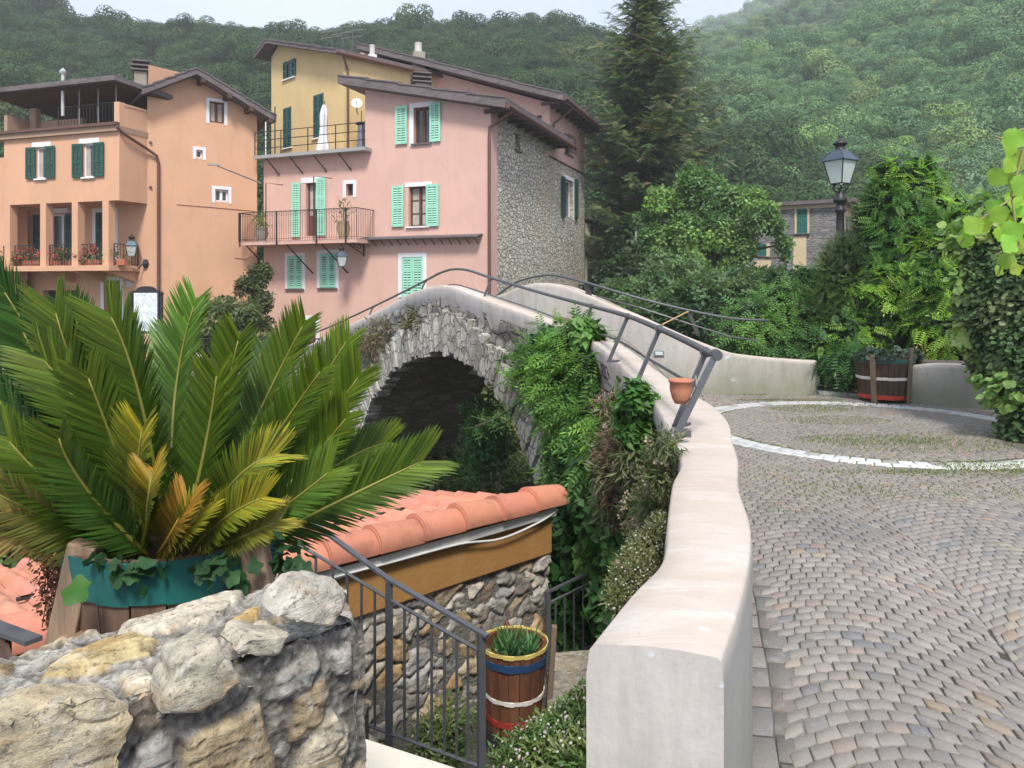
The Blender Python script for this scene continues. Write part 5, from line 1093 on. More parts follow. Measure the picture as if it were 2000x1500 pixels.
mb.box((a.lerp(b, .5).x, a.y + .03, .5), (b.x - a.x, .03, .06)); tag(mb.build('wooden_gate', wood('dark_gate', (.035, .03, .025)), None), 'dark low plank gate in the gap of the white wall, under the leaves', 'gate')
mb = MB(); c = P(1812, 688, 11.3); mb.lathe([(.0, -.2), (.13, -.2), (.19, .12), (.2, .15), (.17, .15), (.16, .08), (0, .08)], c, 18); tag(mb.build('flower_pot', plain('red_plastic', (.09, .012, .01), .6), None), 'dull red flower pot in shade on the bench behind the big tub', 'flower pot')
def tub(name, c, r0, r1, h, bands, label, catg, nst=22, tilt=0, staves=(), wcol=(.11, .06, .035), fill=True, oval=1.0):
    """stave tub: bottom radius r0, top radius r1"""
    o = thing(name, c, label, catg); mb = MB(); c = Vector(c); TL = Matrix.Rotation(tilt, 3, 'Y')
    def pt(a, r, z): return c + TL @ Vector((r * cos(a), r * sin(a) * oval, z))
    for k in range(nst):
        a0 = 2 * pi * (k + .03) / nst; a1 = 2 * pi * (k + .97) / nst; dr = random.uniform(-.004, .004)
        for (za, zb) in ((0, h),):
            ra, rb = r0 + dr, r1 + dr; mb.hexa([pt(a0, ra, za), pt(a1, ra, za), pt(a1, ra - .025, za), pt(a0, ra - .025, za), pt(a0, rb, zb), pt(a1, rb, zb), pt(a1, rb - .025, zb), pt(a0, rb - .025, zb)])
    mb.build('staves', wood(name + '_wood', wcol, .7), o)
    for z0, z1, colr, nm in bands:
        g = MB(); n = 40
        for k in range(n):
            a0, a1 = 2 * pi * k / n, 2 * pi * (k + 1) / n; R0 = r0 + (r1 - r0) * z0 / h + .006; R1 = r0 + (r1 - r0) * z1 / h + .006; wv_ = .003 * sin(k * 1.7)
            g.hexa([pt(a0, R0, z0 + wv_), pt(a1, R0, z0 + wv_), pt(a1, R0 - .006, z0), pt(a0, R0 - .006, z0), pt(a0, R1, z1 + wv_), pt(a1, R1, z1 + wv_), pt(a1, R1 - .006, z1), pt(a0, R1 - .006, z1)])
        g.build('hoop', plain(nm, colr, .55, 0, .3, 14), o)
    if fill: g = MB(); g.lathe([(r1 - .03, h * .88), (0, h * .9)], c, 20, Matrix.Diagonal((1, oval, 1)).to_3x3() if oval != 1 else None); g.build('soil', EARTH, o)
    for (a, lo, hi, ww, lean) in staves:
        p0 = pt(a, r0 + .045, 0); p0.z = c.z + lo; p1 = pt(a, r1 + .045 + lean, 0); p1.z = c.z + hi; z = (p1 - p0).normalized(); tv = Vector((-sin(a), cos(a), 0)); yv = z.cross(tv).normalized(); tv = yv.cross(z)
        g = MB(); g.box((p0 + p1) / 2, (ww, .035, (p1 - p0).length), M=Matrix((tv, yv, z)).transposed()); g.build('upright', wood(name + '_upright', (.16, .12, .09), .6), o, .006)
    return o
pb = PZ(1742, 787, 0); rb = .385
t2 = tub('vintage_tub', (pb.x, pb.y + .22, .05), .33, .40, .60, [(.0, .06, (.45, .05, .03), 'red_hoop'), (.27, .31, (.62, .6, .56), 'white_hoop'), (.50, .57, (.03, .09, .07), 'green_hoop')], 'large dark wooden half-barrel tub with red, white and green hoops against the short white wall', 'barrel tub', 30, 0, [(-2.35, -.12, .62, .07, .01), (-1.12, -.18, .72, .06, -.02)], (.075, .05, .035))
bl = [((pb.x + random.uniform(-.35, .35), pb.y + .1 + random.uniform(-.2, .3), .66), (.14, .14, .06)) for _ in range(10)]
foliage('ivy', bl, 700, T_lobed(), .07, (.05, .085, .055), LEAF, t2, shell=.3)
# ================= big climber, thuja, bushes on the right
def blobs_px(lst): return [(tuple(P(x, y, d)), (r, r * .9, r * (1.0 if len(l) == 0 else l[0]))) for x, y, d, r, *l in lst]
cl = thing('climbing_plant', tuple(P(1770, 690, 12)), 'tall bright green pinnate-leaved climber heaped into a peak right of the street lamp', 'climbing plant')
pk = blobs_px([(1775, 370, 12, .42), (1760, 420, 12, .5), (1790, 450, 12.1, .55), (1740, 340, 12, .22), (1800, 335, 12.1, .24), (1770, 480, 12, .6), (1830, 480, 11.8, .55), (1840, 540, 11.5, .7), (1780, 560, 11.8, .75), (1880, 560, 11.4, .6), (1860, 630, 11.4, .7), (1740, 390, 12, .3), (1900, 480, 11.5, .35), (1720, 470, 12.1, .3), (1875, 440, 11.6, .2), (1700, 560, 11.9, .45), (1650, 600, 12, .35), (1930, 560, 11.2, .5), (1920, 640, 11.2, .5), (1700, 640, 11.8, .3), (1810, 400, 12, .35), (1895, 425, 11.4, .3), (1935, 480, 11, .4), (1860, 510, 11.2, .4), (1640, 640, 11.7, .3), (1670, 560, 11.8, .22), (1600, 680, 11.7, .25), (1950, 600, 10.8, .4)])
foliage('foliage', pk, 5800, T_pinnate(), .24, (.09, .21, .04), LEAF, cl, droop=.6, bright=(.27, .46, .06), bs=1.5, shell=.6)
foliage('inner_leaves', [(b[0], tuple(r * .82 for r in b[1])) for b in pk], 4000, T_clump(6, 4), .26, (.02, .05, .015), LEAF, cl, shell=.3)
sh_ = blobs_px([(1820, 640, 12.6, .9), (1900, 620, 12.6, .9), (1860, 700, 12.6, .7), (1760, 660, 12.6, .7), (1930, 690, 12.4, .6)])
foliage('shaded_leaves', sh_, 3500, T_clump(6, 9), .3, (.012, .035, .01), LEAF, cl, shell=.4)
mb = MB(); mb.tube([P(1770, 720, 12), P(1765, 600, 12.1), P(1780, 480, 12), P(1772, 360, 12)], [.09, .07, .05, .02], 7); mb.build('stem', BARK, cl)
mb = MB()
for pts in (((1810, 340), (1835, 330), (1850, 310), (1846, 290)), ((1840, 470), (1870, 440), (1890, 445), (1900, 430)), ((1740, 320), (1736, 296), (1738, 280)), ((1880, 370), (1850, 300), (1815, 288))):
    mb.tube([P(x, y, 12) for x, y in pts], .006, 4)
mb.build('tendril', plain('tendril_green', (.2, .2, .08), .7), cl)
th = thing('thuja', tuple(P(1660, 690, 12.3)), 'dull dark green conifer shrub between the lamp post and the bright climber', 'shrub')
tb = blobs_px([(1655, 500, 12.0, .22, 1.6), (1610, 600, 12.1, .5), (1650, 540, 11.9, .4, 1.2), (1590, 630, 12, .5), (1665, 540, 12.4, .55, 1.2), (1720, 520, 12.4, .5, 1.3), (1640, 620, 12.3, .8), (1720, 620, 12.3, .8), (1690, 690, 12.1, .65), (1610, 660, 12.2, .5), (1780, 650, 12.2, .6), (1700, 450, 12.4, .3, 1.5), (1715, 400, 12.3, .25, 1.4)])
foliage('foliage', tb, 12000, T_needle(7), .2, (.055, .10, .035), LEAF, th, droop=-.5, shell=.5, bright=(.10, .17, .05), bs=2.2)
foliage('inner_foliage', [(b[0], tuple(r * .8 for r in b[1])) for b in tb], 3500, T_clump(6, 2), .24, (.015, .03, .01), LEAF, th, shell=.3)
def stems(o, base, tops, r=.03):
    mb = MB()
    for t in tops: mb.tube([base, Vector(base).lerp(Vector(t), .5) + Vector((random.uniform(-.1, .1), 0, 0)), t], [r, r * .7, r * .3], 6)
    mb.build('stem', BARK, o)
stems(th, P(1690, 770, 12.2), [P(1650, 520, 12.4), P(1720, 500, 12.4), P(1620, 640, 12.2)])
bu = thing('broadleaf_bush', tuple(P(1510, 700, 12)), 'leafy mid-green bush spilling over the far parapet where the handrail ends', 'bush')
bb = blobs_px([(1470, 630, 12.1, .45), (1530, 610, 12.2, .5), (1500, 660, 12, .45), (1560, 650, 12, .5), (1600, 600, 12.2, .5), (1440, 650, 12.1, .25), (1580, 560, 12.3, .35), (1540, 680, 11.9, .3), (1610, 640, 12, .45)])
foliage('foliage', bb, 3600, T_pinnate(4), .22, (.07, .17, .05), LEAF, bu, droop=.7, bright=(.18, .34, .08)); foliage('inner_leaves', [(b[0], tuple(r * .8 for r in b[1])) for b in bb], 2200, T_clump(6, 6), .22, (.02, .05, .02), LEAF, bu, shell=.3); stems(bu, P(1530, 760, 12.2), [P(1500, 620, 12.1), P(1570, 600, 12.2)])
bt = blobs_px([(1640, 700, 11.3, .22), (1660, 685, 11.3, .25), (1620, 690, 11.4, .22), (1690, 690, 11.2, .18)])
b2 = thing('low_branch', tuple(P(1640, 690, 11.4)), 'drooping spray of dark pinnate leaves hanging over the gap beside the tub', 'branch'); foliage('leaves', bt, 260, T_pinnate(6), .32, (.04, .12, .03), LEAF, b2, droop=1.1, bright=(.1, .24, .05)); mb = MB(); mb.tube([P(1660, 640, 11.6), P(1650, 680, 11.4), P(1625, 700, 11.3)], .01, 5); mb.build('twig', BARK, b2)
# ivy hedge at the right edge
hd = thing('ivy_hedge', tuple(P(1990, 850, 8.3)), 'tall dense ivy hedge at the right edge of the frame', 'hedge')
hb = blobs_px([(1940, 500, 8.8, .35), (1925, 600, 8.8, .35), (1950, 700, 8.7, .35), (1960, 450, 8.8, .3), (2010, 470, 8.6, .5), (1985, 520, 8.6, .5), (1990, 600, 8.4, .55), (1990, 680, 8.5, .5), (2010, 760, 8.2, .42), (2020, 830, 8.0, .36), (2040, 560, 8.2, .6), (2060, 700, 8, .6), (1950, 560, 8.7, .4), (1965, 640, 8.6, .4), (2050, 430, 8.5, .5), (2060, 860, 8, .5)])
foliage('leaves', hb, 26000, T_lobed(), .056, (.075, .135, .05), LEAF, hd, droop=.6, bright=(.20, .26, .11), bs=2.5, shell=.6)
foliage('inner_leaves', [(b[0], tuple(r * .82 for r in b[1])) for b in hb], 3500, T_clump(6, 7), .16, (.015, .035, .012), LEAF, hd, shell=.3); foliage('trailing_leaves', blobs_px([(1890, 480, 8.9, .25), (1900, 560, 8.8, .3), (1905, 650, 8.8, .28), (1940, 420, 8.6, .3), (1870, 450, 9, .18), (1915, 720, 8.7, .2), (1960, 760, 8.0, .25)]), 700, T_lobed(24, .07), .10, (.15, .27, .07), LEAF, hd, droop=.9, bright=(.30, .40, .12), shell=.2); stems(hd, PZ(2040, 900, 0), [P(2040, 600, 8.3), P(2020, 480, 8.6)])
# grape vine leaves, near, top right
gv = thing('grapevine', tuple(P(1990, 300, 3.4)), 'grapevine shoots with large yellow-green leaves hanging in the upper right corner', 'vine')
ls = [(1965, 275, 38), (1990, 300, 42), (1955, 335, 34), (1985, 345, 32), (1975, 380, 34), (1960, 410, 30), (1975, 425, 28), (1990, 400, 30), (1905, 432, 36), (1885, 462, 26), (1922, 430, 30), (1945, 395, 28), (1985, 440, 36), (1970, 465, 34), (1995, 470, 32), (1960, 500, 30), (1952, 522, 20), (1990, 520, 22), (1995, 260, 34), (1975, 312, 28), (2005, 350, 40), (2010, 430, 40), (1893, 448, 20), (1960, 448, 28)]
pos = []; sc_ = []; f = []
for x, y, s in ls: p = P(x, y - s * .3, 3.4 + random.uniform(-.15, .15)); pos.append(tuple(p)); sc_.append(s * 1.25 * 3.4 / F); f.append((random.uniform(-.5, .5), random.uniform(-.3, .3), -1))
n = len(ls); upv = np.array([(random.uniform(-.5, .3), -1, random.uniform(.1, .9)) for _ in range(n)]); V, Q, C = scatter(T_lobed(24, .07), np.array(pos), np.array(f), upv, np.array(sc_), (.24, .40, .06), .3, .15); mesh_np('leaves', V, Q, leafmat('vine_leaf', .5, .5, 1.0), gv, C)
mb = MB()
for pts in (((2040, 200), (2000, 290), (1975, 380), (1990, 480), (1955, 520), (1948, 540)), ((2040, 330), (1980, 385), (1920, 425), (1890, 455), (1876, 476)), ((2040, 240), (1990, 255), (1955, 270), (1945, 266))): mb.tube([P(x, y, 3.45) for x, y in pts], .005, 5)
mb.build('shoot', plain('vine_stem', (.25, .22, .08), .7), gv)

# ================= conifer, trees behind the houses
T_fir = T_join([(np.array([(0, i / 5, 0), (0, i / 5 + .16, 0), (sg * .26 * (1.15 - i / 5), i / 5 + .36, -.03), (sg * .22 * (1.15 - i / 5), i / 5 + .2, -.03)]), np.array([(0, 1, 2, 3)])) for i in range(5) for sg in (-1, 1)])
def conifer(o, x, y, z0, zt, rmax):
    p_, f_, u_, s_, c_ = [], [], [], [], []; mb = MB(); r = random.Random(2); H_ = zt - z0; z = z0 + .8
    mb.tube([(x, y, z0 - 1), (x, y, z0 + H_ * .5), (x, y, zt)], [.35, .2, .03], 8)
    while z < zt - .1:
        t = (z - z0) / H_; rad = min(3.9, rmax * (1 - t) ** .9) * r.uniform(.92, 1.05) * (.85 + .15 * sin(t * 31)); nb = 8 if t < .8 else 6; a0 = r.uniform(0, 6)
        for k in range(nb):
            a = a0 + 2 * pi * k / nb + r.uniform(-.25, .25); ln = rad * r.uniform(.65, 1.3); dr = Vector((cos(a), sin(a), 0)); pitch_ = -.32 + .75 * t + r.uniform(-.1, .1)
            pts = [Vector((x, y, z)) + dr * ln * s + Vector((0, 0, ln * (pitch_ * s + .28 * s * s))) for s in (0, .25, .5, .75, 1)]; mb.tube(pts, [.05, .035, .025, .015, .006], 4, False)
            nt = max(4, int(ln / .2))
            for i in range(nt):
                s = (i + .6) / nt; ii = min(3, int(s * 4)); q_ = pts[ii].lerp(pts[ii + 1], s * 4 - ii); tl = .55 * (1.15 - s) * min(1, ln / 2) + .34
                for sg in (-1, 1, 0):
                    sd_v = Vector((-dr.y, dr.x, 0)) * sg; dd_ = (sd_v * .9 + dr * (.75 if sg else 1) + Vector((0, 0, -.2 + r.uniform(-.55, .55)))).normalized(); p_.append(tuple(q_)); f_.append(tuple(dd_)); u_.append((r.uniform(-.6, .6), -.6, 1)); s_.append(tl * r.uniform(.8, 1.2))
                    w_ = r.random(); c_.append((.08, .125, .06) if w_ < .55 else (.15, .20, .07) if w_ < .88 else (.2, .18, .10))
        z += .34 + .2 * (1 - t)
    V, Q, C = scatter(T_fir, np.array(p_), np.array(f_), np.array(u_), np.array(s_) * 1.0, np.array(c_), .3, .1); mesh_np('foliage', V, Q, LEAF, o, C); mb.build('trunk', BARK, o); print('conifer twigs', len(p_))
cx = P(1262, 500, 37).x; cf = thing('spruce_tree', (cx, 37, -1), 'very tall dark spruce standing behind the stone gable, its tip against the sky', 'tree')
conifer(cf, cx, 37, -1.0, EYE + (HZ + 110) * 37 / F, 7.6)
def tree(name, label, base, trunk_h, blobs, n, tpl, size, col, bright, lim=8, mat=LEAF, **kw):
    o = thing(name, base, label, 'tree'); mb = MB(); b = Vector(base); top = b + Vector((0, 0, trunk_h)); mb.tube([b, b.lerp(top, .5) + Vector((.1, 0, 0)), top], [.22, .17, .13], 8)
    for k in range(lim): t = Vector(blobs[k % len(blobs)][0]); mb.tube([top - Vector((0, 0, .3)), top.lerp(t, .5) + Vector((random.uniform(-.3, .3), 0, .2)), t], [.09, .06, .02], 5)
    mb.build('trunk', BARK, o); foliage('crown', blobs, n, tpl, size, col, mat, o, bright=bright, **kw); return o
wb = blobs_px([(1290, 395, 27, .62), (1350, 365, 27, .6), (1385, 400, 26.8, .7), (1435, 390, 26.5, .55), (1475, 425, 26, .6), (1345, 338, 27.5, .3), (1375, 345, 27.2, .28), (1400, 455, 26.5, .75), (1280, 470, 27, .7), (1340, 450, 26.5, .7), (1340, 520, 26.5, .8), (1512, 440, 26, .4), (1530, 478, 26, .3), (1535, 505, 26, .16), (1450, 480, 26.5, .6), (1255, 430, 27.5, .35), (1478, 385, 26.5, .3), (1400, 360, 27, .3), (1430, 530, 26.5, .6), (1295, 545, 27, .7), (1505, 410, 26, .28), (1390, 560, 26, .7), (1320, 400, 27, .5)])
tree('broadleaf_tree', 'spreading fresh green tree between the spruce and the banded stone house', tuple(P(1400, 640, 27)), 2.2, [(b[0], tuple(r * .88 for r in b[1])) for b in wb], 7500, T_clump(7, 11, .34), .27, (.10, .19, .065), (.23, .37, .10), 14, bs=.7, cvar=.45, shell=.25)
db = blobs_px([(1270, 610, 20, 1.0), (1350, 620, 19, 1.0), (1330, 560, 21, .8), (1420, 620, 18, .9), (1220, 600, 22, .9), (1480, 600, 18, .9), (1300, 540, 22, .7), (1380, 590, 19, .8), (1540, 580, 17, .7), (1450, 570, 19, .7), (1250, 650, 19, .9), (1480, 560, 19, .5)])
o = thing('riverside_thicket', tuple(P(1370, 700, 19)), 'dark green thicket of small-leaved bushes behind the far handrail', 'shrubs'); foliage('foliage', db, 10000, T_clump(8, 12, .32), .23, (.055, .11, .045), LEAF, o, bright=(.12, .19, .08), bs=.8, cvar=.35, shell=.4); stems(o, P(1350, 760, 19), [P(1300, 600, 20), P(1420, 600, 18)], .06)
gb = blobs_px([(1185, 600, 30, 1.2), (1240, 570, 30, 1.2), (1215, 540, 31, .9), (1230, 480, 33, 1.0), (1260, 520, 31, 1.0), (1190, 560, 31, .7)])
o = thing('garden_shrubs', tuple(P(1215, 640, 30)), 'shaded shrubs at the foot of the spruce beside the cream annex', 'shrubs'); foliage('foliage', gb, 2600, T_clump(8, 14), .5, (.02, .045, .018), LEAF, o, bright=(.05, .09, .03), bs=.5); stems(o, P(1215, 680, 30), [P(1230, 560, 30)], .06)
# pergola
pg = thing('pergola', tuple(P(1210, 600, 33.5)), 'rustic pole pergola in shade to the right of the cream annex', 'pergola'); mb = MB()
for x in (1192, 1215, 1238): mb.tube([P(x, 600, 33.5), P(x, 484, 33.5)], .06, 6)
mb.build('poles', plain('bleached_pole', (.3, .27, .25), .8), pg); mb = MB()
for y in (484, 495): mb.tube([P(1186, y - 2, 33.5), P(1246, y + 6, 33.5)], .05, 6)
for k in range(9): x = 1188 + k * 7; mb.tube([P(x, 486, 33.3), P(x + 3, 482, 35)], .03, 5)
mb.build('beams', BARK, pg); mb = MB(); mb.tube([P(1240, 545, 32), P(1243, 419, 32)], .05, 6); tag(mb.build('pole', plain('grey_pole', (.3, .29, .28), .8), None), 'thin bare grey pole standing in front of the spruce', 'pole')
# small dark bits in the gap between the orange and pink houses
gb = [(tuple(P(x, y, 26.3)), (r, r, r)) for x, y, r in ((500, 545, .42), (508, 590, .45), (512, 530, .3), (478, 560, .35), (505, 640, .5))]
o = thing('oleander_shrub', tuple(P(500, 640, 26.3)), 'sprawling shrub in the gap between the orange and pink houses', 'shrub'); foliage('foliage', gb, 900, T_clump(7, 3), .24, (.08, .11, .04), LEAF, o, bright=(.16, .12, .07), shell=.3); stems(o, P(505, 700, 26.3), [P(500, 560, 26.3), P(470, 560, 26.2)])
gb = [(tuple(P(x, y, 24 + random.uniform(-.5, .8))), (r, r, r * .85)) for x, y, r in ((410, 620, .5), (450, 630, .6), (490, 640, .5), (420, 660, .6), (470, 680, .6), (500, 680, .5), (390, 605, .35), (440, 600, .35), (480, 612, .35), (540, 690, .4))]
o = thing('garden_shrubs', tuple(P(450, 720, 24.5)), 'mixed garden shrubs with pale blossom in front of the orange gable', 'shrubs'); foliage('foliage', gb, 2600, T_clump(7, 5), .28, (.09, .13, .05), LEAF, o, bright=(.3, .3, .14), bs=2); stems(o, P(450, 760, 24.5), [P(440, 640, 24.2), P(490, 650, 24.2)])
p, d, _ = blob_points(gb[:9], 160, .9); V, Q, C = scatter(T_clump(5, 8, .45), p, d, rnd_unit(160), .13, (.6, .45, .4), .3); mesh_np('blossoms', V, Q, LEAF, o, C)['kind'] = 'stuff'
c = P(452, 604, 23.6); o = thing('small_palm', tuple(c), 'little palm showing above the garden shrubs in front of the orange wall', 'palm'); pp_, ff_, ss2 = [], [], []
for k in range(11):
    a = k * 2 * pi / 11; e = c + Vector((.62 * cos(a), .5 * sin(a), .28 - .1 * (k % 3))); m_ = c + Vector((.3 * cos(a), .25 * sin(a), .36))
    for i in range(12):
        t = i / 11; q_ = c * (1 - t) ** 2 + m_ * 2 * t * (1 - t) + e * t * t; dr = (e - c).normalized()
        for sg in (-1, 1): sdv = dr.cross(Vector((0, 0, 1))) * sg; pp_.append(tuple(q_)); ff_.append(tuple(sdv + dr * .8 - Vector((0, 0, .3)))); ss2.append(.2 * (1 - t * .4))
V, Q, C = scatter(T_oval(.08), np.array(pp_), np.array(ff_), np.tile((0, 0, 1.), (len(pp_), 1)), np.array(ss2), (.1, .15, .06), .3); mesh_np('fronds', V, Q, LEAF, o, C); mb = MB(); mb.tube([c - Vector((0, 0, .9)), c], [.1, .08], 8); mb.build('trunk', BARK, o)
# village map board
c = P(286, 660, 23.5); o = thing('map_board', tuple(c), 'white village map board in an arched dark frame before the orange house', 'sign'); z0, z1 = P(0, 650, 23.5).z, P(0, 569, 23.5).z; x0, x1 = P(260, 0, 23.5).x, P(312, 0, 23.5).x; yy = 23.5; mb = MB()
for x in (x0 - .06, x1 + .06): mb.tube([(x, yy, ZFAR - .3), (x, yy, z1 - .1)], .05, 8); mb.lathe([(.06, 0), (.07, .05), (0, .12)], (x, yy, z1 - .1), 8)
mb.box(((x0 + x1) / 2, yy, (z0 + z1) / 2), (x1 - x0, .08, z1 - z0 + .06)); n = 10; pts = [((x0 + x1) / 2 + .3 * cos(pi * k / n), z1 + .03 + .13 * sin(pi * k / n)) for k in range(n + 1)]; mb.v += [(a, yy - .04, b) for a, b in pts] + [(a, yy + .04, b) for a, b in pts]; b0_ = len(mb.v) - 2 * (n + 1); mb.f.append(tuple(range(b0_, b0_ + n + 1))[::-1]); mb.mi.append(0)
for k in range(n): mb.f.append((b0_ + k, b0_ + k + 1, b0_ + n + 2 + k, b0_ + n + 1 + k)); mb.mi.append(0)
mb.build('board_frame', IRONDK, o, .01)
m = NT('map_print'); v = m.co(); l_ = m.noise(v, 7, 6, .7); k_ = m.ramp(l_, (.5, (.66, .7, .74)), (.54, (.35, .42, .42)), (.58, (.62, .68, .72))); MAPM = m.bsdf(k_, .4, None, .4)
mb = MB(); mb.box(((x0 + x1) / 2, yy - .05, (z0 + z1) / 2), (x1 - x0 - .1, .02, z1 - z0 - .1)); mp = mb.build('map_panel', MAPM, o, .004)
mb = MB()
for k in range(7): mb.box((x0 + .3 + .02 * (k % 2), yy - .064, z0 + .16 + k * .03), (.26, .004, .007))
mb.build('text_block', plain('ink', (.3, .33, .36), .6), mp)
# road edge wall/rail on the far bank (seen between the palm fronds)
mb = MB(); a = P(375, 662, 22.5); b = P(640, 662, 21); baluster_rail(mb, [a - Vector((0, 0, .9)), b - Vector((0, 0, .9))], .9, .14, .012, .022); tag(mb.build('fence', IRONDK, None), 'dark iron railing on the far bank in front of the garden and the pink house', 'fence')
mb = MB(); mb.box(((a.x + b.x) / 2 - 4, 22.4, -1.6), (16, .3, 1.5), -.16); tag(mb.build('river_wall', rubble('river_wall_stone', ((.3, .29, .27), (.42, .4, .37)), (.3, .29, .27), (2.5, 2.5, 4)), None), 'grey stone river wall on the far bank under the railing', 'retaining wall')
# balcony plants on the pink house
def pot_plant(c, h, col, label, name, potr=.2, tall=.5, n=180, col2=(.16, .2, .06)):
    o = thing(name, c, label, 'pot plant'); mb = MB(); mb.lathe([(potr * .55, 0), (potr, h * .6), (potr * .75, h * .92), (potr * .9, h), (potr * .7, h), (potr * .5, h * .9), (0, h * .9)], c, 16); mb.build('pot', col, o, smooth=True)
    bl = [((c[0] + random.uniform(-.15, .15), c[1], c[2] + h + tall * (k + .5) / 5), (.2, .2, .16)) for k in range(5)]; foliage('leaves', bl, n, T_oval(.15), .16, col2, LEAF, o, shell=.1); mb = MB(); mb.tube([(c[0], c[1], c[2] + h * .8), (c[0], c[1], c[2] + h + tall * .8)], .012, 5); mb.build('stem', BARK, o)
a = PF.sz(668, 450, .8)[0]; pot_plant(tuple(PF.pt(a, zb_, .72)), .62, plain('ochre_jar', (.38, .28, .16), .8), 'wide ochre jar with a thin straggly plant at the right of the pink house balcony', 'jar_plant', .24, .8, 90)
a = PF.sz(508, 450, .8)[0]; pot_plant(tuple(PF.pt(a, zb_, .72)), .5, plain('grey_planter', (.25, .22, .18), .8), 'yellow-green spiky plant in a grey planter at the left end of the balcony', 'planter', .25, .4, 160, (.3, .32, .1))
# ================= vegetation hanging on the bridge
vn = thing('wall_vine', tuple(P(1110, 900, 7.9)), 'mass of bright green climbing plant cascading down the bridge side right of the arch', 'climbing plant')
def onface(lst): 
    out = []
    for x, y, r, *dd in lst:
        s = s_of_px(x) if x < 1150 else None; d = interp([(690, 15), (860, 11.6), (945, 10.4), (1000, 9.5), (1050, 8.8), (1100, 7.9), (1150, 7.2), (1200, 5.9), (1250, 4.9), (1300, 3.9)], x) - .15 - (dd[0] if dd else 0); out.append((tuple(P(x, y, d)), (r, r * .6, r)))
    return out
vb = onface([(1080, 680, .3), (1130, 670, .25), (1055, 710, .26), (1110, 720, .36), (1155, 720, .16), (1025, 735, .14), (1085, 760, .26), (1135, 775, .32), (1115, 825, .26), (1165, 830, .24), (1190, 830, .15), (1135, 885, .3), (1180, 900, .2), (1120, 925, .22), (1155, 960, .26), (1135, 1010, .28), (1185, 1010, .2), (1135, 1080, .32), (1180, 1090, .2), (1110, 1140, .3), (1150, 1160, .28), (1000, 715, .10), (1145, 655, .13), (1030, 690, .10), (1110, 1030, .2)])
foliage('foliage', vb[:14], 3600, T_pinnate(5), .22, (.08, .19, .04), LEAF, vn, droop=.8, bright=(.19, .36, .05), bs=2); foliage('lower_foliage', vb[11:], 5200, T_clump(6, 22), .2, (.045, .11, .03), LEAF, vn, droop=.8, bright=(.15, .30, .06), bs=3, shell=.4)
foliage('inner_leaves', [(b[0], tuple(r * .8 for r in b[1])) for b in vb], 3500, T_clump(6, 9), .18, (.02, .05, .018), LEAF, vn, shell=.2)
mb = MB(); mb.tube([P(1060, 760, 8.2), P(1010, 790, 8.9), (P(965, 820, 9.2)), P(930, 832, 9.3)], .012, 5); mb.tube([P(1110, 1200, 7.2), P(1130, 950, 7.4), P(1120, 700, 7.7)], [.05, .04, .02], 6); mb.build('stem', BARK, vn)
pts = cr_spline(np.array([tuple(P(*q_)) for q_ in ((1065, 755, 8.1), (1010, 785, 8.8), (965, 815, 9.2), (925, 835, 9.3))]), 20); nn = len(pts); V, Q, C = scatter(T_pinnate(3), pts, rnd_unit(nn) + np.array([0, 0, -.5]), rnd_unit(nn), .2, (.08, .2, .04), .3); mesh_np('trailing_shoot', V, Q, LEAF, vn, C)
f1 = onface([(1235, 700, .12, .3), (1245, 790, .14, .3), (1235, 830, .14, .3), (1250, 765, .1, .3)]); 
ds_ = thing('wall_fern', tuple(P(1240, 790, 4.8)), 'small bright green leafy clump clinging just below the second-nearest rail post', 'plant'); foliage('foliage', onface([(1243, 775, .1, .2), (1238, 810, .11, .2), (1242, 845, .1, .2)]), 420, T_clump(6, 2), .11, (.05, .14, .03), LEAF, ds_, bright=(.14, .28, .05), shell=.2)
def drytuft(name, lst, n, size, col, bright, label, catg='plant', fl=None, nf=0, tp=None, sh=.1):
    bl = onface(lst); o = thing(name, bl[0][0], label, catg); foliage('foliage', bl, n, tp or T_oval(.1), size, col, LEAF, o, droop=.5, bright=bright, bs=3, shell=sh, cvar=.4)
    if fl is not None: p, d, _ = blob_points(bl, nf, .75); V, Q, C = scatter(T_clump(4, 5, .5), p, d, rnd_unit(nf), .028, fl, .25); mesh_np('flower_heads', V, Q, LEAF, o, C)['kind'] = 'stuff'
    return o
drytuft('dry_plant', [(745, 660, .42), (770, 650, .35), (735, 690, .38), (755, 675, .35)], 3200, .11, (.2, .15, .1), (.14, .16, .08), 'large brown dried-up plant on the bridge face left of the arch top')
drytuft('dry_plant', [(820, 615, .2), (815, 640, .22), (835, 632, .18)], 1000, .13, (.16, .15, .08), (.1, .13, .05), 'small olive-brown plant hanging beside the bridge crown')
drytuft('wall_plant', [(700, 690, .4), (690, 730, .4), (715, 670, .25)], 1300, .15, (.09, .12, .05), (.17, .16, .1), 'greenish scrub on the left foot of the bridge near the palm fronds')
drytuft('wall_plant', [(975, 665, .12), (985, 690, .14), (960, 700, .1), (905, 670, .06), (930, 690, .07)], 420, .1, (.12, .19, .06), (.2, .2, .08), 'thin green sprigs on the bridge face just left of the vine')
drytuft('fleabane', [(1205, 880, .2, .25), (1215, 930, .22, .3), (1210, 980, .2, .3), (1195, 800, .14, .25), (1220, 840, .14, .25), (1240, 900, .14, .25)], 3400, .085, (.11, .13, .06), (.18, .12, .08), 'brownish trailing fleabane hanging down the wall beside the bright vine', 'plant', (.42, .33, .28), 320)
drytuft('fleabane', [(1300, 870, .08, .5), (1292, 930, .1, .6), (1282, 990, .12, .6), (1270, 1050, .12, .7), (1290, 900, .08, .6), (1262, 1000, .14, .5)], 4200, .042, (.11, .14, .055), (.16, .13, .07), 'greyish tufts hanging from the wall below the last rail post', 'plant', (.4, .32, .26), 200)
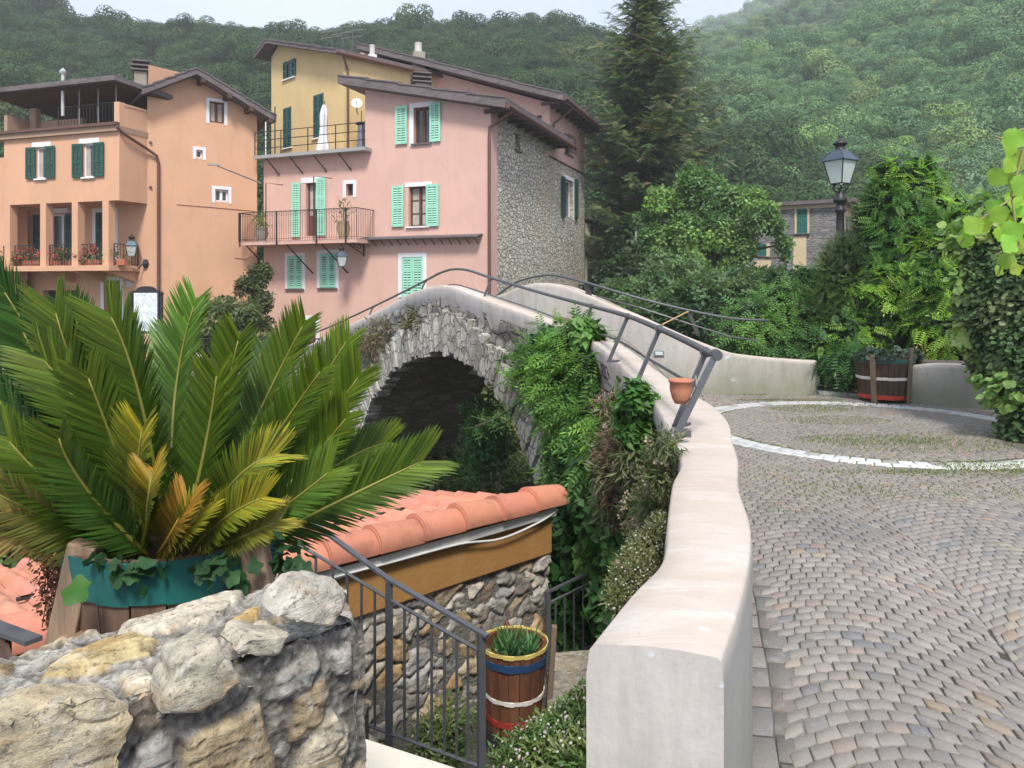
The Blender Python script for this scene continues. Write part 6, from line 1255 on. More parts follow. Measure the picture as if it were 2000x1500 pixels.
fb = [((P(x, y, d)), (r, r, r)) for x, y, d, r in ((1262, 1080, 2.7, .075), (1242, 1110, 2.6, .075), (1222, 1142, 2.5, .065), (1282, 1055, 2.7, .06), (1255, 1130, 2.5, .05), (1205, 1168, 2.4, .045), (1292, 1030, 2.75, .05))]; fb = [(tuple(a), b) for a, b in fb]
def fleabane(name, bl, n, nf, label, size=.035, fs=.012, stemcol=(.12, .17, .06)):
    o = thing(name, bl[0][0], label, 'flowers'); foliage('foliage', bl, n, T_oval(.13), size, stemcol, LEAF, o, droop=-.2, bright=(.2, .24, .09), bs=6, shell=.15)
    p, d, _ = blob_points(bl, nf, .8); tp = T_join([xf(T_oval(.2), (0, 0, 0), k * 2 * pi / 6, 1) for k in range(6)]); V, Q, C = scatter(tp, p + d * .01, np.cross(d, rnd_unit(nf)), d + np.array([0, -.4, .5]), fs * RS.uniform(.7, 1.2, nf), (.72, .68, .66), .12); mesh_np('flower_heads', V, Q, LEAF, o, C)['kind'] = 'stuff'
    mb = MB(); c = Vector(bl[0][0]); 
    for k in range(0, min(nf, 120), 1): q_ = Vector(p[k]); mb.tube([q_ - Vector(d[k]) * .09 - Vector((0, 0, .05)), q_], .0012, 3, False)
    mb.build('flower_stems', plain('fleabane_stem', (.15, .15, .07), .8), o); return o
fleabane('fleabane', fb, 3800, 420, 'froth of tiny flowers brushing the outer edge of the parapet, near its middle', .026, .0042, (.15, .16, .07))
fb = [(tuple(P(x, y, d)), (r, r, r)) for x, y, d, r in ((1110, 1470, 3.0, .17), (1060, 1490, 3.0, .16), (1130, 1420, 3.0, .12), (1150, 1450, 2.9, .1), (1020, 1500, 3.0, .14), (1100, 1520, 2.9, .18), (1150, 1380, 3.0, .08), (1140, 1500, 2.8, .14), (1075, 1440, 3.1, .1))]
fleabane('fleabane', fb, 9000, 1100, 'big clump of white fleabane daisies at the foot of the parapet end', .04, .0075, (.09, .16, .04))
fb = [(tuple(P(x, y, d)), (r, r, r)) for x, y, d, r in ((860, 1430, 4.9, .16), (885, 1400, 4.9, .14), (835, 1450, 4.8, .14), (870, 1460, 4.8, .16))]
fleabane('fleabane', fb, 1800, 50, 'sparse green fleabane behind the stair railing at the wall foot', .05, .011, (.06, .12, .03))
# bank foliage seen through the arch and below the bridge
bp = []
for k in range(46): x = random.uniform(860, 1060); y = random.uniform(790, 1010); bp.append((tuple(P(x, y + random.uniform(0, 30), 14.5 + (1010 - y) * .012)), (.6, .6, .5)))
o = thing('bank_undergrowth', tuple(P(960, 950, 14.5)), 'shady undergrowth on the river bank seen through the arch', 'shrubs'); foliage('foliage', bp, 7500, T_clump(6, 8), .2, (.16, .22, .08), LEAF, o, bright=(.26, .2, .12), bs=1.2, shell=.3, cvar=.4); stems(o, P(960, 1010, 14.5), [P(900, 850, 15), P(1000, 850, 15)], .04)
o = thing('hanging_ivy', tuple(P(945, 860, 12.5)), 'darker ivy hanging in the right part of the arch opening', 'ivy'); foliage('leaves', [(tuple(P(x, y, 12.8)), (r, r, r)) for x, y, r in ((950, 790, .35), (940, 840, .4), (960, 880, .4), (930, 910, .35), (980, 860, .3), (920, 800, .22))], 900, T_clump(6, 4), .14, (.07, .16, .05), LEAF, o, droop=.9, shell=.3); stems(o, P(955, 760, 12.8), [P(940, 900, 12.8)], .02)
bg = [(tuple(P(x, y, d)), (r, r, r)) for x, y, d, r in ((1100, 1120, 7.0, .5), (1150, 1200, 6.9, .5), (1110, 1230, 6.9, .5), (1200, 1150, 6.6, .35), (1180, 1240, 6.5, .35), (1090, 1180, 7.1, .3), (1230, 1080, 5.4, .22), (1215, 1190, 5.4, .25))]
o = thing('laurel_bush', tuple(P(1130, 1250, 7)), 'dark glossy-leaved bush below the vine, behind the lower iron rail', 'bush'); foliage('foliage', bg, 4200, T_clump(6, 31, .3), .22, (.025, .075, .018), LEAFG, o, bright=(.07, .18, .04), bs=3, shell=.4); stems(o, P(1130, 1330, 7), [P(1110, 1150, 7), P(1180, 1180, 6.7)], .04)
lb = [(tuple(P(x, y, d)), (r, r, r * .8)) for x, y, d, r in ((60, 1010, 8, .9), (20, 1060, 7, .7), (100, 1060, 7.5, .6), (-60, 980, 8, 1.0), (630, 900, 10, .6), (600, 930, 9.5, .6), (560, 900, 10, .6), (150, 980, 9, .8), (650, 880, 10.5, .4))]
o = thing('river_bushes', tuple(P(60, 1080, 7.5)), 'green bushes below the street seen behind the cycad fronds', 'shrubs'); foliage('foliage', lb, 3800, T_clump(6, 17), .26, (.06, .12, .04), LEAF, o, bright=(.14, .2, .07)); stems(o, P(60, 1160, 7.5), [P(40, 1020, 7.8)], .05)
# ================= ochre outbuilding with tiled roof, lower left
C1 = P(1080, 975, 6.25); ZR = -.14; C1 = Vector((.325, 6.2, 0)); C0 = Vector((-2.9, 3.25, 0)); SF = Fac((C0.x, C0.y), (C1.x, C1.y)); shed = thing('ochre_outbuilding', (C1.x, C1.y, -1.45), 'low outbuilding with a terracotta tiled roof, ochre band and rough stone wall below the bridge', 'outbuilding')
OCH = plaster('ochre_plaster', (.36, .19, .065), .12, ((.5, .4, .28), .25), 1.2)
mb = MB(); SF.box(mb, 0, -.55, SF.L, ZR + .02, -.25, .0); mb.build('ochre_band', OCH, shed, .01)
RW = rubble('outbuilding_stone', ((.15, .14, .13), (.27, .25, .22), (.36, .34, .31), (.3, .2, .11), (.22, .22, .22)), (.27, .26, .24), (4, 4, 6), .07, .02, None, .4, 16)
# real stones standing out of the wall face: rounded polygons from a jittered lattice
def stone_face(fac, s0, s1, z0, z1, o, name, mats, parent, cw=.3, ch=.16, seed=1, proud=.03, res=5):
    r = random.Random(seed); rows = int((z1 - z0) / ch); V = []; Q = []; C = []
    zc = z0
    while zc < z1 - .02:
        h = ch * r.uniform(.6, 1.35); h = min(h, z1 - zc); sx = s0 - r.uniform(0, cw)
        while sx < s1:
            w_ = cw * r.uniform(.45, 1.5); a, b = max(sx, s0), min(sx + w_, s1)
            if b - a > .05:
                hh = h * r.uniform(.82, 1.0); n = 14; cx_, cz_ = (a + b) / 2, zc + h / 2; sk = r.uniform(-.35, .35) * h; ang = [2 * pi * k / n for k in range(n)]; rx, rz_ = (b - a) / 2 * .97, hh / 2 * .97
                ring = []
                for t in ang:
                    e = .42; c_, s_ = cos(t), sin(t); x = math.copysign(abs(c_) ** e, c_) * rx; z = math.copysign(abs(s_) ** e, s_) * rz_; jr = 1 + .10 * mnoise.noise(Vector((cx_ * 7 + c_, cz_ * 9 + s_, seed)))
                    ring.append((cx_ + x * jr + sk * z / max(h, .05), cz_ + z * jr))
                b0 = len(V); pr_ = proud * r.uniform(.4, 1.5); tx, tz = r.uniform(-.25, .25), r.uniform(-.25, .25); base = np.array(r.choice(STC)) * r.uniform(.75, 1.25)
                rings = [(1.0, -.02), (1.0, pr_ * .35), (.9, pr_ * .85), (.62, pr_ * 1.05), (.3, pr_ * 1.1)]
                for sc_k, (f, oo) in enumerate(rings):
                    for (x, z) in ring:
                        X = cx_ + (x - cx_) * f; Z = cz_ + (z - cz_) * f; nz_ = .014 * mnoise.noise(Vector((X * 14, Z * 14, seed))) + .008 * mnoise.noise(Vector((X * 40, Z * 40, 2))); V.append(tuple(fac.pt(X, Z, o + oo + (nz_ + (X - cx_) * tx * .15 + (Z - cz_) * tz * .2 if sc_k > 1 else 0)))); C.append(base)
                V.append(tuple(fac.pt(cx_, cz_, o + pr_ * 1.1))); C.append(base)
                for q_ in range(4):
                    for k in range(n): k2 = (k + 1) % n; Q.append((b0 + q_ * n + k, b0 + q_ * n + k2, b0 + (q_ + 1) * n + k2, b0 + (q_ + 1) * n + k))
                for k in range(0, n, 2): Q.append((b0 + 4 * n + k, b0 + 4 * n + (k + 1) % n, b0 + 4 * n + (k + 2) % n, b0 + 5 * n))
            sx += w_
        zc += h
    return mesh_np(name, V, Q, mats, parent, np.array(C), smooth=True)
STC = [(.25, .245, .24), (.32, .31, .30), (.40, .385, .36), (.46, .44, .41), (.42, .31, .18), (.28, .22, .18), (.34, .345, .35), (.5, .48, .44), (.42, .35, .25), (.37, .365, .36)]
def rockmat(name, light=1.0, lich=.5, gray=(.38, .38, .38)):
    m = NT(name); a = m.n('Attribute', attribute_name='Col').outputs['Color']; v = m.co(); f1 = m.noise(v, 18, 8, .72); f2 = m.noise(v, 4, 5, .6, .6); f3 = m.noise(m.co((1, 1, 4)), 7, 7, .7, .5)
    c = m.mix(m.ramp(f1, (.32, (0, 0, 0)), (.68, (1, 1, 1))), m.mix(1.0, a, (.5, .48, .46), 'MULTIPLY'), m.mix(1.0, a, (1.3 * light, 1.28 * light, 1.22 * light), 'MULTIPLY'))
    c = m.mix(m.math('MULTIPLY', m.ramp(f3, (.52, (0, 0, 0)), (.62, (1, 1, 1))), .45), c, m.mix(1.0, a, (1.1, .8, .5), 'MULTIPLY'))
    c = m.mix(m.math('MULTIPLY', m.ramp(m.noise(v, 13, 9, .78), (.54, (0, 0, 0)), (.62, (1, 1, 1))), lich), c, (.55, .55, .53))
    c = m.mix(m.math('MULTIPLY', m.ramp(m.noise(v, 85, 6, .75), (.56, (0, 0, 0)), (.62, (1, 1, 1))), .6), c, (.05, .045, .04))
    h = m.math('ADD', m.math('ADD', f1, m.math('MULTIPLY', f3, .8)), m.math('MULTIPLY', m.noise(v, 60, 5, .7), .4))
    return m.bsdf(c, .9, m.bump(h, .012), .2)
def relief(fac, s0, s1, z0, z1, o, name, mat, parent, cw, ch, seed, proud=.036, res=.013):
    # irregular rubble as real relief: jittered cells, each stone with its own height, tilt and colour
    rs = np.random.RandomState(seed); nx = int((s1 - s0) / cw) + 3; nz = int((z1 - z0) / ch) + 3; P_ = []
    for i in range(nx):
        for j in range(nz):
            if rs.rand() < .16: continue
            P_.append((s0 + (i - .5 + rs.uniform(-.45, .45) + .5 * (j % 2)) * cw, z0 + (j - .5 + rs.uniform(-.42, .42)) * ch))
    P_ = np.array(P_); X, Z = np.meshgrid(np.arange(s0, s1, res), np.arange(z0, z1 + res, res)); WX = X + .03 * np.sin(Z * 23 + X * 7) + .012 * np.sin(Z * 61); WZ = Z + .022 * np.sin(X * 19 + Z * 5) + .01 * np.sin(X * 53); sh = X.shape
    D = np.abs((WX.ravel()[:, None] - P_[None, :, 0]) / cw) ** 2.4 + np.abs((WZ.ravel()[:, None] - P_[None, :, 1]) / ch) ** 2.4; D = D ** (1 / 2.4)
    od = np.argpartition(D, 1, axis=1)[:, :2]; d1 = np.take_along_axis(D, od, 1); sw = d1[:, 0] > d1[:, 1]; idx = np.where(sw, od[:, 1], od[:, 0]); F1 = d1.min(1); F2 = d1.max(1); e = np.clip((F2 - F1) / .30, 0, 1); k = np.clip((F2 - F1 - .03) / .10, 0, 1)
    hh = rs.uniform(.45, 1.25, len(P_)); tx = rs.uniform(-.22, .22, len(P_)); tz = rs.uniform(-.25, .2, len(P_)); h = proud * hh[idx] * e ** .55 + k * (tx[idx] * (WX.ravel() - P_[idx, 0]) + tz[idx] * (WZ.ravel() - P_[idx, 1]))
    xr, zr = X.ravel(), Z.ravel(); nn = np.array([mnoise.noise(Vector((a * 16, b * 22, seed))) + .6 * mnoise.noise(Vector((a * 38, b * 55, 1))) for a, b in zip(xr, zr)]); h = h + .011 * nn
    pal_ = np.array(STC)[rs.randint(0, len(STC), len(P_))] * rs.uniform(.75, 1.25, (len(P_), 1)); C = pal_[idx] * k[:, None] + np.array((.42, .41, .39)) * (1 - k[:, None]) * (1 + .3 * nn[:, None]); O_ = fac.A + fac.n * 0
    Wx = fac.A.x + fac.u.x * xr + fac.n.x * (o + h); Wy = fac.A.y + fac.u.y * xr + fac.n.y * (o + h); V = np.stack([Wx, Wy, zr], -1); i = np.arange(sh[1] - 1)[None] + np.arange(sh[0] - 1)[:, None] * sh[1]; Q = np.stack([i, i + 1, i + 1 + sh[1], i + sh[1]], -1).reshape(-1, 4)
    return mesh_np(name, V, Q, mat, parent, C, smooth=True)
ROCKW = rockmat('wall_rock', .95, .1)
MORT = ground_mat('old_mortar', (.2, .19, .17), (.27, .26, .24), 3)
mb = MB(); SF.box(mb, 0, -2.6, SF.L - .04, -.52, -.3, -.045); mb.build('wall_core', MORT, shed)
relief(SF, 0, SF.L, -2.3, -.545, -.06, 'stone_wall', ROCKW, shed, .19, .125, 4)
EF = Fac((C1.x - .02, C1.y), (C1.x - .9, C1.y + 1.6)); 
mb = MB(); a = SF.pt(SF.L - .05, 0, -.12); un_ = -Vector((SF.n.x, SF.n.y, 0)); mb.hexa([rz(a, -2.5), rz(a + un_ * 2.2, -2.5), rz(a + un_ * 2.2 - Vector((SF.u.x, SF.u.y, 0)) * .2, -2.5), rz(a - Vector((SF.u.x, SF.u.y, 0)) * .2, -2.5), rz(a, ZR - .09), rz(a + un_ * 2.2, ZR - .5), rz(a + un_ * 2.2 - Vector((SF.u.x, SF.u.y, 0)) * .2, ZR - .5), rz(a - Vector((SF.u.x, SF.u.y, 0)) * .2, ZR - .09)]); mb.build('end_wall', RW, shed)
# membrane edge, ridge tiles, pantiles sloping away
TILE = NT('clay_tile'); v = TILE.co(); n1 = TILE.noise(v, 1.6, 5); n2 = TILE.noise(v, 14, 5, .65); at = TILE.n('Attribute', attribute_name='Col').outputs['Color']
TILE = TILE.bsdf(TILE.mix(1.0, at, TILE.mix(TILE.math('MULTIPLY', TILE.ramp(TILE.noise(v, 5, 7, .7), (.52, (0, 0, 0)), (.64, (1, 1, 1))), .6), TILE.mix(TILE.math('MULTIPLY', n2, .8), TILE.mix(n1, (.85, .85, .85), (1.12, 1.1, 1.05)), (.68, .72, .74)), (.5, .58, .6)), 'MULTIPLY'), .75, TILE.bump(n2, .003), .25)
us = Vector((SF.u.x, SF.u.y, 0)); nr = Vector((SF.n.x, SF.n.y, 0)); V = []; Q = []; C = []; r = random.Random(8)
tl = .36; s = -.2; k_ = 0
while s < SF.L + .02:
    e = min(s + tl + .05, SF.L + .1); ns = 12; rowsn = 4; b = len(V); c_ = np.array((.56, .23, .15)) * r.uniform(.88, 1.1) * np.array((1, r.uniform(.93, 1.07), 1)); lift = .0
    jz = r.uniform(-.006, .006)
    for i in range(rowsn + 1):
        t = i / rowsn; x = s + (e - s) * t; rad = .118 - .016 * t + (.006 if i == 0 else 0); ctr = SF.pt(x, ZR + .015 + .02 * (1 - t) + jz, -.03)
        for k in range(ns + 1): a = -.25 + (pi + .5) * k / ns; p = ctr + nr * (rad * cos(a)) * 1.05 + Vector((0, 0, rad * sin(a) * .95)); V.append(tuple(p)); C.append(c_)
    for i in range(rowsn):
        for k in range(ns): Q.append((b + i * (ns + 1) + k, b + i * (ns + 1) + k + 1, b + (i + 1) * (ns + 1) + k + 1, b + (i + 1) * (ns + 1) + k))
    # closed butt end
    for i_e, zoff in ((0, 0), (rowsn, 0)):
        x = s if i_e == 0 else e; ctr = SF.pt(x, ZR + .0, -.03); V.append(tuple(ctr)); C.append(c_ * .8); ci_ = len(V) - 1
        for k in range(0, ns, 2): Q.append((ci_, b + i_e * (ns + 1) + k, b + i_e * (ns + 1) + k + 1, b + i_e * (ns + 1) + k + 2))
    s += tl; k_ += 1
rt = mesh_np('ridge_tiles', V, Q, TILE, shed, np.array(C), smooth=True); md = rt.modifiers.new('sol', 'SOLIDIFY'); md.thickness = .014; es = rt.modifiers.new('es', 'EDGE_SPLIT'); es.split_angle = R(40)
V = []; Q = []; C = []; pitchc = .2; ncr = 9; cl_ = .3; sl = math.tan(R(9.5)); ncol = int((SF.L + .3) / pitchc) + 1
prof = [(0, .0), (.1, .03), (.22, .055), (.36, .062), (.5, .052), (.62, .02), (.74, .0), (.87, -.006), (1.0, 0)]
for c in range(ncol):
    for row in range(9):
        q0 = .0 + row * cl_; q1 = q0 + cl_ + .035; b = len(V); col = np.array((.60, .25, .17)) * r.uniform(.86, 1.12) * np.array((1, r.uniform(.92, 1.1), r.uniform(.9, 1.1))); jz = r.uniform(-.004, .004)
        for (qq, lf) in ((q0, .0), (q1, .022), (q1, .004)):
            for (u_, h) in prof: p = SF.pt(-.25 + (c + u_) * pitchc, ZR - .045 - sl * qq + h + lf + jz, -.05 - qq); V.append(tuple(p)); C.append(col)
        for j in range(2):
            for k in range(8): Q.append((b + j * 9 + k, b + j * 9 + k + 1, b + (j + 1) * 9 + k + 1, b + (j + 1) * 9 + k))
rf_ = mesh_np('roof_tiles', V, Q, TILE, shed, np.array(C), smooth=True); es = rf_.modifiers.new('es', 'EDGE_SPLIT'); es.split_angle = R(45)
mb = MB(); mb.slab([SF.pt(-.25, ZR - .07, -.02), SF.pt(SF.L, ZR - .07, -.02), SF.pt(SF.L, ZR - .07 - sl * 2.7, -2.72), SF.pt(-.25, ZR - .07 - sl * 2.7, -2.72)], .06); mb.build('roof_deck', MORT, shed)
mb = MB()
for i in range(60):
    a = r.uniform(.8, SF.L - .5); mb.box(SF.pt(a, ZR - .045 - sl * 1.2 + .05, -1.22 + r.uniform(-.015, .015)), (r.uniform(.03, .1), .03, .02), math.atan2(us.y, us.x) + r.uniform(-.3, .3))
mb.build('course_gap_line', plain('gap_line_black', (.03, .03, .03), .8), shed)  # small near-black blocks trace the gap line along a tile course edge
MEM = plain('roof_membrane', (.62, .62, .6), .5, .1, .2, 10)
mb = MB(); n = 60
for i in range(n):
    a0, a1 = SF.L * i / n, SF.L * (i + 1) / n; w0, w1 = [.012 * mnoise.noise(Vector((a * 2, 3, 1))) for a in (a0, a1)]
    SFb = [SF.pt(a0, ZR - .10 + w0, .045), SF.pt(a1, ZR - .10 + w1, .045), SF.pt(a1, ZR - .065, .05), SF.pt(a0, ZR - .065, .05)]; mb.quad(*SFb); mb.quad(SFb[3], SFb[2], SF.pt(a1, ZR - .03, .055), SF.pt(a0, ZR - .03, .055))
mb.build('metal_flashing', MEM, shed)
mb = MB(); cb = cr_spline(np.array([tuple(SF.pt(a, ZR - .03 - dz, .05)) for a, dz in ((SF.L + .02, .02), (SF.L - .2, .08), (SF.L - .6, .12), (SF.L - 1.0, .07), (SF.L - 1.6, .06), (SF.L - 2.2, .05), (.4, .05))]), 6); mb.tube([tuple(p) for p in cb], .009, 6); mb.build('white_cable', plain('cable_white', (.55, .56, .55), .4), shed)
# ================= landing, steps, lower ground
LG = ground_mat('landing_earth', (.1, .1, .08), (.2, .19, .17), 2.5)
def low(x, y):
    z = -1.46 + .05 * mnoise.noise(Vector((x, y, 2)) * 2); z += max(0, x - .55) * 1.1 * (1 if y < 4.6 else .4); z += max(0, 2.9 - y) * .2
    return z
grid_obj('ground', np.linspace(-4.5, 1.35, 60), np.linspace(1.9, 8.9, 60), lambda x, y: low(x, y) if y < 7.4 else low(x, y) - (y - 7.4) * 1.2, LG)
ROCKG = rockmat('grey_rock', 1.05, .35)
def rock(name, pts, base_off, seed, col, mat, parent=None, sub=3, nz=.012, drop=Vector((0, 0, -1)), thick=.12, inner=.72, raise_=.025):
    """angular stone: convex hull of an outline, an inner raised ring and a lower ring, subdivided and roughened"""
    r = random.Random(seed); pts = [Vector(p) for p in pts]; c = sum(pts, Vector()) / len(pts); up = -drop; bm = bmesh.new()
    dn_ = [p + drop * thick * r.uniform(.8, 1.1) + (c - p) * .1 for p in pts]; hi = [c + (p - c) * inner * r.uniform(.85, 1.1) + up * raise_ * r.uniform(.4, 1.5) for p in pts]
    for p in pts + dn_ + hi: bm.verts.new(p)
    ret = bmesh.ops.convex_hull(bm, input=bm.verts); loose = [v for v in bm.verts if not v.link_faces]; bmesh.ops.delete(bm, geom=loose, context='VERTS')
    bmesh.ops.bevel(bm, geom=bm.edges[:], offset=.004, segments=1, affect='EDGES', clamp_overlap=True)
    rm_ = max((p - c).length for p in pts) * 1.12
    for v in bm.verts:
        if (v.co - c).length > rm_ + thick: v.co = c + (v.co - c).normalized() * rm_
    bmesh.ops.triangulate(bm, faces=bm.faces[:]); 
    for _ in range(sub):
        ed = [e for e in bm.edges if e.calc_length() > .012]
        if not ed: break
        bmesh.ops.subdivide_edges(bm, edges=ed, cuts=1); bmesh.ops.triangulate(bm, faces=bm.faces[:])
        if len(bm.verts) > 14000: break
    bm.normal_update()
    for v in bm.verts:
        p = v.co; q_ = p * 22; strata = mnoise.noise(Vector((p.x * 9 + seed, p.y * 9, p.z * 46))) ; n_ = mnoise.noise(q_) + .5 * mnoise.noise(q_ * 2.3) + .35 * mnoise.noise(q_ * 5) + .9 * strata - 1.6 * max(0, .12 - abs(mnoise.noise(Vector((p.x * 6 + seed, p.y * 6, p.z * 14))))) * 8; v.co = p + v.normal * n_ * nz
    vs = np.array([v.co[:] for v in bm.verts]); bm.verts.index_update(); fs = np.array([[v.index for v in f.verts] for f in bm.faces]); bm.free()
    return vs, fs, np.tile(np.array(col) * r.uniform(.9, 1.1), (len(vs), 1))
def catn(parts):
    V = []; Fq = []; C = []; b = 0
    for v, f, c in parts: V.append(v); Fq.append(f + b); C.append(c); b += len(v)
    return np.vstack(V), np.vstack(Fq), np.vstack(C)
# steps climbing beside the rail on the right
for i, (x0, y0, x1, y1, d) in enumerate([(1065, 1330, 1160, 1385, 4.9), (1075, 1290, 1165, 1330, 5.2)]):
    zt_ = EYE - (y0 + 12 - HZ) * d / F; a, b = (x0 - 1000) * d / F, (x1 - 1000) * d / F + .25; v, f, c = rock('', [(a, d - .25, zt_), (b, d - .2, zt_ + .04), (b, d + .2, zt_ + .05), (a + .02, d + .2, zt_)], 0, 40 + i, (.3, .28, .24), None, thick=.22, nz=.008, raise_=.01)
    tag(mesh_np('stone_step', v, f, ROCKG, None, c), ['rough grey stone step beside the blue-banded tub', 'second rough stone step, further back under the lower rail'][i], 'step')
# pale marble slab
sl_p = [PZ(672, 1428, .06), PZ(905, 1503, .06), P(900, 1640, 1.9), P(560, 1640, 1.9), P(560, 1450, 2.4)]; sl_p = [rz(p, .06) for p in sl_p]; mb = MB(); mb.slab(sl_p, .05); tag(mb.build('marble_slab', plaster('worn_marble', (.62, .58, .5), .12, sc=3), None, .006), 'pale worn marble slab at the foot of the rubble wall', 'slab')
mb = MB(); mb.slab([rz(p + (Vector((-.6, 2.0, 0)) - p) * .04, .005) for p in sl_p], .5); tag(mb.build('step_riser', MORT, None), kind='structure')
# stair railing
d0, d1 = 3.75, 4.1; A_ = P(600, 1012, 4.35); B2 = P(950, 1243, 3.75)
rl = thing('stair_railing', (B2.x, B2.y, -1.4), 'dark iron stair railing with thin balusters in front of the ochre outbuilding', 'railing')
def rail_run(o, tops, mids, bots, dep, posts, ball, r_bar=.008, hw=.032):
    dfun = lambda x: interp([(tops[0][0], dep[0]), (tops[-1][0], dep[1])], x)
    tp = [P(x, y, dfun(x)) for x, y in tops]; mb = MB()
    for a, b in zip(tp, tp[1:]):
        z = (b - a).normalized(); yv = z.cross(Vector((0, 0, 1))).normalized(); xv = yv.cross(z); mb.box((a + b) / 2, (.014, hw, (b - a).length), M=Matrix((xv, yv, z)).transposed())
    mb.build('handrail', IRON, o)
    for ln in (mids, bots):
        mb = MB(); q_ = [P(x, y, dfun(x)) for x, y in ln]
        for a, b in zip(q_, q_[1:]): mb.tube([a, b], .009, 6)
        mb.build('rail_bar', IRON, o)
    yi = lambda ln, x: float(np.interp(x, [p[0] for p in ln], [p[1] for p in ln]))
    for x in posts:
        mb = MB(); a = P(x, yi(tops, x) + 3, dfun(x)); b = rz(a, EYE - (yi(bots, x) + 45 - HZ) * dfun(x) / F); mb.box((a + b) / 2, (.034, .034, (a - b).length), .4); mb.build('post', IRON, o)
    for x in ball:
        mb = MB(); a = P(x, yi(mids, x), dfun(x)); b = rz(a, P(x, yi(bots, x), dfun(x)).z); mb.tube([a, b], r_bar, 6); mb.build('baluster', IRON, o)
rail_run(rl, [(600, 1016), (640, 1042), (760, 1132), (952, 1243)], [(560, 1052), (612, 1080), (760, 1170), (940, 1273)], [(560, 1345), (640, 1385), (760, 1432), (940, 1498)], (4.35, 3.75), (760, 940), (583, 617, 650, 678, 706, 732, 790, 816, 843, 868, 892, 914))
rl2 = thing('stair_railing', tuple(P(1130, 1250, 6.1)), 'lower iron railing rising to the right behind the blue-banded tub', 'railing')
rail_run(rl2, [(1066, 1158), (1215, 1088)], [(1066, 1180), (1215, 1108)], [(1066, 1305), (1215, 1232)], (6.0, 6.3), (1070,), tuple(range(1085, 1212, 18)), .008)
rl3 = thing('stair_railing', tuple(P(30, 1240, 2.4)), 'stub of dark iron handrail at the left edge, below the tiled roof', 'railing'); mb = MB(); a, b = P(-40, 1212, 2.5), P(66, 1252, 2.3); z = (b - a).normalized(); yv = z.cross(Vector((0, 0, 1))).normalized(); mb.box((a + b) / 2, (.014, .05, (b - a).length), M=Matrix((yv.cross(z), yv, z)).transposed()); mb.build('handrail', IRON, rl3); mb = MB(); mb.box((a + b) / 2 - Vector((0, 0, .05)), (.02, .03, .1)); mb.box(((a + b) / 2).lerp(a, .0) - Vector((0, 0, .06)), ((b - a).length, .01, .06), -.9); mb.build('post', plain('rust_plate', (.1, .06, .045), .7), rl3)
# small tub with blue band
pb = P(1004, 1422, 4.75); t3 = tub('small_tub', (pb.x, pb.y, pb.z + .03), .165, .205, .50, [(.055, .095, (.26, .03, .02), 'red_band'), (.20, .225, (.6, .58, .55), 'white_band'), (.405, .45, (.015, .05, .12), 'blue_band'), (.488, .512, (.55, .45, .13), 'yellow_rim')], 'small wooden tub with yellow rim and blue, white and red hoops, behind the stair railing', 'barrel tub', 18, 0, [(.05, .0, .6, .04, .0), (2.7, 0, .56, .05, .0)], (.13, .055, .03))
pv = []; fv = []; c = Vector((pb.x, pb.y, pb.z + .45))
for k in range(26):
    bx_ = c + Vector((random.uniform(-.09, .11), random.uniform(-.1, .08), 0)); nleaf = 9
    for j in range(nleaf): a = j * 2.4 + k; pv.append(tuple(bx_ + Vector((0, 0, .02)))); fv.append((cos(a) * .6, sin(a) * .6, 1.0))
al = thing('aloe_plant', tuple(c), 'tufted green aloe-like plant growing in the small blue-banded tub', 'plant'); V, Q, C = scatter(T_oval(.06, .02), np.array(pv), np.array(fv), rnd_unit(len(pv)), .13 * RS.uniform(.6, 1.3, len(pv)), (.07, .16, .06), .3); mesh_np('leaves', V, Q, LEAFG, al, C); foliage('groundcover', [(tuple(c + Vector((x, -.04, .02))), (.08, .1, .03)) for x in (-.08, 0, .09)], 260, T_oval(.3), .035, (.09, .15, .05), LEAF, al)
mb = MB(); p = P(990, 1235, 5.05); mb.lathe([(.02, -.04), (.03, 0), (.025, .04), (.012, .07), (0, .09)], p, 10); mb.tube([p, rz(p, -1.3)], .008, 5); tag(mb.build('garden_lantern', plain('rust_red', (.16, .03, .02), .6), None), 'little rusty red garden light on a stake against the stone wall behind the tub', 'garden light')

# ================= cycad in the green tub
cc_ = Vector((-1.12, 2.58, 0)); zr_ = .785
tb_ = tub('round_tub', (cc_.x, cc_.y, zr_ - .62), .28, .345, .63, [(.50, .63, (.012, .11, .10), 'teal_band'), (.1, .16, (.3, .1, .05), 'faded_hoop')], 'large round tub with a teal rim and rough wooden uprights, behind the rubble wall', 'barrel tub', 20, 0, (), (.16, .1, .07))
for k, (x0, y0, x1, y1, w_, d) in enumerate(((168, 1060, 128, 1235, .085, 2.33), (496, 1062, 510, 1150, .075, 2.3))):
    a, b = P(x0, y0, d), P(x1, y1, d); b = b + (b - a) * .3; z = (a - b).normalized(); yv = Vector((0, -1, 0)); xv = yv.cross(z).normalized(); yv = z.cross(xv); mb = MB(); mb.box((a + b) / 2, (w_, .06, (a - b).length), M=Matrix((xv, yv, z)).transposed()); mb.build('upright', wood('weathered_post', (.24, .17, .12), .9, .5), tb_, .006)
CYB = Vector((cc_.x + .0, cc_.y, zr_ + .02)); cy = thing('cycad', tuple(CYB), 'large cycad with stiff dark green fronds, the lower ones golden, in the teal-rimmed tub', 'palm')
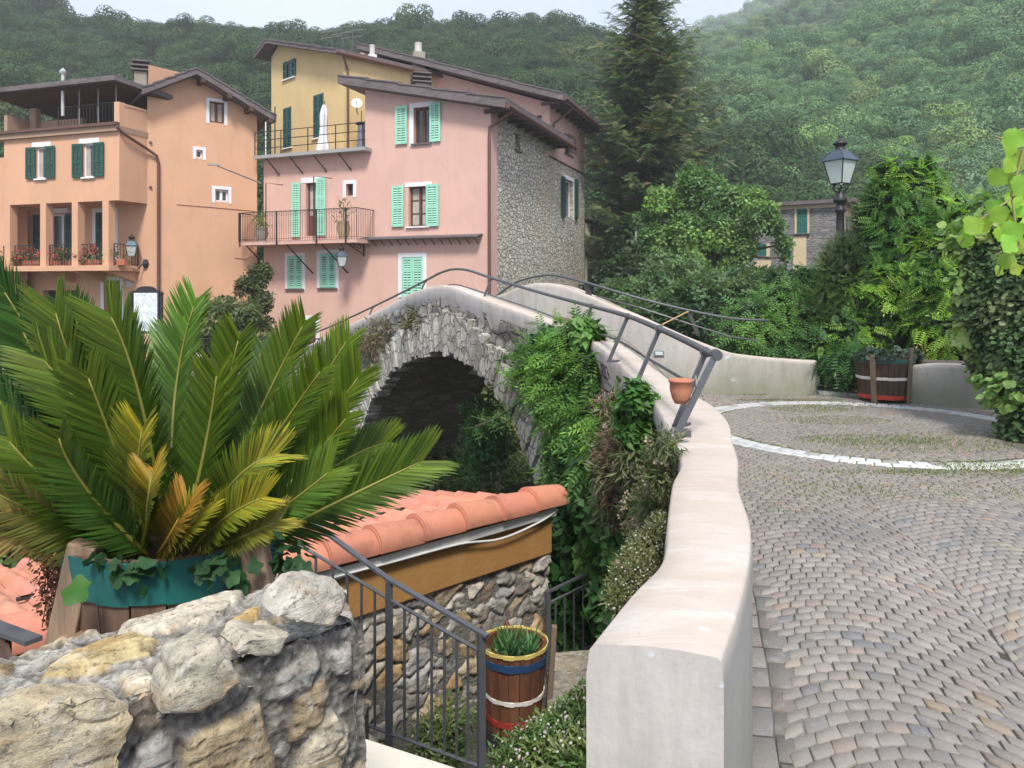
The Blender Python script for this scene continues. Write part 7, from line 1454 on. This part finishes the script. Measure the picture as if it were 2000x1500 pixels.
def cyfrond(base, mid, tip, col, tipcol, leaf=.17, yellow=.0, n=110):
    base, mid, tip = map(Vector, (base, mid, tip)); ts = np.linspace(0.06, 1, n); P0, P1, P2 = map(lambda v: np.array(v), (base, 2 * mid - (base + tip) / 2, tip)); pts = ((1 - ts) ** 2)[:, None] * P0 + (2 * ts * (1 - ts))[:, None] * P1 + (ts ** 2)[:, None] * P2; tg = unit(2 * (1 - ts)[:, None] * (P1 - P0) + 2 * ts[:, None] * (P2 - P1))
    view = unit(np.array((0, 0, EYE))[None] - pts); upw = unit(np.array(FR_UP)[None] * np.ones((n, 1))); sd_ = unit(np.cross(tg, upw)); nr_ = np.cross(sd_, tg)
    ln = leaf * np.clip(np.minimum((ts) / .22 + .25, 1.0) * np.minimum((1.3 - ts) / .42, 1.0), .18, 1.1) * RS.uniform(.9, 1.08, n); Vp, Fp, Up, Sp, Cp_ = [], [], [], [], []
    for sg in (-1, 1):
        dirs = unit(sd_ * sg * .72 + tg * (.62 + .55 * ts)[:, None] + nr_ * .42 + rnd_unit(n) * .07); Vp.append(pts); Fp.append(dirs); Up.append(nr_ + sd_ * sg * -.4); Sp.append(ln)
        w_ = (ts ** 2.6 * .85 + .05)[:, None] * (1 if yellow < .5 else 1.2); w_ = np.clip(w_ * RS.uniform(.4, 1.3, (n, 1)), 0, 1); Cp_.append(np.array(col)[None] * (1 - w_) + np.array(tipcol)[None] * w_)
    return np.vstack(Vp), np.vstack(Fp), np.vstack(Up), np.hstack(Sp), np.vstack(Cp_), (P0, P1, P2)
def T_cyleaf():
    w_ = .029; return (np.array([(-w_ * .7, 0, 0), (w_ * .7, 0, 0), (w_, .35, .012), (-w_, .35, .012), (w_ * .85, .7, .03), (-w_ * .85, .7, .03), (.002, 1, .0), (-.002, 1, .0)]), np.array([(0, 1, 2, 3), (3, 2, 4, 5), (5, 4, 6, 7)]))
CYT = T_cyleaf(); G1, G2 = (.03, .068, .006), (.11, .16, .012); Y1, Y2 = (.10, .13, .01), (.36, .28, .02); O1, O2 = (.14, .12, .012), (.34, .19, .02); D1, D2 = (.018, .05, .01), (.04, .10, .014)
FR = [  # tip px,py,depth ; mid px,py,depth ; base offset px ; colours ; leaf length
    ((385, 555, 2.85), (340, 800, 2.75), 345, G1, (.13, .26, .04), .17), ((205, 575, 2.4), (278, 790, 2.45), 330, G1, G2, .19), ((475, 625, 2.7), (425, 840, 2.7), 370, G1, G2, .17), ((610, 598, 2.9), (500, 820, 2.8), 385, G1, G2, .17),
    ((700, 632, 3.0), (570, 830, 2.85), 400, G1, G2, .16), ((725, 705, 2.8), (590, 880, 2.75), 410, G1, G2, .18), ((700, 790, 2.6), (570, 940, 2.6), 420, G1, G2, .16), ((850, 888, 2.7), (690, 965, 2.6), 450, G1, (.13, .19, .02), .19),
    ((62, 665, 2.4), (215, 880, 2.45), 310, G1, G2, .19), ((-20, 520, 2.7), (150, 800, 2.7), 315, D1, D2, .22), ((130, 575, 2.9), (225, 820, 2.8), 325, D1, D2, .18), ((-10, 835, 2.25), (145, 985, 2.35), 280, G1, G2, .17), ((100, 830, 2.2), (175, 960, 2.3), 300, (.05, .12, .02), Y1, .15),
    ((280, 815, 2.2), (266, 960, 2.3), 262, (.06, .13, .02), Y2, .15), ((555, 870, 2.35), (450, 950, 2.35), 390, (.06, .13, .02), Y2, .14), ((530, 960, 2.25), (430, 1020, 2.3), 370, (.12, .17, .02), Y2, .13), ((372, 968, 2.2), (330, 1050, 2.25), 305, O1, (.42, .19, .03), .12), ((405, 985, 2.25), (350, 1050, 2.25), 320, (.09, .12, .012), Y2, .12),
    ((665, 905, 2.4), (540, 1000, 2.4), 400, (.05, .11, .02), G2, .16), ((-70, 930, 2.2), (90, 1010, 2.3), 260, (.12, .14, .03), (.3, .2, .06), .15), ((-60, 1060, 2.2), (60, 1040, 2.3), 250, (.2, .16, .05), (.33, .2, .09), .14), ((330, 630, 3.1), (330, 830, 2.9), 350, (.1, .17, .07), (.2, .3, .12), .16),
    ((520, 560 + 90, 3.2), (470, 850, 3.0), 370, D1, (.12, .2, .08), .15), ((250, 640, 3.1), (290, 830, 2.9), 335, D1, D2, .17), ((430, 700, 2.5), (400, 880, 2.5), 350, G1, G2, .16), ((20, 600, 2.5), (160, 860, 2.55), 300, D1, D2, .2), ((-60, 700, 2.5), (110, 920, 2.5), 290, D1, D2, .19), ((650, 690, 2.55), (520, 880, 2.6), 390, G1, G2, .16),
    ((780, 850, 3.0), (640, 920, 2.8), 430, G1, G2, .15), ((300, 900, 2.15), (290, 1000, 2.2), 288, Y1, O2, .11), ((160, 700, 2.25), (235, 900, 2.35), 300, G1, G2, .17), ((560, 1010, 2.3), (470, 1050, 2.3), 390, (.1, .12, .02), (.3, .25, .04), .11), ((90, 560, 2.45), (190, 830, 2.5), 318, D1, G2, .19)]
allp = []; mb = MB()
for i, (tip, mid, bx_, c0_, c1_, lf) in enumerate(FR):
    FR_UP = (random.uniform(-.15, .15), -.95, .35); b = P(bx_, 1092 - 6 * (i % 3), 2.45 + .08 * (i % 3)); tp_ = P(*tip); tp_ = b + (tp_ - b) * .93; v_ = cyfrond(b, P(*mid), tp_, c0_, c1_, lf * .9); allp.append(v_[:5]); P0, P1, P2 = v_[5]
    rach = [tuple((1 - t) ** 2 * P0 + 2 * t * (1 - t) * P1 + t * t * P2 + np.array((0, -.004, 0))) for t in np.linspace(0, .97, 14)]
    fb_ = MB(); fb_.tube(rach, list(np.linspace(.0085, .0025, 14)), 6)
    V, Q, C = scatter(CYT, v_[0], v_[1], v_[2], v_[3], v_[4], .38, .08)
    fo_ = mesh_np('frond', V, Q, LEAFG, cy, C); fb_.build('rachis', plain('rachis_yellow', (.17, .17, .03) if i not in (16, 17, 29) else (.4, .25, .04), .5, 0, .2, 8) if i in (0, 16) else bpy.data.materials['rachis_yellow'], fo_, smooth=True)
mb.lathe([(.0, -.1), (.14, -.1), (.17, .0), (.13, .07), (.05, .1), (0, .1)], CYB + Vector((0, 0, .0)), 20); mb.build('trunk', wood('cycad_trunk', (.07, .045, .03), 2), cy)
ivb = [(tuple(P(x, y, 2.22)), (r, r * .5, r)) for x, y, r in ((205, 1090, .035), (240, 1110, .04), (290, 1105, .04), (300, 1130, .03), (430, 1110, .05), (460, 1100, .05), (580, 1100, .06), (575, 1080, .05), (400, 1108, .04))]
iv = thing('ivy', ivb[0][0], 'small ivy leaves trailing over the teal rim of the cycad tub', 'ivy'); foliage('leaves', ivb, 60, T_lobed(20), .05, (.03, .08, .03), LEAF, iv, droop=.8, shell=.3); mb = MB(); mb.tube([b[0] for b in ivb[:2]], .002, 4); mb.build('stem', BARK, iv)
bl_ = P(156, 1150, 2.15); V, Q, C = scatter(T_lobed(24), np.array([tuple(bl_ + Vector((.035, 0, .01)))]), np.array([(-1, -.3, -.3)]), np.array([(.2, -.7, 1)]), np.array([.085]), (.04, .13, .02), .1); o = tag(mesh_np('heart_leaf', V, Q, LEAF, None, C), 'single bright heart-shaped leaf in front of the left wooden upright', 'leaf')
db_ = [(tuple(P(x, y, 2.42)), (.045, .05, .05)) for x, y in ((118, 1095), (105, 1120), (112, 1150), (100, 1175), (120, 1190), (95, 1140), (118, 1215), (108, 1200), (88, 1090))]; o = thing('dry_plant', db_[0][0], 'brown dried trailing plant hanging left of the cycad tub', 'plant'); foliage('leaves', db_, 1100, T_oval(.35), .016, (.2, .09, .05), LEAF, o, shell=.1, cvar=.5); mb = MB()
for k in range(14): x = random.uniform(88, 125); mb.tube([P(x, 1085, 2.42), P(x + random.uniform(-10, 8), 1150, 2.4), P(x + random.uniform(-12, 8), 1225, 2.42)], .0018, 4)
mb.build('stems', BARK, o)

# ================= rubble wall, foreground
E0 = Vector((-.315, 1.60, .9)); E1 = Vector((-.95, 1.02, .9)); WF = Fac((E1.x, E1.y), (E0.x, E0.y)); wdir = Vector((WF.n.x, WF.n.y, 0))
def zt_w(x, y): return .878 + .012 * smooth((y - 1.35) / .4)
rw = thing('rubble_wall', (E0.x, E0.y, 0), 'thick rubble stone wall with lichened capstones across the lower left foreground', 'wall')
V = []; Q = []; na, nb = 150, 150; wth = .38; L_ = WF.L + .6; 
for i in range(na + 1):
    for j in range(nb + 1):
        s = L_ * i / na - .6; u_ = j / nb
        if u_ < .45: p = WF.pt(s, .9 - (.45 - u_) / .45 * 1.0, 0); nrm = wdir
        elif u_ < .52: t = (u_ - .45) / .07; p = WF.pt(s, .9 + .0, -.03 * t); nrm = (wdir + Vector((0, 0, 1))).normalized()
        else: t = (u_ - .52) / .48; p = WF.pt(s, .9, -.03 - wth * t); nrm = Vector((0, 0, 1))
        if nrm.z == 1: p.z = zt_w(p.x, p.y) - .02 - .03 * max(0, t - .9) * 10
        q_ = p * 9; d = .018 * mnoise.noise(q_) + .010 * mnoise.noise(q_ * 2.7) + .006 * mnoise.noise(q_ * 6.5) + .004 * mnoise.noise(q_ * 15); p = p + nrm * (d * .8 - .03); V.append(tuple(p))
for i in range(na):
    for j in range(nb): a = i * (nb + 1) + j; Q.append((a, a + nb + 1, a + nb + 2, a + 1))
m = NT('lichened_mortar'); v = m.co(); a = m.noise(v, 26, 9, .78, .5); b = m.noise(v, 120, 6, .75); c_ = m.noise(v, 4, 5, .6)
col = m.ramp(a, (.36, (.06, .055, .05)), (.44, (.22, .21, .2)), (.52, (.40, .39, .38)), (.58, (.7, .7, .72))); col = m.mix(m.ramp(b, (.42, (0, 0, 0)), (.52, (1, 1, 1))), m.mix(1.0, col, (.3, .28, .27), 'MULTIPLY'), col)
geo = m.n('NewGeometry'); nz_ = m.n('SeparateXYZ', {0: geo.outputs['True Normal']}).outputs[2]; col = m.mix(m.math('MULTIPLY', m.ramp(c_, (.42, (0, 0, 0)), (.6, (1, 1, 1))), .45), col, (.10, .105, .05))
LM = m.bsdf(col, .95, m.bump(m.math('ADD', a, m.math('MULTIPLY', b, .3)), .02), .1)
mesh_np('mortar', V, Q, LM, rw, smooth=True)
# end face of the wall (towards the gap)
V = []; Q = []
for i in range(41):
    for j in range(61): p = E0 + (-wdir) * (wth + .0) * i / 40 + Vector((0, 0, -1.0 * j / 60)); d = .02 * mnoise.noise(p * 9) + .012 * mnoise.noise(p * 22); p = p + Vector((WF.u.x, WF.u.y, 0)) * (d - .01); V.append(tuple(p))
for i in range(40):
    for j in range(60): a = i * 61 + j; Q.append((a, a + 61, a + 62, a + 1))
mesh_np('mortar_end', V, Q, LM, rw, smooth=True)
ZO = 2.857
def zp(pts): return [(x / ZO, 1100 + y / ZO) for x, y in pts]
def on_top(pts, z=.905): return [PZ(x, y, z) for x, y in zp(pts)]
def on_face(pts, o=.0):
    out = []
    for x, y in zp(pts): s, z = WF.sz(x, y, o); out.append(WF.pt(s, z, o))
    return out
TAN, YEL, GRY, LGT, BRN, WHT = (.40, .365, .29), (.46, .385, .22), (.27, .27, .26), (.47, .44, .37), (.24, .18, .10), (.50, .48, .43)
rocks = []; UPV = Vector((0, 0, -1)); INW = -wdir
def inpoly(X, Y, poly):
    """signed distance-like: positive inside polygon (distance to the nearest edge)"""
    ins = np.zeros(X.shape, bool); dm = np.full(X.shape, 9.0); n = len(poly)
    for k in range(n):
        x0, y0 = poly[k]; x1, y1 = poly[(k + 1) % n]; c = ((y0 > Y) != (y1 > Y)) & (X < (x1 - x0) * (Y - y0) / (y1 - y0 + 1e-12) + x0); ins ^= c
        dx, dy = x1 - x0, y1 - y0; t = np.clip(((X - x0) * dx + (Y - y0) * dy) / (dx * dx + dy * dy + 1e-12), 0, 1); dm = np.minimum(dm, np.hypot(X - x0 - t * dx, Y - y0 - t * dy))
    return np.where(ins, dm, -dm)
_nz = {}
def nfield(X, Y, sx, sy, seed):
    return np.array([mnoise.noise(Vector((a * sx, b * sy, seed))) for a, b in zip(X.ravel(), Y.ravel())]).reshape(X.shape)
def bedded(name, X, Y, place, polys, seed, mort=.30):
    """masonry surface: angular flush stones bedded in rough mortar, as one displaced sheet"""
    w1 = nfield(X, Y, 14, 14, seed); w2 = nfield(X, Y, 14, 14, seed + 9); f1 = nfield(X, Y, 30, 30, seed + 1); f2 = nfield(X, Y, 80, 80, seed + 2); f3 = nfield(X, Y, 9, 9, seed + 3); st = nfield(X, Y, 8, 75, seed + 4); cr_ = nfield(X, Y, 10, 26, seed + 5)
    Xw, Yw = X + .010 * w1 + .003 * f1, Y + .010 * w2 + .003 * f2; H = .012 * f3 + .009 * f1 + .006 * f2; C = np.array((mort, mort * .965, mort * .90))[None, None] * (1 + .7 * f1 + .9 * f2)[..., None]
    r = random.Random(seed); polys = list(polys); extra = []; x0_, x1_, y0_, y1_ = X.min(), X.max(), Y.min(), Y.max()
    for _ in range(900):       # small packing stones wherever mortar would otherwise show bare
        px_, py_ = r.uniform(x0_, x1_), r.uniform(y0_, y1_); rad = r.choice((.012, .018, .026, .036)); Pq = (np.array([[px_]]), np.array([[py_]]))
        if any(inpoly(Pq[0], Pq[1], q_[0])[0, 0] > -rad * 1.02 for q_ in polys) or any((px_ - e[0]) ** 2 + (py_ - e[1]) ** 2 < (rad + e[2]) ** 2 * .95 for e in extra): continue
        extra.append((px_, py_, rad)); n_ = r.randint(5, 7); a0 = r.uniform(0, 6); el = r.uniform(.6, 1.0); g_ = r.choice((GRY, (.34, .33, .31), (.24, .22, .19), TAN, (.3, .25, .18)))
    smalls = []
    for (px_, py_, rad) in extra: a0 = r.uniform(0, 6); n_ = r.randint(5, 7); g_ = r.choice((GRY, (.34, .33, .31), (.22, .2, .18), TAN, (.3, .25, .18))); smalls.append(([(px_ + rad * 1.1 * cos(a0 + 2 * pi * k / n_) * r.uniform(.8, 1.1), py_ + rad * .85 * sin(a0 + 2 * pi * k / n_) * r.uniform(.8, 1.1)) for k in range(n_)], tuple(c * (mort / .3) ** .4 for c in g_), r.uniform(.006, .014), r.uniform(-.1, .1), r.uniform(-.1, .1)))
    polys = smalls + polys
    for poly, col, hgt, tx, ty in polys:
        D = inpoly(Xw, Yw, poly); m_ = np.clip((D + .002) / .007, 0, 1); cx = sum(p[0] for p in poly) / len(poly); cy = sum(p[1] for p in poly) / len(poly)
        crack = np.clip(.05 - np.abs(cr_), 0, .05) / .05; top = hgt + tx * (X - cx) + ty * (Y - cy) + .0045 * st + .003 * f1 + .0015 * f2 - .006 * crack * (D > .01) - .010 * np.clip(1 - D / .03, 0, 1) ** 2
        ridge = r.uniform(-.06, .06); top = top + ridge * np.abs((X - cx) * r.uniform(-1, 1) + (Y - cy) * r.uniform(-1, 1)); H = H * (1 - m_) + top * m_
        cc_l = np.array(col)[None, None] * (1 + .22 * st + .2 * f1 + .25 * f2 - .5 * crack)[..., None]; mm = np.clip((D + .001) / .005, 0, 1)[..., None]; C = C * (1 - mm) + cc_l * mm
    V = place(X, Y, H); sh = X.shape; i = np.arange(sh[1] - 1)[None] + np.arange(sh[0] - 1)[:, None] * sh[1]; Q = np.stack([i, i + 1, i + 1 + sh[1], i + sh[1]], -1).reshape(-1, 4)
    return mesh_np(name, V.reshape(-1, 3), Q, ROCKF, rw, np.clip(C, .01, .8).reshape(-1, 3), smooth=True)
ROCKF = rockmat('foreground_rock', 1.12, .38)
au, an = np.array((WF.u.x, WF.u.y)), np.array((WF.n.x, WF.n.y)); aA = np.array((WF.A.x, WF.A.y))
def top_st(pts, z=.885):
    out = []
    for x, y in zp(pts): p = PZ(x, y, z); d = np.array((p.x, p.y)) - aA; out.append((float(d @ au), float(-(d @ an))))
    return out
def place_top(X, Y, H):
    P_ = aA[None, None] + au * X[..., None] - an * Y[..., None]; Z = .882 + H - .05 * np.clip((Y - wth + .03) / .06, 0, 1) - .03 * np.clip(.02 - Y, 0, .02) / .02; return np.concatenate([P_, Z[..., None]], -1)
def place_face(X, Y, H): 
    o = H - .012 * np.clip((Y - .85) / .04, 0, 1); P_ = aA[None, None] + au * X[..., None] + an * o[..., None]; return np.concatenate([P_, Y[..., None]], -1)
TS = [([(640, 400), (700, 320), (820, 240), (960, 170), (1100, 110), (1270, 75), (1370, 130), (1345, 220), (1260, 270), (1180, 330), (1060, 345), (930, 395)], LGT, .020, .02, .06), ([(90, 480), (150, 420), (220, 360), (440, 320), (570, 345), (540, 400), (380, 460)], TAN, .022, 0, .05),
    ([(215, 655), (260, 600), (300, 570), (430, 490), (560, 440), (740, 390), (910, 432), (880, 470), (830, 520), (700, 555), (560, 615), (380, 640)], YEL, .016, 0, .02), ([(1240, 425), (1300, 330), (1380, 290), (1455, 262), (1440, 320), (1380, 355)], (.5, .38, .18), .022, 0, 0), ([(635, 650), (700, 600), (820, 610), (865, 680), (800, 790), (700, 730)], LGT, .018, .05, 0),
    ([(-60, 560), (90, 565), (60, 630), (-60, 650)], BRN, .014, 0, 0), ([(1385, 205), (1500, 140), (1570, 160), (1500, 260), (1420, 270)], GRY, .012, 0, 0), ([(570, 330), (700, 262), (770, 290), (650, 350)], GRY, .014, 0, 0), ([(-260, 800), (0, 735), (160, 700), (240, 745), (180, 800), (-100, 900)], GRY, .012, 0, 0), ([(760, 425), (880, 385), (960, 400), (930, 430), (830, 440)], GRY, .010, 0, 0),
    ([(940, 470), (1010, 420), (1120, 380), (1180, 400), (1060, 460)], WHT, .008, 0, 0), ([(1000, 590), (900, 600), (880, 560), (980, 530)], GRY, .008, 0, 0), ([(330, 420), (460, 390), (480, 430), (380, 455)], GRY, .008, 0, 0), ([(-300, 620), (-120, 560), (-80, 680), (-260, 740)], TAN, .014, 0, 0)]
X, Y = np.meshgrid(np.arange(-.6, WF.L + .012, .0042), np.arange(0, wth + .03, .0036)); bedded('capstones', X, Y, place_top, [(top_st(a), b, c, d, e) for a, b, c, d, e in TS], 3, .25)
FS = [([(960, 1160), (1010, 1000), (1100, 910), (1200, 850), (1330, 770), (1420, 762), (1510, 950), (1530, 1200), (1000, 1300)], (.30, .245, .16), .03, -.1, 0), ([(1440, 775), (1500, 690), (1560, 600), (1750, 465), (1775, 560), (1720, 660), (1550, 785)], GRY, .022, .1, 0), ([(1600, 1000), (1640, 720), (1800, 620), (1835, 720), (1790, 890), (1700, 960)], (.28, .225, .15), .02, -.1, 0), ([(1590, 1260), (1640, 1060), (1720, 950), (1850, 820), (1935, 880), (1920, 1010), (1850, 1260)], TAN, .028, 0, .1),
    ([(720, 1260), (760, 1040), (900, 940), (965, 1020), (930, 1260)], GRY, .012, 0, 0), ([(1330, 560), (1440, 560), (1420, 700), (1350, 650)], (.2, .2, .18), .008, 0, 0), ([(1240, 825), (1400, 720), (1430, 745), (1300, 830)], (.2, .19, .17), .008, 0, 0), ([(1500, 830), (1590, 800), (1580, 960), (1535, 960)], (.2, .19, .17), .01, 0, 0), ([(780, 830), (880, 850), (930, 920), (800, 980), (760, 920)], (.18, .17, .15), .008, 0, 0), ([(1850, 480), (1960, 440), (1960, 600), (1860, 620)], (.3, .29, .27), .02, 0, 0)]
def face_sz(pts): return [WF.sz(x, y, 0) for x, y in zp(pts)]
X, Y = np.meshgrid(np.arange(-.3, WF.L + .012, .0045), np.arange(.18, .895, .0042)); bedded('face_stones', X, Y, place_face, [(face_sz(a), b, c, d, e) for a, b, c, d, e in FS], 7, .13)
fr_rocks = [([(1520, 290), (1600, 200), (1680, 120), (1870, 95), (1950, 150), (1940, 240), (1850, 360), (1700, 350), (1570, 320)], WHT, .02, .03), ([(885, 835), (930, 690), (1040, 640), (990, 520), (1205, 410), (1335, 650), (1240, 760), (1100, 835)], (.40, .375, .31), .035, .03), ([(1290, 480), (1370, 400), (1615, 385), (1570, 500), (1380, 530)], LGT, .03, .025), ([(-40, 900), (120, 830), (250, 775), (600, 742), (720, 780), (735, 880), (680, 1000), (620, 1300), (-40, 1300)], (.42, .375, .275), .035, .012)]
for i, (pp_, c_, o_, ra_) in enumerate(fr_rocks): rocks.append(rock('', on_face(pp_, o_), 0, 80 + i, c_, None, drop=INW, thick=.09, raise_=ra_ * .4, inner=.9, nz=.0045, sub=5))
# stones hanging out at the end of the wall
for i, (cx_, cy_, d_, rx, rz_, c_) in enumerate(((668, 1262, 1.66, .045, .085, (.36, .34, .3)), (640, 1200, 1.72, .05, .05, LGT), (690, 1300, 1.8, .03, .05, GRY), (660, 1400, 1.66, .035, .05, (.3, .24, .15)), (672, 1470, 1.66, .03, .03, GRY), (655, 1330, 1.64, .04, .05, (.25, .22, .18)))):
    c = P(cx_, cy_, d_); r = random.Random(i + 3); pts = [c + Vector((rx * cos(a) * r.uniform(.8, 1.1), 0, rz_ * sin(a) * r.uniform(.8, 1.1))) for a in [k * pi / 3.5 for k in range(7)]]; rocks.append(rock('', pts, 0, 120 + i, c_, None, drop=Vector((-.3, .95, 0)), thick=.1, raise_=.035, inner=.65, nz=.006, sub=4))
V, Q3, C = catn(rocks); st_ = mesh_np('stones', V, Q3, ROCKF, rw, C, smooth=True); es = st_.modifiers.new('es', 'EDGE_SPLIT'); es.split_angle = R(32); print('rock verts', len(V))
# old brick course behind the mortar under the tub
mb = MB(); a = P(230, 1215, 2.15); mb.box((a.x + .0, a.y + .15, .42), (.5, .12, .28)); tag(mb.build('timber_block', wood('reddish_beam', (.28, .18, .13), .8), None, .01), 'short reddish timber block under the cycad tub behind the wall', 'beam')
mb = MB(); mb.slab([(-3.4, 1.9, .0), (-.55, 1.9, .0), (-.55, 2.95, .0), (-3.4, 2.95, .0)], 1.5); tag(mb.build('terrace', LG, None), kind='structure')
mb = MB(); mb.slab([(-3, -2, -.01), (1.2, -2, -.01), (.45, 1.6, -.01), (-.3, 1.9, -.01), (-3, 1.9, -.01)], .1); tag(mb.build('pavement', JOINT, None), kind='structure')

# ================= haze
mb = MB(); x0, x1, y0, y1, z0, z1 = -520, 720, -30, 500, -60, 215
mb.box(((x0 + x1) / 2, (y0 + y1) / 2, (z0 + z1) / 2), (x1 - x0, y1 - y0, z1 - z0)); hz = mb.build('haze', [], None)
m = bpy.data.materials.new('haze_air'); m.use_nodes = True; m.node_tree.nodes.clear(); pv_ = m.node_tree.nodes.new('ShaderNodeVolumePrincipled'); ot = m.node_tree.nodes.new('ShaderNodeOutputMaterial'); pv_.inputs['Color'].default_value = (.93, .965, 1, 1); pv_.inputs['Density'].default_value = .0009; pv_.inputs['Anisotropy'].default_value = .2
m.node_tree.links.new(pv_.outputs[0], ot.inputs['Volume']); hz.data.materials.append(m); tag(hz, kind='stuff')
print('objects', len(bpy.data.objects))
